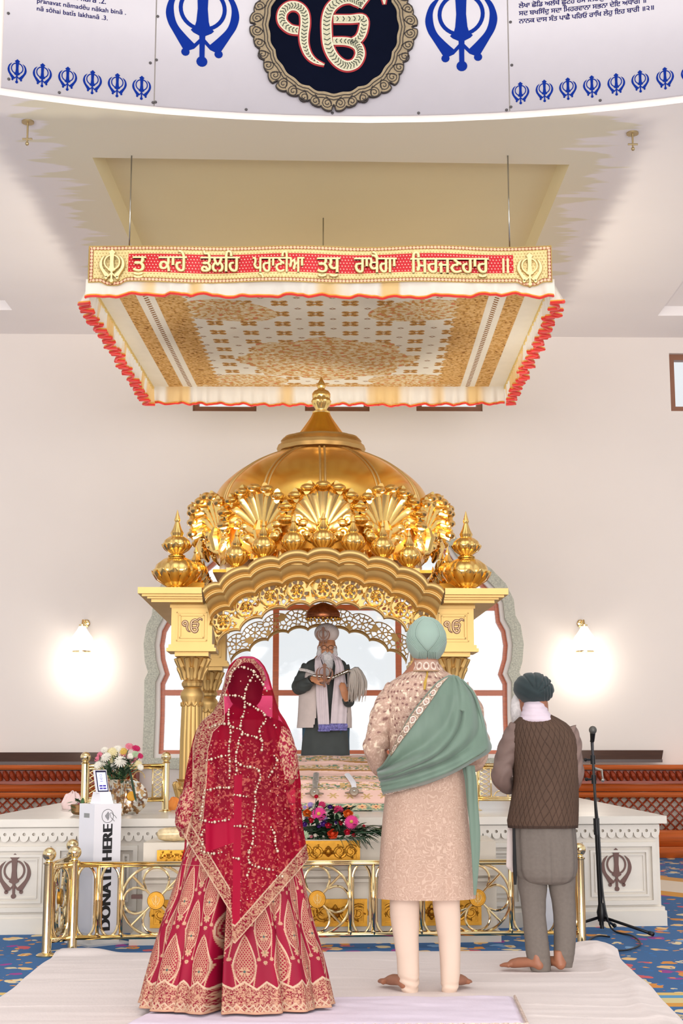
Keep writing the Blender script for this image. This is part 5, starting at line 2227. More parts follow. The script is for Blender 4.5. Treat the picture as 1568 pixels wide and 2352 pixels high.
def face(m, c, s=1.0, fwd=(0, 1, 0)):
    """head with brow, nose, mouth, ears; c is the middle of the head, fwd where it looks"""
    c, f = Vector(c), Vector(fwd).normalized()
    r = f.cross(Vector((0, 0, 1))).normalized()
    U = Vector((0, 0, 1))
    W3 = lambda x, y, z: c + r * (x * s) + f * (y * s) + U * (z * s)
    rot = Matrix((r, f, U)).transposed()

    def bl(x, y, z, rad, sc):
        b = len(m.v)
        m.ball((0, 0, 0), rad * s, 20, sc)
        m.xform(lambda a, b_, c_: tuple(W3(x, y, z) + rot @ Vector((a, b_, c_))), b)
    bl(0, -.01, .03, .092, (.86, 1.02, 1.08))
    bl(0, .022, -.035, .068, (.92, .95, 1.15))
    bl(0, .045, -.085, .034, (1.0, .8, .7))
    bl(0, .098, -.012, .0135, (.9, 1.1, .8))
    m.tube([W3(0, .078, .03), W3(0, .092, .006), W3(0, .104, -.012)], [.009 * s, .010 * s, .012 * s], 8)
    for k in (-1, 1):
        bl(.012 * k, .090, -.016, .009, (1, 1, .8))
        bl(.030 * k, .072, .032, .018, (1.2, .6, .45))
        bl(.036 * k, .064, -.018, .022, (1, .7, .8))
        bl(.083 * k, -.005, .0, .022, (.4, .8, 1.3))
        bl(.031 * k, .074, .014, .012, (1.1, .7, .8))
    m.tube([W3(-.022, .078, -.052), W3(0, .088, -.047), W3(.022, .078, -.052)], [.005 * s, .008 * s, .005 * s], 8)
    m.tube([W3(-.018, .078, -.060), W3(0, .088, -.062), W3(.018, .078, -.060)], [.005 * s, .008 * s, .005 * s], 8)
    m.tube([W3(0, -.02, -.06), W3(0, -.03, -.15)], [.056 * s, .058 * s], 16)


def body(m, parent, vox=.007, ma=None, name='body'):
    o = m.build(name, ma or SKIN, parent, fix=False)
    r = o.modifiers.new('skin', 'REMESH')
    r.mode = 'VOXEL'
    r.voxel_size = vox
    r.use_smooth_shade = True
    s = o.modifiers.new('soften', 'SMOOTH')
    s.iterations = 4
    s.factor = .5
    return o


def torso(m, c, sh, hip, zs, zh, zf_, r=1.0, foot_dir=None):
    """trunk: c (x, y), shoulder half width, hip half width, shoulder height, hip height, floor height"""
    x, y = c
    m.tube([(x, y, zs + .04), (x, y, zs - .03), (x, y, zs - .2), (x, y, (zs + zh) / 2), (x, y, zh), (x, y, zh - .12)],
           [.055, sh * .62, sh * .78, hip * .72, hip * .85, hip * .7], 20, flat=.62, up=(0, 1, 0))
    for k in (-1, 1):
        m.tube([(x + k * sh * .3, y, zs - .05), (x + k * sh * .82, y, zs - .075)], [.06, .055], 12)
        m.tube([(x, y, zs + .10), (x + k * sh * .35, y, zs + .02), (x + k * sh * .8, y, zs - .055)], [.052, .052, .042], 12)
    m.tube([(x, y, zs + .02), (x, y + .01, zs + .18)], [.058, .054], 14)


# ============ woman in red ============
YB = 6.93
bx = P(560, 1700, y=YB).x
wo = thing('person', 'woman in red embroidered bridal lehenga and jewelled sheer veil, seen from behind', 'person', (bx, YB, .035))
hc = px(566, 1568, YB)
m = MB()
face(m, (hc.x, hc.y + .01, hc.z - .015), .92, (.35, 1, -.25))
zs = px(560, 1672, YB).z
zh = px(560, 1850, YB).z
torso(m, (bx, YB), .185, .17, zs, zh, 0)
aR = [px(632, 1682, YB - .03), px(656, 1740, YB - .07), px(660, 1796, YB - .06), px(640, 1810, YB + .2), px(600, 1790, YB + .30)]
aL = [px(478, 1690, YB), px(452, 1770, YB), px(445, 1850, YB + .02), px(470, 1880, YB + .18), px(520, 1850, YB + .30)]
for a in (aR, aL): limb(m, a, [.044, .038, .034, .028, .022], 14)
hand(m, aR[-1], (-.9, .5, 0), (0, .4, 1), .17)
hand(m, aL[-1], (.9, .5, 0), (0, .4, 1), .17, side=-1)
for k in (-1, 1):
    limb(m, [(bx + k * .09, YB, zh), (bx + k * .10, YB, .5), (bx + k * .10, YB, .13)], [.09, .06, .042], 14)
    foot(m, (bx + k * .10, YB - .06, .042), (k * .2, 1), .22)
body(m, wo, .008)
# hair
m = MB().ball((hc.x - .004, hc.y - .015, hc.z + .0), .102, 32, (.88, 1.0, 1.1))
m.ball((hc.x + .0, hc.y - .06, hc.z - .055), .08, 24, (1.0, .8, .95))
m.build('hair', mat('dark_hair', S(48, 12, 26), .5, var=.2, vscale=80), wo, fix=False)

RED = np.array(S(144, 0, 44))
REDD = np.array(S(120, 0, 36))
GOLDT = np.array(S(190, 146, 118))
GOLDL = np.array(S(210, 178, 150))


def dense(x, y, k, seed, lo=.42):
    """tight thread embroidery: loops and dots"""
    a = vnoise(x * k, y * k, seed)
    b = vnoise(x * k * 2.1, y * k * 2.1, seed + 1)
    l = np.abs(((a * 5) % 1) - .5)
    return ((l < .2) | (b > .66)) & (b > .18) | (a > 1 - lo * .5)


def skirt_col(X, Y, Z, A, T):
    NC = 14
    col = np.ones(X.shape + (3,)) * RED
    h = Z
    q = (A + PI / 2) / (2 * PI) * NC + .25
    RH = .30
    wx = .155 * (.45 + .55 * T) / .155

    def drop(off, hoff, sc=1.0):
        qq = q + off
        i = np.floor(qq)
        x = (qq - i - .5)
        y = (h - hoff) / RH
        j = np.floor(y)
        y = y - j
        yy = (y - .14) / .74
        w = .25 * sc * np.sin(PI * np.clip(yy, 0, 1) ** .72) ** .9
        d = np.abs(x) / np.maximum(w, 1e-3)
        ok = (yy > 0) & (yy < 1) & (j >= 0) & (h < .93)
        return x, yy, d, w, ok, i, j
    for off, ho in ((0, .12), (.5, .12 + RH / 2)):
        x, y, d, w, ok, i, j = drop(off, ho)
        ins = ok & (d < 1)
        edge = ok & (np.abs(d - 1) * w < .015) & (w > .03)
        line2 = ok & (np.abs(d - .86) * w < .007)
        fill = ins & (d < .76)
        mesh_ = ((np.abs(((x * 15 + y * 13) % 1) - .5) < .16) | (np.abs(((x * 15 - y * 13) % 1) - .5) < .16))
        dots = ((((x * 15 + y * 13) % 1) - .5) ** 2 + (((x * 15 - y * 13) % 1) - .5) ** 2) < .05
        col[fill & mesh_] = GOLDT
        col[fill & dots] = GOLDT * .8
        fl = fill & (np.hypot(x / .11, (y - .28) / .09) < 1)
        col[fl] = GOLDT
        ang = np.arctan2((y - .28) * .7, x)
        rr = np.hypot(x / .10, (y - .28) / .08)
        col[fl & (np.abs(np.sin(ang * 3)) < .3) & (rr > .35)] = REDD
        gem = fill & (rr < .3)
        col[gem] = S(70, 90, 84)
        col[edge] = GOLDL * .92
        col[line2] = GOLDT
        # star flowers and sprigs between the drops
        for sx, sy, sr in ((.5, .12, .11), (.5, .98, .06), (.40, .30, .05), (.60, .30, .05), (.33, .02, .06), (.67, .02, .06)):
            xx = ((q + off) % 1) - sx
            y2 = ((h - ho) / RH) % 1 - sy
            th = np.arctan2(y2 * 1.5, xx)
            r2 = np.hypot(xx, y2 * 1.5)
            st = (r2 < sr * (.55 + .45 * np.abs(np.cos(4 * th)))) & (h > .13) & (h < .95) & ~ins
            col[st] = GOLDT
            col[st & (r2 < sr * .25)] = S(150, 130, 90)
        xx = np.abs(((q + off) % 1) - .5)
        y2 = ((h - ho) / RH) % 1
        vine = (np.abs(xx - (.16 + .30 * np.abs(y2 - .05) ** 1.1)) < .014) & (y2 < .45) & (h > .13) & (h < .95) & ~ins
        col[vine] = GOLDT
    # border
    b = .150 + .03 * np.abs(((q * 2) % 1) - .5) * 2
    bm_ = h < b
    ar = X * 0 + A * .47
    dn = dense(ar * 1.0, h, 110, 3)
    col[bm_ & dn] = GOLDT
    col[bm_ & ~dn] = RED * .8
    cell = np.abs((((ar + h) * 30) % 1) - .5) < .12
    cell |= np.abs((((ar - h) * 30) % 1) - .5) < .12
    col[bm_ & (h < .085) & cell] = GOLDL * .85
    col[(np.abs(h - b) < .005)] = GOLDL * .9
    col[(h < .05)] = REDD
    col[(h > .045) & (h < .055)] = GOLDT
    # upper part: finer all-over work
    up = h > .93
    dn2 = dense(ar, h, 42, 9, .3)
    dn3 = vnoise(ar * 90, h * 90, 4) > .62
    c2 = np.where((dn2 & dn3)[..., None], GOLDT * .8, RED * .92)
    col[up] = c2[up]
    return col * (.80 + .24 * vnoise(A * 14, Z * 3, 5))[..., None]


A0P = math.atan2(-1, -.16)                                  # the deep centre pleat


def skirt_fold(A, T, Z):
    f = 1 + (.012 + .030 * T) * np.sin(13 * A + 1.2 * np.sin(2 * A)) + .022 * T * np.sin(23 * A + 2) + .02 * T * np.sin(5 * A + 1)
    d = (A - (2 * PI + A0P)) / (.03 + .02 * T)
    f = f - .8 * np.exp(-np.abs(d) ** 3) * sm(.38, .75, T) + .05 * np.exp(-((np.abs(d) - 2.0) / 1.0) ** 2) * sm(.3, .8, T)
    for a0 in (4.05, 5.3):
        d = (A - a0) / .05
        f = f - .07 * np.exp(-d ** 2) * sm(.3, .9, T)
    return f


SK = [(1795, 512, 648), (1830, 500, 658), (1870, 478, 668), (1900, 455, 676), (1950, 428, 686), (2000, 412, 692), (2050, 396, 700), (2100, 380, 711), (2150, 364, 725), (2200, 349, 737), (2250, 336, 748), (2290, 327, 756), (2306, 322, 760)]
silo('lehenga_skirt', SK, YB, mat('embroidered_red_silk', attr=True, rough=.6, var=.03, spec=.25), wo, ratio=.60, n=1500, K=560, fold=skirt_fold, colf=skirt_col)

# blouse, open at the back
BL = [(1642, 530, 600), (1652, 500, 630), (1668, 474, 652), (1690, 472, 656), (1740, 484, 648), (1780, 500, 640), (1800, 505, 642)]
RBL = rowsY(BL, YB, .62)


def blouse_col(X, Y, Z, A, T):
    d = dense(A * .35, Z, 60, 2, .25) & (vnoise(A * 40, Z * 90, 7) > .4)
    return np.where(d[..., None], GOLDT * .85, RED * .9)


def open_back(p):
    if p.y > YB: return True
    u, v = toUV(p)
    return not (((u - 590) / 40) ** 2 + ((v - 1680) / 62) ** 2 < 1 or (v < 1650 and 535 < u < 640))


silo('blouse', BL, YB, mat('embroidered_blouse', attr=True, rough=.55, var=.03, spec=.25), wo, ratio=.62, n=320, K=140, colf=blouse_col, keep=open_back, grow=.012)
# heavy cuffs of stacked bangles
m = MB()
for i in range(9):
    q = i / 8
    p = aL[2].lerp(aL[3], q * .7)
    m.tube([(p.x + .042 * cos(t), p.y + .05 * sin(t), p.z - .02 * sin(t)) for t in np.linspace(0, 2 * PI, 17)[:-1]], .0075, 6, closed=True)
m.build('bangles', mat('beaded_gold', S(206, 160, 130), .4, .4, var=.5, vscale=120), wo)

# veil
VL = [(1509, 556, 580, -.02, 1.4), (1516, 543, 592, -.02, 1.4), (1530, 530, 603, -.02, 1.4), (1550, 523, 612, -.02, 1.4), (1580, 516, 620, -.02, 1.3), (1610, 508, 628, -.02, 1.15), (1635, 495, 636, -.01, .9), (1655, 470, 648, 0, .66), (1675, 458, 657, 0, .62),
      (1700, 450, 665, 0, .6), (1750, 440, 674, 0, .6), (1800, 432, 680, 0, .6), (1850, 424, 680, 0, .6), (1900, 420, 684, 0, .6), (1950, 418, 692, 0, .6), (2000, 404, 700, 0, .6), (2050, 388, 706, 0, .6), (2100, 372, 716, 0, .6), (2175, 350, 732, 0, .6)]
RVL = rowsY(VL, YB, .62)


def edge_v(u):
    return np.interp(u, [380, 425, 528, 534, 540, 700, 760], [1850, 1925, 2095, 2165, 2168, 1985, 1900])


def veil_mat():
    m = bpy.data.materials.new('sheer_red_veil')
    m.use_nodes = True
    N, L = m.node_tree.nodes, m.node_tree.links
    b = N['Principled BSDF']
    b.inputs['Roughness'].default_value = .6
    b.inputs['Specular IOR Level'].default_value = .2
    ca = N.new('ShaderNodeVertexColor')
    ca.layer_name = 'Col'
    no = N.new('ShaderNodeTexNoise')
    no.inputs['Scale'].default_value = 500
    mx = N.new('ShaderNodeMix')
    mx.data_type = 'RGBA'
    mx.blend_type = 'MULTIPLY'
    mx.inputs[0].default_value = .25
    L.new(ca.outputs[0], mx.inputs[6])
    L.new(no.outputs[0], mx.inputs[7])
    L.new(ca.outputs[0], b.inputs['Base Color'])
    t = N.new('ShaderNodeBsdfTransparent')
    t.inputs[0].default_value = (.85, .10, .22, 1)
    tl = N.new('ShaderNodeBsdfTranslucent')
    L.new(ca.outputs[0], tl.inputs[0])
    m1 = N.new('ShaderNodeMixShader')
    m1.inputs[0].default_value = .3
    L.new(b.outputs[0], m1.inputs[1])
    L.new(tl.outputs[0], m1.inputs[2])
    ms = N.new('ShaderNodeMixShader')
    L.new(ca.outputs[1], ms.inputs[0])
    L.new(t.outputs[0], ms.inputs[1])
    L.new(m1.outputs[0], ms.inputs[2])
    L.new(ms.outputs[0], N['Material Output'].inputs[0])
    return m


def dist_poly(U, V, pts):
    d = np.full(U.shape, 1e9)
    for (x0, y0), (x1, y1) in zip(pts[:-1], pts[1:]):
        t = np.clip(((U - x0) * (x1 - x0) + (V - y0) * (y1 - y0)) / ((x1 - x0) ** 2 + (y1 - y0) ** 2), 0, 1)
        d = np.minimum(d, np.hypot(U - x0 - t * (x1 - x0), V - y0 - t * (y1 - y0)))
    return d


def veil():
    n, K = 760, 760
    z = np.linspace(RVL[0, 0], RVL[-1, 0], K)
    cx, cy, rx, ry = ringat(RVL, z)
    for _ in range(6):
        for q in (cx, cy, rx, ry): q[1:-1] = (q[:-2] + 2 * q[1:-1] + q[2:]) / 4
    # behind the knees the veil lies on the skirt
    A = np.linspace(-PI - .45, .45, n)
    AA, Z = np.meshgrid(A, z)
    T = (z[0] - Z) / (z[0] - z[-1])
    w = sm(.12, .35, T)
    f = 1.03 + w * (.016 * np.sin(17 * AA + 3 * T) + .012 * np.sin(29 * AA + 1)) + .008 * np.sin(AA * 9 + T * 5)
    cl = np.exp(-((AA - A0P) / .05) ** 2)
    f = f - .05 * cl * sm(.2, .7, T)
    grow = .02 + .05 * sm(.45, 1, T)
    ca, sa = np.cos(AA), np.sin(AA)
    e = 2 / 2.2
    X = cx[:, None] + (rx[:, None] * f + grow * .3) * np.sign(ca) * np.abs(ca) ** e
    Y = cy[:, None] + (ry[:, None] * f + grow) * np.sign(sa) * np.abs(sa) ** e
    zc = Y * cp + (Z - CAMH) * sp
    U = 784 + F * X / zc
    V = 1176 - F * (-Y * sp + (Z - CAMH) * cp) / zc
    e_ = edge_v(U)
    near = np.sin(AA) < .35
    dE = (e_ - V) / np.where(U < 530, 1.9, 1.5)
    col = np.ones(X.shape + (3,)) * np.array(S(164, 0, 48))
    al = np.full(X.shape, .56)
    al = np.where(V < 1640, .36 + .22 * sm(1590, 1640, V), al)
    al = np.where(V > 1760, .62, al)
    col = col * (.70 + .42 * vnoise(U / 34, V / 90, 12))[..., None]
    net = dense(U / 467, V / 467, 55, 3, .2) & (vnoise(U / 4.2, V / 4.2, 6) > .56) & (V > 1700)
    col[net] = S(196, 96, 84)
    al[net] = .8
    left = [(548, 1518), (528, 1545), (508, 1600), (500, 1645), (472, 1672), (460, 1720), (458, 1800), (452, 1880), (440, 1930)]
    dl = dist_poly(U, V, left)
    wl = np.interp(V, [1510, 1600, 1660, 1900], [5, 6, 19, 14])
    gold = near & ((dl < wl) | ((dE > 0) & (dE < 29)))
    gold |= near & (dist_poly(U, V, [(540, 1528), (560, 1516), (580, 1518), (600, 1540), (606, 1560)]) < 5)
    dg = dense(U / 467, V / 467, 85, 8)
    col[gold & dg] = GOLDT
    col[gold & ~dg] = RED * .85
    col[gold & (np.abs(dl - wl) < 1.5)] = GOLDL
    col[near & (dE > 0) & (dE < 3)] = GOLDL * .95
    col[near & (dE > 26) & (dE < 29)] = GOLDL * .95
    al[gold] = 1
    dots = ((((U / 17) % 1) - .5) ** 2 + ((((V / 21) + .5 * (np.floor(U / 17) % 2)) % 1) - .5) ** 2 < .006) & near & ~gold & (hash2(np.floor(U / 17), np.floor(V / 21), 3) > .6)
    col[dots] = GOLDL
    al[dots] = 1
    strip = near & (np.abs(U - np.interp(V, [1700, 2170], [548, 541])) < 9) & (V > 1780) & ~gold
    col[strip] = S(172, 0, 50)
    al[strip] = .92
    solid = near & (U > 472) & (U < 538) & (V > 1880) & (V < 1950 + (U - 472) * -.35 + 8)
    col[solid] = S(176, 0, 52)
    al[solid] = .95
    keep = (V < e_) | ~near
    keep &= ~((np.sin(AA) > -.05) & (V > 1975))
    idx = np.arange(n * K).reshape(K, n)
    q = np.stack([idx[:-1, :-1], idx[:-1, 1:], idx[1:, 1:], idx[1:, :-1]], -1)[keep[:-1, :-1] & keep[1:, 1:]]
    me = bpy.data.meshes.new('dupatta_veil')
    co = np.stack([X, Y, Z], -1).reshape(-1, 3)
    used = np.unique(q)
    re = np.full(len(co), -1)
    re[used] = np.arange(len(used))
    q = re[q]
    co = co[used]
    me.vertices.add(len(co))
    me.vertices.foreach_set('co', co.astype(np.float32).ravel())
    me.loops.add(q.size)
    me.loops.foreach_set('vertex_index', q.ravel().astype(np.int32))
    me.polygons.add(len(q))
    me.polygons.foreach_set('loop_start', np.arange(0, q.size, 4, dtype=np.int32))
    me.polygons.foreach_set('loop_total', np.full(len(q), 4, np.int32))
    me.update(calc_edges=True)
    at = me.color_attributes.new('Col', 'FLOAT_COLOR', 'POINT')
    cc = np.concatenate([col.reshape(-1, 3), al.reshape(-1, 1)], 1)[used].astype(np.float32)
    at.data.foreach_set('color', cc.ravel())
    link('dupatta_veil', me, veil_mat(), wo)


veil()
g7 = lambda l: [(400 + x / 4.704, 1400 + y / 4.704) for x, y in l]
gb_ = lambda l: [(300 + x / 3.136, 1900 + y / 3.136) for x, y in l]
strings = [g7(l) for l in (
    [(600, 780), (610, 700), (640, 650), (720, 620), (790, 640), (860, 670), (850, 720), (790, 820), (765, 900), (760, 950), (740, 970)],
    [(500, 920), (560, 925), (640, 930), (700, 935), (750, 960), (770, 1000), (850, 1045), (910, 1085), (960, 1110), (990, 1190), (950, 1250), (920, 1300), (940, 1400), (955, 1450), (940, 1540)],
    [(860, 680), (910, 740), (960, 810), (1010, 900)],
    [(760, 1000), (760, 1080), (745, 1140), (725, 1200), (715, 1290), (740, 1330), (700, 1400), (690, 1480), (670, 1550), (665, 1640), (675, 1740), (655, 1800)],
    [(590, 1080), (585, 1160), (590, 1230), (605, 1290), (610, 1360), (600, 1420), (590, 1500), (595, 1560), (600, 1700), (595, 1830)],
    [(380, 1275), (450, 1250), (520, 1235), (590, 1245), (640, 1275), (710, 1290)],
    [(740, 1330), (800, 1360), (860, 1370), (900, 1390), (940, 1410)],
    [(350, 1630), (430, 1610), (510, 1585), (590, 1575)],
    [(670, 1640), (740, 1690), (820, 1700), (900, 1725), (930, 1790), (920, 1850), (890, 1920)],
    [(1080, 1250), (1110, 1290)], [(330, 1950), (400, 1945), (470, 1925), (590, 1925)], [(650, 2000), (710, 2010), (800, 2025)],
    [(330, 1960), (310, 2080), (300, 2180), (280, 2270), (330, 2280), (400, 2300), (470, 2290), (590, 2270)],
    [(900, 1920), (870, 2000), (880, 2100), (860, 2200), (850, 2300)], [(1080, 1580), (1110, 1650), (1020, 1810)], [(650, 2340), (720, 2340), (800, 2350)])]
strings += [gb_(l) for l in ([(530, 20), (510, 50), (520, 110), (510, 170), (600, 190), (670, 175)], [(740, 220), (790, 230)], [(880, 0), (880, 100), (850, 190), (860, 260), (930, 290), (1030, 310)],
                             [(1010, 0), (1040, 60), (1040, 120), (1060, 180)], [(860, 300), (830, 370), (810, 440), (800, 520), (870, 515), (950, 510), (1000, 470)], [(1050, 350), (1110, 355), (1150, 350)], [(740, 455), (810, 460)])]
M_JEW = mat('jewel_beads', S(206, 182, 158), .25, .55, var=.35, vscale=90)
RG = RVL.copy()
RG[:, 4] += .052
RG[:, 3] += .02
for l in strings:
    m = MB()
    c = catmull(l, 10)
    acc = 0
    last = None
    k = 0
    for p in c:
        if last is not None: acc += math.hypot(p[0] - last[0], p[1] - last[1])
        last = p
        need = 5.6 if k % 3 else 8.2
        if acc >= need or k == 0:
            acc = 0
            k += 1
            q = surfY(RG, p[0], p[1], .002)
            m.ball(q, .0078 if k % 3 == 0 else .0048, 8)
    if m.v: m.build('jewel_string', M_JEW, wo, fix=False)
m = MB()
for u, v, y in ((556, 1700, 0), (560, 1702, 0)): pass
ty = surfY(RBL, 556, 1700, .03)
for k in range(-2, 3): m.ball((ty.x + k * .006, ty.y, ty.z - .006 * abs(k)), .007, 8)
m.build('back_tassel', M_JEW, wo, fix=False)
# ============ groom ============
YG = 7.42
gxc = P(975, 1700, y=YG).x
gr = thing('person', 'man in pale green turban, beige brocade coat and green shawl over one shoulder', 'person', (gxc, YG, .022))
m = MB()
hc = px(979, 1478, YG)
face(m, (hc.x, hc.y + .02, hc.z), 1.02)
zs, zh = px(980, 1570, YG).z, px(980, 1880, YG).z
torso(m, (gxc, YG), .20, .15, zs, zh, 0)
la = [px(900, 1615, YG), px(874, 1680, YG), px(865, 1726, YG), px(882, 1757, YG + .10), px(930, 1755, YG + .29)]
ra = [px(1062, 1615, YG), px(1086, 1680, YG), px(1096, 1728, YG), px(1075, 1752, YG + .12), px(1018, 1752, YG + .29)]
for a in (la, ra): limb(m, a, [.036, .032, .028, .026, .024], 14)
hand(m, la[-1], (.9, .5, 0), (0, .4, 1), .19, side=-1)
hand(m, ra[-1], (-.9, .5, 0), (0, .4, 1), .19)
LL = [(928, 2050), (935, 2160), (940, 2240), (944, 2275)]
LR = [(1022, 2050), (1030, 2160), (1032, 2240), (1030, 2272)]
for q in (LL, LR): limb(m, [(px(u, 1950, YG).x, YG, px(u, 1900, YG).z) for u, v in q[:1]] + [px(u, v, YG + .03) for u, v in q], [.07, .05, .042, .034, .029], 14)
hl_, hr_ = P(938, 2284, z=.03), P(1034, 2281, z=.03)
foot(m, (hl_.x, YG - .015, .03), (-.42, .9), .25)
foot(m, (hr_.x, YG - .015, .03), (.42, .9), .25)
body(m, gr, .008)


def coat_col(X, Y, Z, A, T):
    base = np.array(S(178, 148, 130))
    x, y = A * .26, Z
    n1 = vnoise(x * 48, y * 48, 1)
    n2 = vnoise(x * 70, y * 70, 2)
    lines = np.abs(((n1 * 4 + n2 * .5) % 1) - .5) < .16
    col = np.ones(X.shape + (3,)) * base * (.94 + .1 * vnoise(x * 7, y * 7, 3))[..., None]
    col[lines] = S(196, 168, 150)
    g = .034
    qx, qy = x / g + .5 * (np.floor(y / g) % 2), y / g
    i, j = np.floor(qx), np.floor(qy)
    fx, fy = qx - i - .5 + (hash2(i, j, 1) - .5) * .5, qy - j - .5 + (hash2(i, j, 2) - .5) * .5
    up = sm(1.18, 1.42, Z)
    sp = (np.hypot(fx, fy * 1.4) < .22 + .10 * hash2(i, j, 4)) & (hash2(i, j, 3) < up * .8)
    col[sp] = S(128, 92, 84)
    ring = (np.abs(np.hypot(fx, fy) - .36) < .06) & (hash2(i, j, 3) < up)
    col[ring] = S(172, 138, 122)
    sp2 = (n2 > .8) & (Z > 1.2)
    col[sp2] = S(222, 200, 176)
    return col


CT_ = [(1527, 950, 1012), (1540, 940, 1020), (1552, 918, 1042), (1566, 896, 1066), (1590, 882, 1078), (1630, 882, 1080), (1680, 888, 1076), (1730, 894, 1068), (1780, 893, 1066), (1830, 884, 1070),
       (1880, 879, 1075), (1930, 875, 1080), (1980, 872, 1085), (2030, 869, 1089), (2062, 867, 1092)]


def coat_fold(A, T, Z):
    f = 1 + .012 * np.sin(6 * A + 1) * sm(.5, 1, T) + .006 * np.sin(11 * A)
    f = f + .03 * np.exp(-((A - 4.95 + .35 * (T - .7)) / .10) ** 2) * sm(.6, .95, T) - .03 * np.exp(-((A - 5.12 + .25 * (T - .7)) / .06) ** 2) * sm(.6, .95, T)
    return f


silo('brocade_coat', CT_, YG, mat('beige_brocade', attr=True, rough=.7, var=.03, spec=.25), gr, ratio=.62, n=700, K=620, fold=coat_fold, colf=coat_col, sq=2.3)
# stand collar with oval motifs
m = MB()
pc_ = px(978, 1530, YG)
A = np.linspace(0, 2 * PI, 160, endpoint=False)
Z_ = np.linspace(px(978, 1518, YG).z, px(978, 1544, YG).z, 30)
AA, ZZ = np.meshgrid(A, Z_)
T = (Z_[0] - ZZ) / (Z_[0] - Z_[-1])
X = pc_.x + (.064 + .022 * T ** 1.3) * np.cos(AA)
Y = YG + (.066 + .02 * T) * np.sin(AA)
col = np.ones(X.shape + (3,)) * np.array(S(176, 140, 122))
q = ((AA + .3) / (2 * PI) * 12) % 1 - .5
r = np.hypot(q / .40, (T - .5) / .36)
col[np.abs(r - .85) < .13] = S(226, 206, 190)
col[r < .4] = S(132, 92, 80)
col[T > .93] = S(140, 108, 70)
gridmesh('collar', X, Y, ZZ, mat('brocade_trim', attr=True, rough=.6, var=.05), gr, wrap=True, col=col)
ct = [(960, 1547), (978, 1549), (972, 1575), (968, 1588)]
RC = rowsY(CT_, YG, .62)
MB().tube([surfY(RC, u, v, .004) for u, v in [(980, 1537), (981, 1550), (977, 1570), (975, 1584)]], .005, 6).build('back_cord', mat('gold_cord', S(186, 150, 62), .5, .3), gr)
MB().tube([surfY(RC, u, v, .004) for u, v in [(983, 1537), (980, 1552), (974, 1568), (974, 1584)]], .004, 6).build('back_cord', mat('gold_cord'), gr)


def sleeve(pts, r0, r1, parent, name='sleeve', m_=None, n=90, K=160, wr=.006, colf=None, sd=0):
    pts = [Vector(p) for p in pts]
    c = catmull([tuple(p) for p in pts], 24)
    c = [Vector(p) for p in c]
    K = len(c)
    X, Y, Z = np.zeros((K, n)), np.zeros((K, n)), np.zeros((K, n))
    A = np.linspace(0, 2 * PI, n, endpoint=False)
    for i in range(K):
        t = (c[min(i + 1, K - 1)] - c[max(i - 1, 0)]).normalized()
        s = t.cross(Vector((0, 1, 0)))
        if s.length < .05: s = Vector((1, 0, 0))
        s.normalize()
        b = t.cross(s)
        q = i / (K - 1)
        r = np.interp(q, np.linspace(0, 1, len(r0)), r0) if hasattr(r0, '__len__') else r0 + (r1 - r0) * q
        rr = r + wr * np.sin(q * 26 + 2.2 * np.sin(A + sd)) * (.3 + .7 * sm(.3, .6, np.array(q))) + wr * .5 * np.sin(q * 49 + 3 * np.sin(A * 2 + sd))
        for w, arr in ((0, X), (1, Y), (2, Z)): arr[i] = c[i][w] + rr * np.cos(A) * s[w] + rr * np.sin(A) * b[w]
    col = colf(X, Y, Z, np.broadcast_to(A, X.shape), None) if colf else None
    return gridmesh(name, X, Y, Z, m_, parent, wrap=True, col=col, caps=True)


def slv_col(X, Y, Z, A, T): return coat_col(X, Y, Z, A * .35 + X * 2, T)


cap = [px(915, 1580, YG), px(890, 1625, YG), px(872, 1680, YG), px(863, 1726, YG), px(880, 1758, YG + .10), px(925, 1755, YG + .28)]
sleeve(cap, [.060, .074, .066, .060, .055, .045], 0, gr, m_=mat('beige_brocade'), colf=slv_col)
cap = [px(1050, 1580, YG), px(1075, 1625, YG), px(1090, 1680, YG), px(1098, 1728, YG), px(1075, 1752, YG + .12), px(1020, 1752, YG + .28)]
sleeve(cap, [.060, .070, .064, .056, .052, .045], 0, gr, m_=mat('beige_brocade'), colf=slv_col, sd=2)

def bslv_col(X, Y, Z, A, T):
    x, y = A * .06, Z + X * .5
    d = dense(x, y, 75, 3, .3) & (vnoise(x * 120, y * 120, 5) > .35)
    c = np.where(d[..., None], GOLDT * .95, RED * .85)
    zb = Z[-1].mean() if Z.ndim == 2 else 0
    return c


M_BS = mat('embroidered_blouse')
sleeve([px(628, 1668, YB - .02), px(646, 1700, YB - .06), px(657, 1745, YB - .08), px(660, 1788, YB - .07)], [.040, .054, .054, .050], 0, wo, m_=M_BS, colf=bslv_col, wr=.003)
sleeve([px(448, 1800, YB - .06), px(436, 1840, YB - .08), px(428, 1880, YB - .07), px(430, 1915, YB - .02)], [.034, .052, .055, .034], 0, wo, name='beaded_cuff', m_=M_BS, colf=bslv_col, wr=.003)
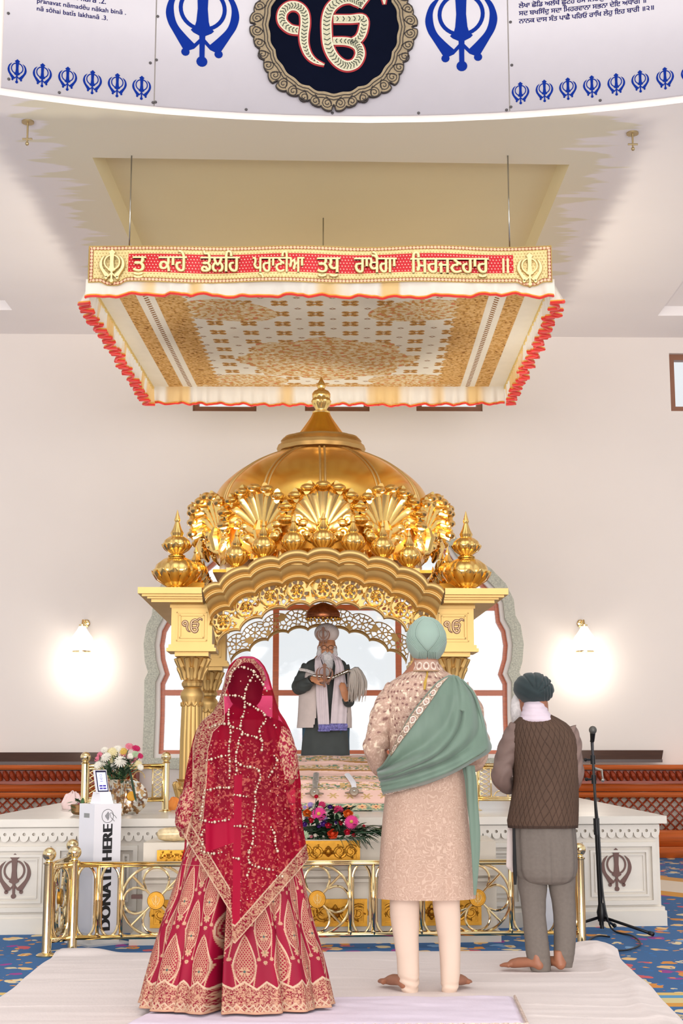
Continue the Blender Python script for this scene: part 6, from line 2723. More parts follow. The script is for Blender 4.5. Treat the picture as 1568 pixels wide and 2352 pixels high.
# shawl
SHR = [(1545, 930, 1062), (1560, 900, 1085), (1600, 868, 1100), (1650, 858, 1112), (1700, 850, 1124), (1740, 846, 1132), (1780, 852, 1130), (1830, 860, 1118), (1900, 866, 1110)]
RS = rowsY(SHR, YG, .66)
CA = [(1030, 1553), (1005, 1568), (985, 1590), (965, 1614), (945, 1640), (928, 1667), (915, 1690), (903, 1714), (890, 1738), (877, 1757), (866, 1766)]
CB = [(1042, 1552), (1052, 1590), (1052, 1630), (1040, 1668), (1018, 1700), (990, 1726), (958, 1744), (930, 1757), (905, 1768), (885, 1775), (868, 1779)]
CC = [(1052, 1556), (1080, 1592), (1092, 1635), (1094, 1680), (1076, 1712), (1045, 1738), (1005, 1758), (965, 1772), (930, 1785), (900, 1794), (874, 1800)]
CD = [(1060, 1561), (1087, 1592), (1104, 1636), (1118, 1690), (1125, 1722), (1086, 1748), (1044, 1772), (1000, 1792), (955, 1808), (915, 1820), (880, 1828)]


def shawl():
    n, K = 260, 260
    cs = [np.array(catmull(c, 26)) for c in (CA, CB, CC, CD)]
    L = len(cs[0])
    t = np.linspace(0, L - 1, K)
    cs = [np.stack([np.interp(t, range(L), c[:, k]) for k in (0, 1)], -1) for c in cs]
    js = np.linspace(0, 1, n)
    kn = np.array([0, .33, .66, 1.0])
    U = np.zeros((n, K))
    V = np.zeros((n, K))
    for i, j in enumerate(js):
        k = min(int(j * 3), 2)
        f = j * 3 - k
        p0, p1, p2, p3 = cs[max(k - 1, 0)], cs[k], cs[k + 1], cs[min(k + 2, 3)]
        c = .5 * (2 * p1 + (p2 - p0) * f + (2 * p0 - 5 * p1 + 4 * p2 - p3) * f * f + (3 * p1 - p0 - 3 * p2 + p3) * f ** 3)
        U[i], V[i] = c[:, 0], c[:, 1]
    X, Y, Z = np.zeros((n, K)), np.zeros((n, K)), np.zeros((n, K))
    for i in range(n):
        for k in range(K):
            j, tt = js[i], k / (K - 1)
            gath = .35 + .65 * abs(tt - .35) * 1.5
            fo = .026 * sin(j * 15 + 2.5 * tt) * (.35 + tt) + .014 * sin(j * 34 + 4 * tt) * tt ** 1.2 + .012 * math.exp(-((j - .30 - .1 * tt) / .05) ** 2) - .024 * math.exp(-((j - .37 - .1 * tt) / .03) ** 2) * (tt > .2) + .02 * math.exp(-((j - .62) / .08) ** 2) * tt
            fo += .004 * MN.noise(Vector((U[i, k] * .05, V[i, k] * .02, 3)))
            p = surfY(RS, U[i, k], V[i, k], .022 + fo)
            X[i, k], Y[i, k], Z[i, k] = p
    return X, Y, Z, U, V


X, Y, Z, U, V = shawl()
o = gridmesh('green_shawl', X, Y, Z, mat('sage_silk', S(100, 120, 105), .5, var=.10, vscale=16, stretch=(1, 1, .25), sheen=.3, spec=.3), gr)
so = o.modifiers.new('thickness', 'SOLIDIFY')
so.thickness = .006
so.offset = 1


def motif_band(name, P0, P1, parent, off=.009, n_m=9, ph=0.0):
    """embroidered ribbon between two edges, arrays [k, 3]"""
    K = P0.shape[0]
    R = 40
    s = np.linspace(0, 1, R)[:, None, None]
    G = P0[None] * (1 - s) + P1[None] * s
    G = G + np.array([0, -off, 0])
    L = np.concatenate([[0], np.cumsum(np.linalg.norm(np.diff(P0, axis=0), axis=1))])
    w = float(np.mean(np.linalg.norm(P1 - P0, axis=1)))
    a = np.broadcast_to(L[None, :], (R, K))
    b = np.broadcast_to(np.linspace(0, 1, R)[:, None], (R, K))
    per = L[-1] / n_m
    q = ((a / per + ph) % 1 - .5) * per / w
    y = b - .5
    col = np.ones((R, K, 3)) * np.array(S(128, 106, 90))
    th = vnoise(a * 160, b * 9, 3) > .55
    col[th] = S(184, 160, 138)
    d = np.maximum(np.abs(q) / .62 + (np.abs(y) / .40) ** 2, 0)
    lens = np.sqrt((q / .58) ** 2 + (np.abs(y) / .38) ** 1.6 * 1)
    col[lens < 1.0] = S(150, 118, 104)
    col[np.abs(lens - .88) < .11] = S(228, 216, 200)
    fl = np.hypot(q, y)
    col[(fl < .2) & (np.cos(6 * np.arctan2(y, q)) > -.3)] = S(208, 180, 164)
    col[(b < .06) | (b > .94)] = S(104, 92, 74)
    gridmesh(name, G[..., 0], G[..., 1], G[..., 2], mat('embroidered_ribbon', attr=True, rough=.6, var=.05), parent, col=col)


G3 = np.stack([X, Y, Z], -1)
motif_band('shawl_border', G3[0, 4:200], G3[22, 4:200], gr, .012, 9, .2)
kk = int(260 * .40)
motif_band('shawl_border', G3[-1, kk:], G3[-24, kk:], gr, .012, 9, .1)
# hanging end of the shawl
TA = [(1758, 1062, 1088), (1790, 1068, 1092), (1850, 1072, 1095), (1910, 1078, 1100), (1960, 1083, 1100), (2010, 1086, 1097), (2056, 1088, 1093)]
silo('shawl_end', TA, YG - .14, mat('sage_silk'), gr, ratio=.5, n=60, K=80, fold=lambda A, T, Z: 1 + .25 * np.sin(3 * A + 4 * T))

# trousers
M_TRO = mat('ivory_silk', S(212, 188, 170), .55, var=.03, vscale=6, spec=.3)


def leg(name, rows, Yc, parent, m_, ratio=.9, wr=.012, cuff=.80, sd=0, n=120, K=220):
    def f(A, T, Z):
        w = sm(cuff, cuff + .08, T)
        return 1 + wr * 6 * w * np.sin(T * 95 + 2.0 * np.sin(A * 1 + sd) + 1.5 * np.sin(2 * A)) * .28 + .02 * np.sin(3 * A + 6 * T + sd) + (1 - w) * .03 * np.sin(T * 34 + 2 * np.sin(A + sd)) * np.exp(-T * 3.2)
    return silo(name, rows, Yc, m_, parent, ratio=ratio, n=n, K=K, fold=f)


leg('trouser_leg', [(2010, 892, 962), (2058, 895, 961), (2100, 894, 962), (2152, 903, 961), (2200, 911, 962), (2236, 913, 963), (2258, 918, 962), (2277, 923, 959), (2289, 929, 956)], YG + .02, gr, M_TRO, wr=.035)
leg('trouser_leg', [(2010, 988, 1056), (2058, 991, 1055), (2100, 997, 1057), (2152, 1006, 1058), (2200, 1010, 1057), (2236, 1011, 1056), (2258, 1012, 1053), (2275, 1014, 1050), (2286, 1016, 1044)], YG + .02, gr, M_TRO, wr=.03, sd=2, cuff=.86)

# turban: egg with a smooth drop at the back, folds sweeping round it to the right


def turban(name, c, rx, ry, rz, m_, parent, fold, n=420, K=340, tilt=0.0):
    A = np.linspace(0, 2 * PI, n, endpoint=False)
    B = np.linspace(.001, PI - .001, K)
    AA, BB = np.meshgrid(A, B)
    x, y, z = np.sin(BB) * np.cos(AA), np.sin(BB) * np.sin(AA), np.cos(BB)
    d = fold(x, y, z)
    X, Y, Z = rx * x * d, ry * y * d, rz * z * d
    X, Z = X * cos(tilt) + Z * sin(tilt), -X * sin(tilt) + Z * cos(tilt)
    return gridmesh(name, X + c[0], Y + c[1], Z + c[2], m_, parent, wrap=True, caps=True)


def tf_groom(x, y, z):
    back = sm(.1, -.15, y)
    # smooth drop in the middle: wide above, pointed below
    zz = (z - .15) / .72
    w = .60 * np.clip(1 - np.clip(-zz, 0, 1) ** 1.3, 0.02, 1) * np.sqrt(np.clip(1 - np.clip(zz, 0, 1) ** 2.2, 0, 1)) + .02
    dist = np.sqrt((x / .60) ** 2 + (np.where(zz > 0, zz, 0)) ** 2) - np.where(zz < 0, 1 - np.clip(-zz, 0, 1) ** 1.4, 1.0)
    side = np.where(x > 0, 1.0, .55)
    ring = dist * 1.0
    g = 0
    for k, (r0, wd_) in enumerate(((.02, .022), (.15, .018), (.27, .018), (.39, .018), (.52, .018), (.66, .018))):
        g = g - .075 * np.exp(-((ring - r0) / wd_) ** 2) * (side if k else 1)
    bulge = .02 * sm(0, -.25, ring)
    crease = -.03 * np.exp(-(x / .03) ** 2) * sm(-.35, -.6, z)
    knot = .05 * np.exp(-((x + .15) / .16) ** 2 - ((z - .93) / .12) ** 2)
    return 1 + back * (g * (np.abs(x) < .99) + bulge + crease) + knot + (1 - back) * .015 * np.sin(z * 18 + x * 4)


tc = px(979, 1468, YG)
turban('turban', (tc.x, YG + .005, tc.z - .004), .106, .125, .122, mat('pale_green_cotton', S(140, 160, 148), .75, var=.04, vscale=8, sheen=.2, spec=.2), gr, tf_groom)

# ============ man in the quilted waistcoat ============
YT = 8.08
tx = P(1250, 1750, y=YT).x
tm = thing('person', 'barefoot man in black turban, quilted brown waistcoat and grey tunic, seen from behind', 'person', (tx, YT, .022))
m = MB()
hc = px(1226, 1604, YT + .04)
face(m, (hc.x - .015, hc.y + .02, hc.z), .92, (-.5, 1, -.25))
zs, zh = px(1250, 1672, YT).z, px(1250, 1900, YT).z
torso(m, (P(1240, 1750, y=YT).x, YT), .16, .14, zs - .03, zh, 0)
la3 = [px(1188, 1685, YT), px(1160, 1740, YT), px(1148, 1795, YT), px(1165, 1805, YT + .15), px(1210, 1790, YT + .28)]
ra3 = [px(1308, 1690, YT), px(1322, 1745, YT), px(1324, 1795, YT + .04), px(1305, 1805, YT + .18), px(1260, 1790, YT + .28)]
for a in (la3, ra3): limb(m, a, [.042, .036, .032, .028, .024], 14)
hand(m, la3[-1], (.9, .5, 0), (0, .4, 1), .18, side=-1)
hand(m, ra3[-1], (-.9, .5, 0), (0, .4, 1), .18)
for q in ([(1222, 1990), (1225, 2065), (1229, 2130), (1243, 2215)], [(1288, 1990), (1294, 2065), (1297, 2130), (1298, 2210)]):
    limb(m, [px(u, v, YT + .03) for u, v in q], [.045, .036, .032, .028], 14)
h1, h2 = P(1250, 2242, z=.022), P(1298, 2238, z=.022)
foot(m, (h1.x + .02, YT - .03, .03), (-.88, .55), .25, .042)
foot(m, (h2.x + .01, YT - .02, .03), (-.55, .85), .25, .042)
body(m, tm, .008)
b0 = px(1190, 1632, YT + .12)
MB().ball((b0.x, b0.y, b0.z), .075, 20, (.62, .8, 1.35)).build('beard', mat('white_beard', S(214, 208, 206), .9, var=.15, vscale=60), tm)


def tf_black(x, y, z):
    g = 0
    for k in range(4):
        a = -.75 + k * .42
        d = (x * cos(a) + z * sin(a)) - (.25 - .14 * k)
        g = g - .07 * np.exp(-(d / .05) ** 2) * sm(-.3, .15, z + x * .5)
    for k in range(4):
        g = g - .04 * np.exp(-((x - .95 + k * .17 + z * .18) / .04) ** 2) * sm(-.2, .5, x)
    return 1 + g + .05 * np.exp(-((z - .75) / .3) ** 2 - ((x - .1) / .5) ** 2) + .01 * np.sin(z * 13 + x * 8)


tc = px(1227, 1582, YT)
turban('turban', (tc.x, YT + .03, tc.z), .115, .125, .092, mat('black_turban_cotton', S(32, 46, 48), .85, var=.1, vscale=12, sheen=.15), tm, tf_black, tilt=.12)
SF = [(1612, 1205, 1250, .02, 1.2), (1622, 1201, 1254, .01, 1.1), (1636, 1198, 1260, .0, 1.0), (1652, 1192, 1272, 0, .9), (1660, 1190, 1276, 0, .85)]
silo('scarf', SF, YT, mat('pale_lilac_scarf', S(206, 190, 200), .8, var=.05, vscale=20), tm, n=120, K=80, fold=lambda A, T, Z: 1 + .022 * np.sin(T * 26 + 2 * np.sin(A)))
VS = [(1640, 1206, 1262), (1648, 1192, 1278), (1660, 1180, 1298), (1675, 1175, 1314), (1700, 1172, 1324), (1750, 1178, 1327), (1800, 1180, 1326), (1850, 1172, 1326), (1885, 1165, 1325), (1901, 1167, 1324)]


def quilt(A, T, Z):
    a = A * .24
    s = 1 / .052
    q1 = ((a * 1.25 + Z * .62) * s) % 1
    q2 = ((a * 1.25 - Z * .62) * s) % 1
    v = np.minimum(np.minimum(q1, 1 - q1), np.minimum(q2, 1 - q2))
    return 1 + .020 * sm(0, .16, v) + .012 * np.sin(7 * A + 2 * T)


def quiltc(X, Y, Z, A, T):
    a = A * .24
    s = 1 / .052
    q1 = ((a * 1.25 + Z * .62) * s) % 1
    q2 = ((a * 1.25 - Z * .62) * s) % 1
    v = np.minimum(np.minimum(q1, 1 - q1), np.minimum(q2, 1 - q2))
    c = np.ones(X.shape + (3,)) * np.array(S(82, 62, 50)) * (.9 + .2 * vnoise(A * 5, Z * 8, 2))[..., None]
    c[v < .035] = S(52, 36, 28)
    e = T > .975
    c[e] = S(60, 44, 36)
    return c


silo('quilted_waistcoat', VS, YT, mat('quilted_brown_cloth', attr=True, rough=.75, var=.05, spec=.25), tm, ratio=.62, n=560, K=480, fold=quilt, colf=quiltc, sq=2.4)
M_GREY = mat('grey_wool', S(112, 103, 96), .75, var=.06, vscale=60, spec=.25)


def ksl(a, r, sd): sleeve(a, r, 0, tm, m_=mat('brown_grey_cloth', S(122, 100, 92), .7, var=.06, vscale=20), wr=.005, sd=sd)


ksl([px(1192, 1668, YT), px(1176, 1700, YT), px(1158, 1750, YT), px(1152, 1790, YT), px(1170, 1803, YT + .14), px(1212, 1790, YT + .28)], [.05, .062, .058, .052, .046, .04], 0)
ksl([px(1302, 1672, YT), px(1312, 1700, YT), px(1317, 1750, YT), px(1318, 1790, YT + .03), px(1300, 1803, YT + .17), px(1260, 1790, YT + .28)], [.05, .052, .05, .048, .044, .04], 2)
KU = [(1880, 1178, 1318), (1920, 1178, 1322), (1960, 1180, 1325), (1995, 1182, 1325), (2012, 1188, 1322), (2024, 1200, 1312), (2030, 1216, 1298)]


def ku_fold(A, T, Z):
    f = 1 + .018 * np.sin(8 * A + 1) + .012 * np.sin(15 * A)
    return f - .06 * np.exp(-((A - 4.82) / .04) ** 2) * sm(.1, .6, T) + .03 * np.exp(-((A - 4.7) / .06) ** 2)


silo('tunic', KU, YT, M_GREY, tm, ratio=.60, n=220, K=120, fold=ku_fold, caps=False)
silo('white_scarf_end', [(1895, 1166, 1184), (1930, 1164, 1182), (1970, 1163, 1180), (1990, 1162, 1180), (2003, 1174, 1180)], YT + .05, mat('white_cotton'), tm, ratio=.9, n=40, K=60, fold=lambda A, T, Z: 1 + .1 * np.sin(4 * A))
silo('black_strap', [(1885, 1176, 1182), (1940, 1177, 1184), (2010, 1178, 1187), (2032, 1180, 1186)], YT - .06, mat('black_cloth', S(20, 20, 22), .8), tm, ratio=.8, n=24, K=40)
leg('trouser_leg', [(1990, 1186, 1258), (2030, 1188, 1256), (2065, 1194, 1253), (2100, 1199, 1252), (2150, 1204, 1258), (2190, 1208, 1263), (2212, 1213, 1265), (2229, 1219, 1265)], YT + .02, tm, M_GREY, ratio=.85, wr=.004)
leg('trouser_leg', [(1990, 1254, 1322), (2030, 1258, 1320), (2065, 1266, 1320), (2100, 1271, 1323), (2150, 1272, 1323), (2190, 1271, 1319), (2208, 1277, 1316), (2222, 1284, 1313)], YT + .04, tm, M_GREY, ratio=.85, wr=.004, sd=2)

# ============ reader behind the covered scripture ============
YR = 13.3
rx_ = P(745, 1600, y=YR).x
re_ = thing('person', 'white bearded man with pale turban, glasses and long pale scarf facing the couple', 'person', (rx_, YR, ZP))
m = MB()
hc = px(751, 1490, YR)
face(m, hc, 1.02, (0.05, -1, -.22))
zs, zh = px(748, 1528, YR).z, px(748, 1660, YR).z
torso(m, (rx_, YR), .20, .16, zs, zh, 0)
raR = [px(709, 1530, YR), px(694, 1560, YR - .02), px(686, 1578, YR - .05), px(700, 1574, YR - .20), px(716, 1560, YR - .28)]
laR = [px(787, 1530, YR), px(798, 1565, YR), px(801, 1600, YR - .04), px(801, 1612, YR - .14), px(795, 1606, YR - .22)]
for a in (raR, laR): limb(m, a, [.055, .050, .044, .036, .028], 14)
hand(m, raR[-1], (.9, -.15, .1), (0, -.9, .5), .19, 1.0, side=-1)
hand(m, laR[-1], (-.25, -.25, .9), (.3, -1, -.2), .165, .35, side=-1)
for k in (-1, 1):
    limb(m, [(rx_ + k * .10, YR, zh), (rx_ + k * .11, YR, zh - .42), (rx_ + k * .11, YR, ZP + .09)], [.095, .065, .045], 14)
    foot(m, (rx_ + k * .11, YR + .06, ZP + .01), (k * .2, -1), .25)
body(m, re_, .006, mat('tan_skin', S(196, 132, 92), .5, var=.05, vscale=14, sss=.06))
M_ROBE = mat('dark_green_grey_cloth', S(64, 68, 66), .75, var=.08, vscale=10)
RR_ = [(1506, 738, 764, 0, .9), (1512, 722, 778), (1519, 706, 792), (1530, 699, 797), (1560, 701, 796), (1600, 700, 798), (1640, 698, 800), (1680, 695, 800), (1740, 690, 802), (1790, 686, 806)]
silo('dark_robe', RR_, YR, M_ROBE, re_, ratio=.55, n=160, K=160, fold=lambda A, T, Z: 1 + .03 * np.sin(9 * A + 1) * sm(.4, 1, T))
silo('blue_lower_robe', [(1668, 695, 800), (1700, 695, 799), (1745, 693, 800)], YR + .01, mat('blue_grey_cloth', S(46, 74, 92), .7, var=.15, vscale=9), re_, ratio=.55, n=120, K=60, grow=.006, fold=lambda A, T, Z: 1 + .03 * np.sin(7 * A + 2), keep=lambda p: not (720 < toUV(p)[0] < 782 and p.y < YR))
for a, r in ((raR, [.062, .068, .066, .058, .04]), (laR, [.058, .056, .05, .045, .04])):
    sleeve([tuple(p) for p in a], r, 0, re_, m_=M_ROBE, wr=.004)


def vest_keep(lo, hi): return lambda p: (p.y > YR + .02) or lo(toUV(p)[0], toUV(p)[1])


silo('cream_jacket', [(1545, 700, 798), (1575, 692, 799), (1610, 690, 800), (1650, 688, 803), (1672, 686, 803)], YR, mat('pinkish_cream_cloth', S(208, 190, 182), .7, var=.06, vscale=12), re_, ratio=.60, n=140, K=90, grow=.02, caps=False,
     keep=lambda p: (p.y > YR) or toUV(p)[0] < 727 - max(0, toUV(p)[1] - 1640) * .25 or toUV(p)[0] > 797)
RRJ = rowsY(RR_, YR, .55)


def strip(name, rows, off, m_, parent, R=RRJ, n=40, wr=.010):
    """cloth strip lying on a body: rows (v, uL, uR)"""
    K = 90
    vv = np.linspace(rows[0][0], rows[-1][0], K)
    a = np.interp(vv, [r[0] for r in rows], [r[1] for r in rows])
    b = np.interp(vv, [r[0] for r in rows], [r[2] for r in rows])
    G = np.zeros((K, n, 3))
    for i in range(K):
        for j in range(n):
            s = j / (n - 1)
            G[i, j] = surfY(R, a[i] + (b[i] - a[i]) * s, vv[i], off + wr * (1 + sin(s * 17 + i * .03)) * .5)
    o = gridmesh(name, G[..., 0], G[..., 1], G[..., 2], m_, parent)
    q = o.modifiers.new('thickness', 'SOLIDIFY')
    q.thickness = .008
    q.offset = 1
    return G


M_SC = mat('pale_pink_scarf', S(220, 204, 206), .8, var=.04, vscale=20)
GA = strip('long_scarf', [(1503, 733, 742), (1512, 723, 741), (1530, 722, 745), (1575, 725, 750), (1620, 727, 753), (1672, 732, 756)], .075, M_SC, re_)
GB_ = strip('long_scarf', [(1503, 759, 768), (1512, 766, 782), (1530, 770, 789), (1575, 766, 796), (1620, 762, 797), (1670, 759, 796)], .075, M_SC, re_)
for G in (GA, GB_):
    m = MB()
    for j in range(0, 40, 2):
        p = G[-1, j]
        m.tube([(p[0], p[1] - .01, p[2] + .03), (p[0] + .006, p[1] - .012, p[2] + .01), (p[0], p[1] - .01, p[2] - .022)], [.008, .010, .005], 5)
        m.ball((p[0], p[1] - .012, p[2] - .024), .010, 6)
    m.build('lace_hem', mat('violet_blue_lace', S(128, 122, 182), .7, var=.5, vscale=80), re_, fix=False)
m = MB()
q = px(751, 1513, YR)
m.ball((q.x, q.y - .085, q.z - .02), .070, 24, (.85, .5, 1.3))
m.tube([(q.x, q.y - .09, q.z - .04), (q.x, q.y - .15, q.z - .11), (q.x, q.y - .14, q.z - .17)], [.062, .048, .014], 16, flat=.6)
for k in (-1, 1):
    m.tube([(q.x + k * .008, q.y - .125, q.z + .045), (q.x + k * .035, q.y - .115, q.z + .038), (q.x + k * .055, q.y - .09, q.z + .02)], [.010, .009, .005], 8)
    m.tube([(q.x + k * .068, q.y - .03, q.z + .11), (q.x + k * .072, q.y - .05, q.z + .04), (q.x + k * .05, q.y - .08, q.z - .02)], [.016, .028, .03], 10)
m.build('white_beard', mat('white_beard'), re_)
hf = Vector((.05, -1, -.22)).normalized()
tcn = Vector((hc.x - .004, hc.y, hc.z + .09))
tu = px(750, 1458, YR)


def tf_white(x, y, z):
    v = np.abs(x) * .95 - (z + .35) * .5
    g = 0
    for k in range(4): g = g - .035 * np.exp(-(((np.abs(x) - (z + .55 - k * .28) * .62)) / .03) ** 2) * (y < .2)
    return 1 + g + .06 * z


turban('turban', (tu.x, tu.y + .02, tu.z + .012), .116, .125, .094, mat('pale_peach_cotton', S(226, 210, 202), .8, var=.03), re_, tf_white, n=160, K=120)
m = MB()
for k in (-1, 1):
    c0 = hc + Vector((k * .034 + .004, -.102, .004))
    m.tube([c0 + Vector((.026 * cos(t), 0, .019 * sin(t))) for t in np.linspace(0, 2 * PI, 21)[:-1]], .0022, 5, closed=True)
    m.tube([c0 + Vector((k * .026, 0, 0)), c0 + Vector((k * .052, .08, .004))], .002, 5)
m.tube([hc + Vector((-.006, -.104, .006)), hc + Vector((.012, -.104, .006))], .002, 5)
m.build('glasses', mat('wire_rim', S(120, 100, 90), .3, .8), re_)
M_COP = mat('rose_gold_metal', S(112, 70, 48), .5, .3)
q = px(742, 1461, YR - .15)
khanda(MB(), lambda x, y, d: (q.x + x, q.y - d, q.z + y), .175, 0, .012).build('turban_khanda', M_COP, re_)
q2 = px(745, 1551, YR - .30)
khanda(MB(), lambda x, y, d: (q2.x + x, q2.y - d, q2.z + y), .22, 0, .016).build('pendant_khanda', M_COP, re_)
m = MB()
a = px(735, 1506, YR - .10)
b = px(770, 1506, YR - .10)
m.tube(catmull([a, px(739, 1520, YR - .20), px(744, 1534, YR - .29)], 5), .004, 5)
m.build('pendant_cord', mat('black_cloth'), re_)
m = MB()
pts = catmull([px(689, 1536, YR - .10), px(706, 1539, YR - .15), px(722, 1545, YR - .19)], 8)
m.tube(pts, .016, 8, flat=.5)
for p in pts: m.ball((p[0], p[1] - .008, p[2] - .014), .008, 6)
m.build('lace_armband', mat('white_lace', S(226, 216, 210), .8, var=.2, vscale=60), re_)

# fly whisk in his hand
w0, w1 = px(762, 1557, YR - .30), px(799, 1541, YR - .30)
ww = thing('fly_whisk', 'fly whisk with silver handle and long white hair held by the bearded man', 'whisk', tuple(w0))
m = MB()
m.tube([tuple(w0 - Vector((.17, 0, -.02))), tuple(w0), tuple(w0.lerp(w1, .5)), tuple(w1)], [.012, .014, .012, .018], 12)
for i in range(7):
    p = w0.lerp(w1, i / 6)
    m.ball(tuple(p), .017, 8)
m.build('handle', M_STEEL, ww)
rr = random.Random(5)
m = MB()
for i in range(150):
    a = rr.uniform(-1, 1)
    b = rr.uniform(-1, 1)
    s = px(801 + 2 * a, 1541, YR - .30 + .02 * b)
    e_u = 818 + 17 * a + rr.uniform(-4, 4)
    pts = [s, px(810 + 8 * a + 4, 1534 + 5 * (1 - a), YR - .30 + .05 * b), px(e_u + 3, 1562 + 4 * a, YR - .30 + .07 * b), px(e_u, 1598 + rr.uniform(-12, 16), YR - .30 + .08 * b)]
    m.tube(catmull(pts, 3), [.006, .008, .008, .008, .008, .007, .006, .005, .004, .002], 4)
m.build('hair', mat('white_yak_hair', S(236, 226, 216), .9, transl=.5), ww, fix=False)
# ------------------------------------------------------------------ cloth covered scripture stand in front of the reader
PRF = [(1735, 12.75), (1741, 12.45), (1752, 12.15), (1772, 11.75), (1774, 11.72), (1796, 11.42), (1812, 11.27), (1842, 11.12), (1845, 11.08), (1866, 11.02)]
pv = np.array([a for a, b in PRF])
pyy = np.array([b for a, b in PRF])
pzz = np.array([P(742, a, y=b).z for a, b in PRF])
pzz[-1] = ZP + .004
st = thing('covered_scripture_stand', 'low scripture stand draped in tiers of peach and gold embroidered cloths with green edging', 'stand', (P(745, 1800, y=11.8).x, 11.9, ZP))


def drape():
    n, c = 420, 560
    vv = np.linspace(pv[0], pv[-1], n)
    y = np.interp(vv, pv, pyy)
    z = np.interp(vv, pv, pzz)
    x0, x1 = P(596, 1800, y=11.8).x, P(902, 1800, y=11.8).x
    s = np.linspace(0, 1, c)
    S_, V_ = np.meshgrid(s, vv)
    Yg, Zg = np.repeat(y[:, None], c, 1), np.repeat(z[:, None], c, 1)
    X = x0 + (x1 - x0) * S_
    e = np.minimum(S_, 1 - S_)
    side = sm(.06, .0, e)
    Zg = ZP + .004 + (Zg - ZP - .004) * (1 - side) + .0
    w = .010 * (vnoise(X * 6, Yg * 9, 3) - .5) + .006 * (vnoise(X * 15, Yg * 22, 4) - .5)
    Zg = Zg + w * (1 - side)
    step = .012 * (sm(1771, 1773, V_) * 0 + np.exp(-((V_ - 1771 - 2 * np.sin(X * 5)) / 2.5) ** 2) + np.exp(-((V_ - 1797 - 2 * np.sin(X * 4 + 1)) / 2.5) ** 2) + np.exp(-((V_ - 1752) / 2) ** 2))
    Zg = np.maximum(Zg + step, ZP + .004)
    peach = np.array(S(240, 196, 180))
    gold = np.array(S(206, 168, 110))
    green = np.array(S(112, 140, 116))
    col = np.ones((n, c, 3)) * peach
    px_ = X * 1.0
    def band(lo, hi, k):
        mk = (V_ > lo) & (V_ < hi)
        f = vnoise(px_ * 34, V_ * .55, k)
        g2 = vnoise(px_ * 60, V_ * .9, k + 1)
        col[mk & (f > .48)] = gold
        col[mk & (g2 > .72)] = green
        col[mk & (g2 < .2)] = S(250, 224, 200)
    band(1737, 1749, 1)
    band(1757, 1770, 5)
    band(1782, 1791, 9)
    band(1800, 1815, 12)
    for v0 in (1752, 1772, 1796):
        col[np.abs(V_ - v0 - 1.5 * np.sin(X * 5)) < 1.0] = S(170, 120, 60)
    dx, dv = ((px_ / .13) % 1) - .5, (V_ - 1828) / 9
    th, r = np.arctan2(dv, dx * 2), np.hypot(dx * 2.2, dv)
    mk = (r < .5 + .3 * np.cos(6 * th)) & (V_ > 1816) & (V_ < 1842)
    col[mk] = gold
    mk = V_ > 1845
    col[mk] = green * .9
    f = vnoise(px_ * 70, V_ * 1.1, 20)
    col[mk & (f > .6)] = S(206, 196, 160)
    dx, dv = ((px_ / .105) % 1) - .5, (V_ - 1855) / 8.5
    th, r = np.arctan2(dv, dx * 2), np.hypot(dx * 2.1, dv)
    mk2 = mk & (r < .45 + .4 * np.abs(np.cos(4 * th)))
    col[mk2] = S(232, 178, 128)
    col[mk & (r < .22)] = S(170, 80, 60)
    gridmesh('embroidered_cloth', X, Yg, Zg, mat('peach_brocade', attr=True, rough=.7, var=.04), st, col=col)
    m = MB()
    m.box(x0 + .18, x1 - .18, 11.35, 12.6, ZP, ZP + .14)
    m.build('bed', mat('cream_cloth', S(228, 214, 190), .8), st, smooth=False)


drape()
onC = lambda u, v, up=.0: (lambda y: P(u, v - up, y=y))(float(np.interp(v, pv, pyy)) - .02)


def sword(u0, v0, u1, v1, label, bend, mt):
    t = thing('ceremonial_sword', label, 'sword', tuple(onC(u0, v0)), 0, 'swords on the scripture stand')
    a = onC(u0, v0, 3)
    b = onC(u1, v1, 5)
    mid_ = onC((u0 + u1) / 2 + bend, (v0 + v1) / 2, 5)
    pts = catmull([tuple(a), tuple(mid_), tuple(b)], 6)
    m = MB().tube(pts, [.020] * 6 + [.024] * (len(pts) - 6), 10, flat=.5)
    m.build('scabbard', mt, t)
    m = MB()
    m.lathe([(.034, -.01), (.038, 0), (.034, .008), (.014, .014)], 20, (a.x, a.y - .03, a.z + .01), axis=(0, -1, .5))
    m.tube([(a.x - .07, a.y - .02, a.z), (a.x, a.y - .035, a.z + .006), (a.x + .07, a.y - .02, a.z)], [.006, .010, .006], 8)
    m.build('hilt', mat('aged_silver', S(150, 134, 118), .35, .8), t)
    MB().ball((a.x, a.y - .05, a.z + .016), .012, 10).build('pommel', M_STEEL, t)


sword(722, 1826, 726, 1782, 'ceremonial sword with grey patterned scabbard on the peach cloth, behind the red rosebud', 0, mat('grey_scabbard', S(170, 166, 160), .4, .4, var=.4, vscale=60))
sword(813, 1824, 797, 1784, 'ceremonial sword with curved white scabbard on the peach cloth at the right', 6, M_WHITE)

# ------------------------------------------------------------------ flowers
M_LEAF = mat('dark_green_leaf', S(38, 62, 40), .45, var=.3, vscale=12)
M_LEAF2 = mat('mid_green_leaf', S(82, 116, 74), .5, var=.3, vscale=12)


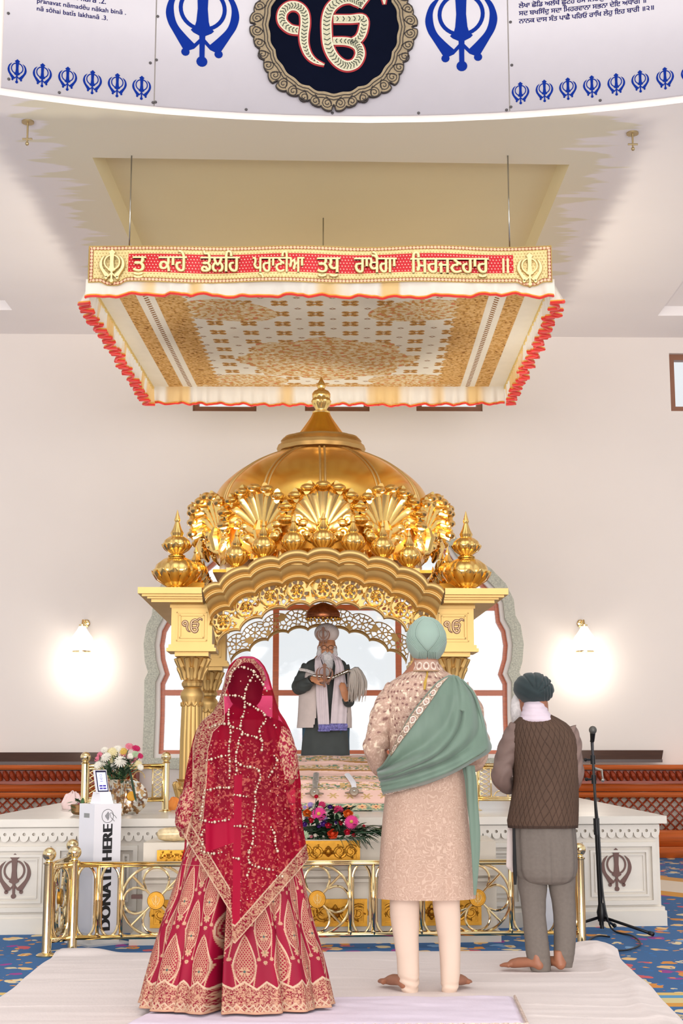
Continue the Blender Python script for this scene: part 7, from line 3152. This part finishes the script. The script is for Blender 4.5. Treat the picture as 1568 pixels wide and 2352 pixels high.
def leaf(m, p, d, L, w, up=(0, 0, 1)):
    p, d = Vector(p), Vector(d).normalized()
    s = d.cross(Vector(up))
    if s.length < .1: s = d.cross(Vector((1, 0, 0)))
    s.normalize()
    n = s.cross(d)
    vs, fs = [], []
    for i in range(5):
        t = i / 4
        ww = w * sin(PI * (t * .92 + .04)) ** .8
        c = p + d * L * t - n * (.18 * L * t * t)
        vs += [c - s * ww, c + n * ww * .35, c + s * ww]
    for i in range(4):
        b = 3 * i
        fs += [(b, b + 1, b + 4, b + 3), (b + 1, b + 2, b + 5, b + 4)]
    m.add(vs, fs)


def petals(m, c, ax, r, n, w, cup=.3, rings=1):
    ax = Vector(ax).normalized()
    q = Vector((0, 0, 1)).rotation_difference(ax)
    for k in range(rings):
        rr = r * (1 - .28 * k)
        for i in range(n):
            a = 2 * PI * (i + .5 * (k % 2)) / n
            d = q @ Vector((cos(a), sin(a), cup * (1 + .9 * k)))
            leaf(m, Vector(c) + ax * .002 * k, d, rr, w * (1 - .15 * k), up=q @ Vector((0, 0, 1)))


def rose(m, c, ax, r):
    ax = Vector(ax).normalized()
    q = Vector((0, 0, 1)).rotation_difference(ax)
    b = len(m.v)
    for k in range(4):
        rk = r * (1 - .2 * k)
        pf = [(rk * .35, -rk * .5), (rk * .85, -rk * .1), (rk, rk * .25 + k * r * .10), (rk * .86, rk * .42 + k * r * .12)]
        m.lathe(pf, 18, fl=lambda a, i, k=k: 1 + .10 * sin(a * (5 - k) + k * 2) * (i > 1), cap=False)
    m.ball((0, 0, r * .25), r * .36, 8)
    m.xform(lambda x, y, z: tuple(q @ Vector((x, y, z)) + Vector(c)), b)


FM = {}


def fmat(k):
    c = {'pink': (232, 52, 140), 'orange': (236, 112, 30), 'red': (222, 26, 62), 'magenta': (196, 20, 90), 'green': (176, 194, 156), 'white': (236, 230, 216), 'cream': (232, 218, 168), 'purple': (92, 44, 140), 'lilac': (168, 140, 196), 'rosepink': (226, 128, 146), 'tomato': (230, 74, 28), 'yellow': (226, 190, 90)}[k]
    return mat(k + '_petals', S(*c), .6, var=.12, vscale=50, transl=.25)


fa = thing('flower_arrangement', 'low arrangement of pink gerberas, orange and red roses and purple blooms on the gilded stand', 'flowers', tuple(fg(757, 1927)))
yF = lambda v: 9.30 + (1925 - v) * .0035 + .055
for u, v, k in ((732, 1870, 17.5), (807, 1888, 16.5)):
    c = P(u, v, y=yF(v) - .05)
    r = k * 9.5 / F
    ax = (-.1, -1, .35)
    m = MB()
    petals(m, c, ax, r, 26, .006, .12, 2)
    o = m.build('gerbera', fmat('pink'), fa, fix=False)
    MB().ball(c + Vector(ax).normalized() * .008, r * .24, 12, (1, .5, 1)).build('centre', fmat('yellow'), o)
for u, v, k, kind in ((705, 1869, 10, 'orange'), (799, 1871, 11.5, 'orange'), (764, 1917, 12, 'tomato'), (713, 1885, 7.5, 'red'), (687, 1859, 7, 'red'), (688, 1850, 6, 'magenta'), (754, 1897, 7.5, 'red'), (781, 1891, 6, 'red'),
                      (797, 1912, 7.5, 'red'), (813, 1919, 5, 'red'), (726, 1830, 5, 'red'), (739, 1849, 10, 'magenta'), (777, 1861, 13, 'magenta'), (835, 1898, 4, 'red'), (872, 1905, 4, 'orange'), (679, 1880, 10, 'green'), (699, 1918, 11, 'green'),
                      (724, 1919, 4.5, 'white'), (775, 1874, 8.5, 'green'), (735, 1857, 7, 'green'), (819, 1876, 7, 'green'), (686, 1868, 7, 'purple'), (699, 1894, 6.5, 'purple'), (743, 1893, 7.5, 'purple'), (773, 1889, 5, 'purple'), (758, 1854, 6, 'purple'),
                      (713, 1849, 8, 'lilac'), (703, 1880, 5, 'lilac'), (748, 1880, 5, 'lilac'), (732, 1898, 5, 'purple'), (715, 1922, 3.5, 'rosepink'), (822, 1900, 4, 'white'), (670, 1866, 9, 'magenta'), (664, 1890, 9, 'orange'), (700, 1854, 5, 'lilac'), (722, 1851, 5, 'white')):
    c = P(u, v, y=yF(v) - .02)
    rose(MB(), (0, 0, 0), (0, 0, 1), 1)
    m = MB()
    r = k * 9.5 / F
    if kind in ('green', 'magenta', 'lilac'):
        for q in range(4): petals(m, c, (-.05 + .1 * q, -1, .5), r * (1 - .15 * q), 12, r * .22, .1 + .35 * q)
        m.ball(c, r * .5, 10)
    else: rose(m, c, (.1 * sin(u), -1, .6), r)
    m.build('rose' if kind in ('orange', 'tomato', 'red') else 'carnation' if kind in ('green', 'magenta') else 'blossom', fmat(kind), fa, fix=False)
rr = random.Random(3)
m = MB()
cx_ = P(757, 1900, y=9.4)
m.ball((cx_.x, 9.52, fg(757, 1927).z + .048), .08, 16, (3.0, .7, .42))
m.build('moss_base', M_LEAF, fa)
m = MB()
for i in range(330):
    u = rr.gauss(752, 44)
    v = rr.uniform(1856, 1926)
    if abs(u - 755) > 96 - (1926 - v) * .6: continue
    c = P(u, v, y=yF(v) + .02)
    leaf(m, c, (rr.uniform(-1, 1), rr.uniform(-1, .1), rr.uniform(-.4, .8)), rr.uniform(.04, .075), rr.uniform(.010, .018))
for i in range(90):
    u = rr.uniform(810, 904)
    v = 1912 + rr.uniform(-12, 10) - (u - 810) * .07
    leaf(m, P(u, v, y=9.36), (rr.uniform(.1, 1), rr.uniform(-.8, .1), rr.uniform(-.3, .4)), rr.uniform(.05, .09), rr.uniform(.010, .020))
m.build('foliage', M_LEAF, fa, fix=False)
m = MB()
for i in range(26):
    u = rr.uniform(775, 842)
    c = P(u, 1922, y=9.27)
    d = P(u + rr.uniform(6, 34), 1922 + rr.uniform(12, 30), y=9.24)
    m.tube([tuple(c), tuple(c.lerp(d, .5) + Vector((0, -.01, .012))), tuple(d)], [.003, .0028, .001], 4)
c0 = P(815, 1914, y=9.3)
m.tube([tuple(c0), tuple(P(860, 1912, y=9.3)), tuple(P(902, 1905, y=9.34))], [.006, .004, .002], 5)
m.tube([tuple(P(722, 1870, y=9.35)), tuple(P(724, 1850, y=9.4)), tuple(P(726, 1834, y=9.4))], .003, 5)
m.build('fern_fronds', M_LEAF, fa, fix=False)

# vase bouquet on the platform
pb = P(268, 1873, z=ZP)
va = thing('flower_vase', 'silver and gold mosaic vase with white chrysanthemums and pink blooms on the platform', 'vase', tuple(pb))
hv = P(268, 1790, y=pb.y).z - ZP
m = MB()
m.lathe([(.055, 0), (.058, .01), (.048, .03), (.05, hv * .35), (.062, hv * .75), (.066, hv * .98), (.070, hv), (.060, hv), (.058, hv * .9)], 40, fl=lambda a, i: 1 + .012 * cos(10 * a))


def mosaic():
    m_ = mat('mirror_mosaic', (.6, .5, .4), .15, .9)
    nt = m_.node_tree
    N, L = nt.nodes, nt.links
    v = N.new('ShaderNodeTexVoronoi')
    v.inputs['Scale'].default_value = 60
    tc = N.new('ShaderNodeTexCoord')
    L.new(tc.outputs['Object'], v.inputs['Vector'])
    sp_ = N.new('ShaderNodeSeparateColor')
    L.new(v.outputs['Color'], sp_.inputs[0])
    r = N.new('ShaderNodeValToRGB')
    r.color_ramp.interpolation = 'CONSTANT'
    r.color_ramp.elements[0].color = (*S(226, 220, 206), 1)
    r.color_ramp.elements[1].color = (*S(150, 112, 84), 1)
    r.color_ramp.elements[1].position = .45
    e = r.color_ramp.elements.new(.75)
    e.color = (*S(200, 160, 110), 1)
    L.new(sp_.outputs[0], r.inputs[0])
    L.new(r.outputs[0], N['Principled BSDF'].inputs['Base Color'])
    b = N.new('ShaderNodeBump')
    b.inputs['Strength'].default_value = .6
    b.inputs['Distance'].default_value = .004
    L.new(sp_.outputs[1], b.inputs['Height'])
    L.new(b.outputs[0], N['Principled BSDF'].inputs['Normal'])
    return m_


M_MOS = mosaic()
m.build('vessel', M_MOS, va, local=True)
m = MB()
g = MB()
for u, v, k, kind in ((232, 1752, 11, 'white'), (243, 1738, 11, 'white'), (257, 1727, 12, 'cream'), (262, 1744, 12, 'cream'), (277, 1748, 13, 'white'), (250, 1761, 10, 'white'), (224, 1757, 9, 'white'), (283, 1725, 9, 'yellow'), (270, 1720, 10, 'white'), (300, 1736, 7, 'white'),
                      (318, 1754, 8, 'cream'), (323, 1762, 7, 'white'), (297, 1714, 9, 'rosepink'), (313, 1719, 9, 'magenta'), (286, 1734, 9, 'rosepink'), (306, 1743, 10, 'rosepink'), (322, 1736, 7, 'magenta'), (229, 1733, 7, 'rosepink'), (222, 1743, 6, 'rosepink'), (312, 1732, 8, 'green'), (262, 1760, 9, 'white'), (239, 1722, 8, 'white')):
    y = pb.y - .06 + .10 * rr.random()
    c = P(u, v, y=y)
    f = MB()
    r = k * 1.2 * (pb.y) / F
    for q in range(3): petals(f, c, ((u - 268) * .01, -1, .5 + (1750 - v) * .01), r * (1 - .2 * q), 15, r * .15, .05 + .3 * q)
    f.ball(c, r * .25, 8)
    f.build('bloom', fmat(kind), va, fix=False)
    g.tube([tuple(c + Vector((0, .01, 0))), tuple(P((u + 268) / 2, (v + 1790) / 2 + 4, y=pb.y)), tuple(P(268 + (u - 268) * .22, 1796, y=pb.y))], .0035, 5)
g.build('stems', M_LEAF2, va, fix=False)
m = MB()
for i in range(110):
    t = rr.random()
    u = 268 + (rr.uniform(-1, 1)) * (14 + 32 * (1 - t))
    v = 1745 + 45 * t
    leaf(m, P(u, v, y=pb.y + rr.uniform(-.06, .06)), (rr.uniform(-1, 1), rr.uniform(-.8, .2), rr.uniform(-.3, 1)), rr.uniform(.05, .09), rr.uniform(.008, .016))
for i in range(12):
    leaf(m, P(296 + i, 1765 + i * 5, y=pb.y - .04), (.5, -.4, -1), .07, .012)
m.build('leaves', M_LEAF, va, fix=False)
# round mirrored plate on a stand
p2 = P(300, 1870, z=ZP + .004)
dp_ = thing('ornamental_plate', 'round mosaic plate with gold centre on a small brown stand beside the silver vase', 'plate', tuple(p2))
c = P(299, 1832, y=p2.y)
h_ = c.z - ZP
m = MB()
m.lathe([(.001, -.012), (.11, -.01), (.122, 0), (.112, .006), (.001, .010)], 40, (0, 0, h_), axis=(.35, -1, .1))
m.build('plate', M_MOS, dp_, local=True)
m = MB()
m.lathe([(.001, 0), (.036, 0), (.034, .012), (.001, .016)], 24, (.003, -.012, h_ + .006), axis=(.35, -1, .1))
m.build('centre_boss', M_OLDGOLD, dp_, local=True)
m = MB()
for s in (-1, 1):
    m.tube(catmull([(s * .04, -.05, h_ - .08), (s * .03, -.02, .05), (s * .055, -.05, .008)], 5), .009, 8)
    m.tube([(s * .04, 0, .05), (0, .09, .008)], .008, 8)
m.build('stand', mat('brown_bronze', S(140, 104, 66), .4, .6), dp_, local=True)

# small bouquet left of the vase, pink cloth bundle, orange bundle
p3 = P(178, 1872, z=ZP + .004)
sb = thing('small_bouquet', 'small bunch of white daisies and pink blooms lying on the platform edge by the kiosk', 'flowers', tuple(p3))
for u, v, k, kind in ((175, 1868, 9, 'white'), (183, 1860, 9, 'white'), (171, 1878, 8, 'cream'), (188, 1848, 7, 'rosepink'), (196, 1850, 6, 'magenta'), (181, 1848, 6, 'rosepink'), (178, 1880, 6, 'white')):
    f = MB()
    c = P(u, v, y=p3.y)
    r = k * p3.y / F
    for q in range(2): petals(f, c, (-.2, -1, .6), r * (1 - .25 * q), 14, r * .15, .05 + .3 * q)
    f.ball(c, r * .25, 8)
    f.build('bloom', fmat(kind), sb, fix=False)
m = MB()
m.lathe([(.03, 0), (.05, .02), (.055, .07), (.05, .075)], 20, (0, .02, 0))
m.build('holder', mat('brown_bronze'), sb, local=True)
m = MB()
for i in range(30): leaf(m, (rr.uniform(-.03, .05), rr.uniform(-.02, .02), rr.uniform(.03, .10)), (rr.uniform(-1, 1), rr.uniform(-1, .2), rr.uniform(-.2, .8)), .05, .012)
m.build('leaves', M_LEAF2, sb, local=True, fix=False)


def bundle(u, v, w, h, label, col, nm, seed):
    p = P(u, v, z=ZP)
    n, k = 60, 40
    A = np.linspace(0, 2 * PI, n, endpoint=False)
    B = np.linspace(0.02, PI / 2 + .35, k)
    AA, BB = np.meshgrid(A, B)
    d = 1 + .25 * (vnoise(AA * 1.6 + 3, BB * 3, seed) - .5) + .08 * np.sin(AA * 7 + BB * 4)
    s = w * p.y / F / 2
    X = p.x + s * np.sin(BB) * np.cos(AA) * d
    Y = p.y + .12 + s * .8 * np.sin(BB) * np.sin(AA) * d
    Z = np.maximum(ZP + .001, ZP + .01 + h * p.y / F * np.cos(BB) * d)
    o = gridmesh(nm, X, Y, Z, mat(nm + '_fabric', col, .8, var=.06), None, wrap=True, caps=True)
    return tag(o, label, 'cloth')


bundle(158, 1860, 44, 34, 'pale pink crumpled cloth bundle on the platform behind the left brass rail', S(232, 204, 200), 'folded_cloth', 3)
bundle(394, 1862, 34, 24, 'bright orange cloth bundle on the platform beside the left front column', S(232, 140, 60), 'cloth_bundle', 6)
# gold wrapped gift on the offering box
c = fg(396, 1911)
ztop = zg(1934)
m = MB()
m.lathe([(.004, -.115), (.03, -.10), (.042, -.06), (.045, 0), (.042, .06), (.03, .10), (.004, .115)], 32, (c.x, GY + KG * c.x + .10, ztop + .046), fl=lambda a, i: 1 + .03 * cos(9 * a + i), axis=(1, 0, 0))
go = m.build('wrapped_offering', mat('white_gold_wrap', S(226, 204, 160), .35, .4, var=.25, vscale=30))
tag(go, 'gold and white wrapped long parcel lying on the offering box left of the woman', 'parcel')

# ------------------------------------------------------------------ donation kiosk
kc = P(222, 2172, z=0)
KYC = kc.y + .12
kx_ = P(224, 2100, y=KYC).x
th_ = math.radians(39)
ki = thing('donation_kiosk', 'white donation pillar with DONATE HERE lettering and a payment terminal on top', 'kiosk', (kx_, KYC, 0), th_)
kh = P(224, 1847, y=KYC - .1).z
hw_ = .098
m = MB()
m.box(-hw_, hw_, -hw_, hw_, .07, kh)
m.build('pillar', M_WHITE, ki, local=True, smooth=False)
m = MB()
m.box(-hw_ - .004, hw_ + .004, -hw_ - .004, hw_ + .004, .012, .072)
m.box(-.15, .15, -.15, .15, 0, .012)
m.build('base_plate', mat('white_metal', S(214, 210, 206), .4), ki, local=True, smooth=False)
# lettering runs up the face that looks to the camera's right
tf_ = lambda x, y, d: (hw_ + .0 + d, -.0 - 0, 0)
zl0 = P(245, 2132, y=KYC).z
zl1 = P(245, 1893, y=KYC).z


def onface(x, y, d):      # x runs up the pillar, y (letter height) runs to the left of the face
    return (.034 - y, -hw_ - d, zl0 + x)


# the front face (local -Y) is turned to the right by th_
L = text_loops('DONATE HERE', 1.0)
xs = [p[0] for o in L for p in o[0]]
sc0 = (zl1 - zl0) / (max(xs) - min(xs))
m = MB()
ys = [p[1] for o in L for p in o[0]]
ky = .068 / (max(ys) * sc0)
text_mesh(m, 'DONATE HERE', sc0, lambda x, y, d: onface(x, y * ky, d), -.001, .002, .006)
m.build('lettering', M_INK, ki, local=True, smooth=False)
m = MB()
zc_ = P(245, 1873, y=KYC).z
ff = lambda x, y, d: (x, -hw_ - d, zc_ + y)
m.ribbon([(q[0], q[1]) for q in circ(-.002, 0, .042, 33)] + [(.040, 0)], [.0022] * 34, -.001, .0015, ff)
for i in range(4):
    r = .010 + .0095 * i
    m.ribbon([(-.020 + r * cos(a) * .8 - .004, r * sin(a)) for a in np.linspace(-.75, .75, 9)], [.0032] * 9, -.001, .0015, ff)
m.ribbon(catmull([(.012, .016), (.026, .020), (.034, .010), (.050, .0), (.064, -.016)], 4), [.002] * 17, -.001, .0015, ff)
m.ribbon(catmull([(.012, .014), (.018, .004), (.022, -.010), (.034, -.020), (.048, -.034)], 4), [.002] * 17, -.001, .0015, ff)
m.build('contactless_symbol', M_INK, ki, local=True, smooth=False)
m = MB()
for x0, x1, z0, z1 in ((-.035, .035, -.014, .014),):
    zz = P(205, 1872, y=KYC).z
    m.box(-hw_ - .001, -hw_ + .01, x0, x1, zz + z0, zz + z1)
m.build('hand_slot', mat('slot_shadow_grey', S(150, 150, 146), .6), ki, local=True, smooth=False)
# terminal
tm_ = MB()
zt = kh
pts = [(-.045, .055), (-.05, -.06), (-.03, -.075)]
b0_ = [(-.05, -.075), (.05, -.075), (.05, .05), (-.05, .05)]
tm_.hexa([(-.046, -.085, zt), (.046, -.085, zt), (.05, .045, zt), (-.05, .045, zt), (-.040, -.055, zt + .075), (.040, -.055, zt + .075), (.040, .03, zt + .075), (-.040, .03, zt + .075)])
to = tm_.build('payment_terminal', M_WHITE, ki, local=True, smooth=False)
ca_, sa_ = cos(math.radians(18)), sin(math.radians(18))
scr = lambda x, y, d: (x - .012, -.052 + y * sa_ - d * ca_, zt + .072 + y * ca_ + d * sa_)
m = MB()
m.poly([[(-.044, -.002), (.044, -.002), (.044, .150), (-.044, .150)]], -.018, 0, scr)
m.build('screen_housing', M_WHITE, to, smooth=False, local=True)
m = MB()
m.poly([[(-.039, .004), (.039, .004), (.039, .145), (-.039, .145)]], -.002, .002, scr)
m.build('screen_bezel', mat('navy_glass', S(18, 16, 60), .15), to, smooth=False, local=True)
m = MB()
m.poly([[(-.032, .012), (.032, .012), (.032, .132), (-.032, .132)]], 0, .003, scr)
m.build('screen', mat('lit_screen', S(200, 205, 240), .3, emis=S(214, 218, 246), estr=.75), to, smooth=False, local=True)
m = MB()
for i in (0, 1):
    for j in (0, 1):
        x = -.024 + i * .026
        y = .020 + j * .017
        m.poly([[(x, y), (x + .022, y), (x + .022, y + .011), (x, y + .011)]], 0, .004, scr)
m.ribbon(circ(-.004, .112, .008, 17) + [(.004, .112)], [.002] * 18, 0, .004, scr)
for k, w in enumerate((.02, .014, .024)): m.poly([[(-.004 - w / 2, .072 + k * .010), (-.004 + w / 2, .072 + k * .010), (-.004 + w / 2, .075 + k * .010), (-.004 - w / 2, .075 + k * .010)]], 0, .0036, scr)
m.build('screen_buttons', mat('violet_ink', S(84, 72, 170), .4), to, smooth=False, local=True)

# ------------------------------------------------------------------ microphone on its stand, cable
mb0 = P(1381, 2140, z=0)
ms = thing('microphone_stand', 'black microphone on a tall tripod stand at the right of the platform', 'microphone', tuple(mb0))
my = mb0.y
pt = P(1359, 1704, y=my - .05)
pm = P(1370, 1900, y=my - .02)
pbm = P(1381, 2125, y=my)
MB().tube([tuple(pbm), tuple(pm)], .016, 16).build('lower_tube', M_BLACK, ms)
MB().tube([tuple(pm), tuple(pt)], .010, 14).build('upper_tube', mat('chrome_black', S(70, 70, 72), .15, .9), ms)
m = MB()
m.tube([tuple(pm - Vector((0, 0, .05))), tuple(pm + Vector((-.002, 0, .06)))], .021, 14)
m.build('clutch', M_BLACK, ms)
for v in (1745, 1790):
    m = MB()
    q = P(1361 + (v - 1745) * .05, v, y=my - .045)
    m.tube([tuple(q - Vector((0, 0, .03))), tuple(q + Vector((0, 0, .03)))], .017, 12)
    m.tube([tuple(q - Vector((.05, 0, 0))), tuple(q)], .007, 8)
    m.ball(tuple(q - Vector((.05, 0, 0))), .013, 8)
    m.build('adjusting_knob', M_BLACK, ms)
m = MB()
q = P(1366, 1765, y=my - .06)
m.tube([tuple(q), tuple(q + Vector((.045, 0, -.01))), tuple(q + Vector((.05, 0, -.07)))], [.009, .008, .007], 8)
m.ball(tuple(q + Vector((.05, 0, -.08))), .013, 8)
m.build('boom_lever', M_STEEL, ms)
m = MB()
hd = P(1361, 1677, y=my - .08)
m.tube([tuple(pt), tuple(hd - Vector((0, -.02, .05)))], [.014, .014], 10)
m.tube([tuple(hd - Vector((0, -.03, .075))), tuple(hd - Vector((0, -.005, .012)))], [.014, .020], 14)
m.build('microphone_body', M_BLACK, ms)
MB().ball(tuple(hd), .027, 24, (1, 1, 1.05)).build('microphone_grille', mat('grey_mesh', S(96, 94, 90), .5, .5, var=.4, vscale=300), ms)
hub = P(1381, 2095, y=my)
for u, v in ((1500, 2146), (1318, 2150), (1375, 2098)):
    e = P(u, v, z=.02) if v > 2100 else Vector((mb0.x + .12, mb0.y + .16, .02))
    if v == 2150: e = Vector((mb0.x - .33, mb0.y - .12, .02))
    a = Vector((hub.x, hub.y, hub.z - .03))
    m = MB().tube([tuple(a), tuple(e)], .010, 8)
    o = m.build('leg', M_BLACK, ms)
    MB().tube([tuple(e.lerp(a, .08)), tuple(e)], [.014, .015], 10).build('rubber_foot', M_INK, o)
m = MB()
m.tube([tuple(hub + Vector((0, 0, .06))), tuple(hub + Vector((0, 0, .0))), tuple(hub - Vector((0, 0, .06)))], [.02, .034, .026], 14)
m.tube([(hub.x, hub.y, hub.z - .05), (hub.x, hub.y, .02)], .014, 10)
m.build('hub', M_BLACK, ms)
m = MB()
cp_ = [P(1375, 1910, y=my - .04), P(1383, 2040, y=my - .05), P(1395, 2110, y=my - .06)]
g0 = [(1410, 2138), (1452, 2150), (1470, 2168), (1440, 2182), (1390, 2182), (1358, 2172), (1352, 2160), (1372, 2150), (1400, 2152)]
pts = [tuple(p) for p in cp_] + [tuple(P(u, v, z=.012)) for u, v in g0]
m.tube(catmull([tuple(P(1361, 1700, y=my - .03))] + [tuple(P(1364, 1800, y=my - .06))] + pts, 6), .006, 6)
tag(m.build('microphone_cable', M_INK), 'thin black cable hanging down the microphone stand and looping on the carpet', 'cable')
p = P(1272, 2150, z=0)
bxo = MB().box(p.x - .10, p.x + .01, p.y + .04, p.y + .12, 0, .30)
tag(bxo.build('equipment_box', M_WHITE, smooth=False), 'small upright white box behind the brass railing, between the standing man\'s legs', 'box')
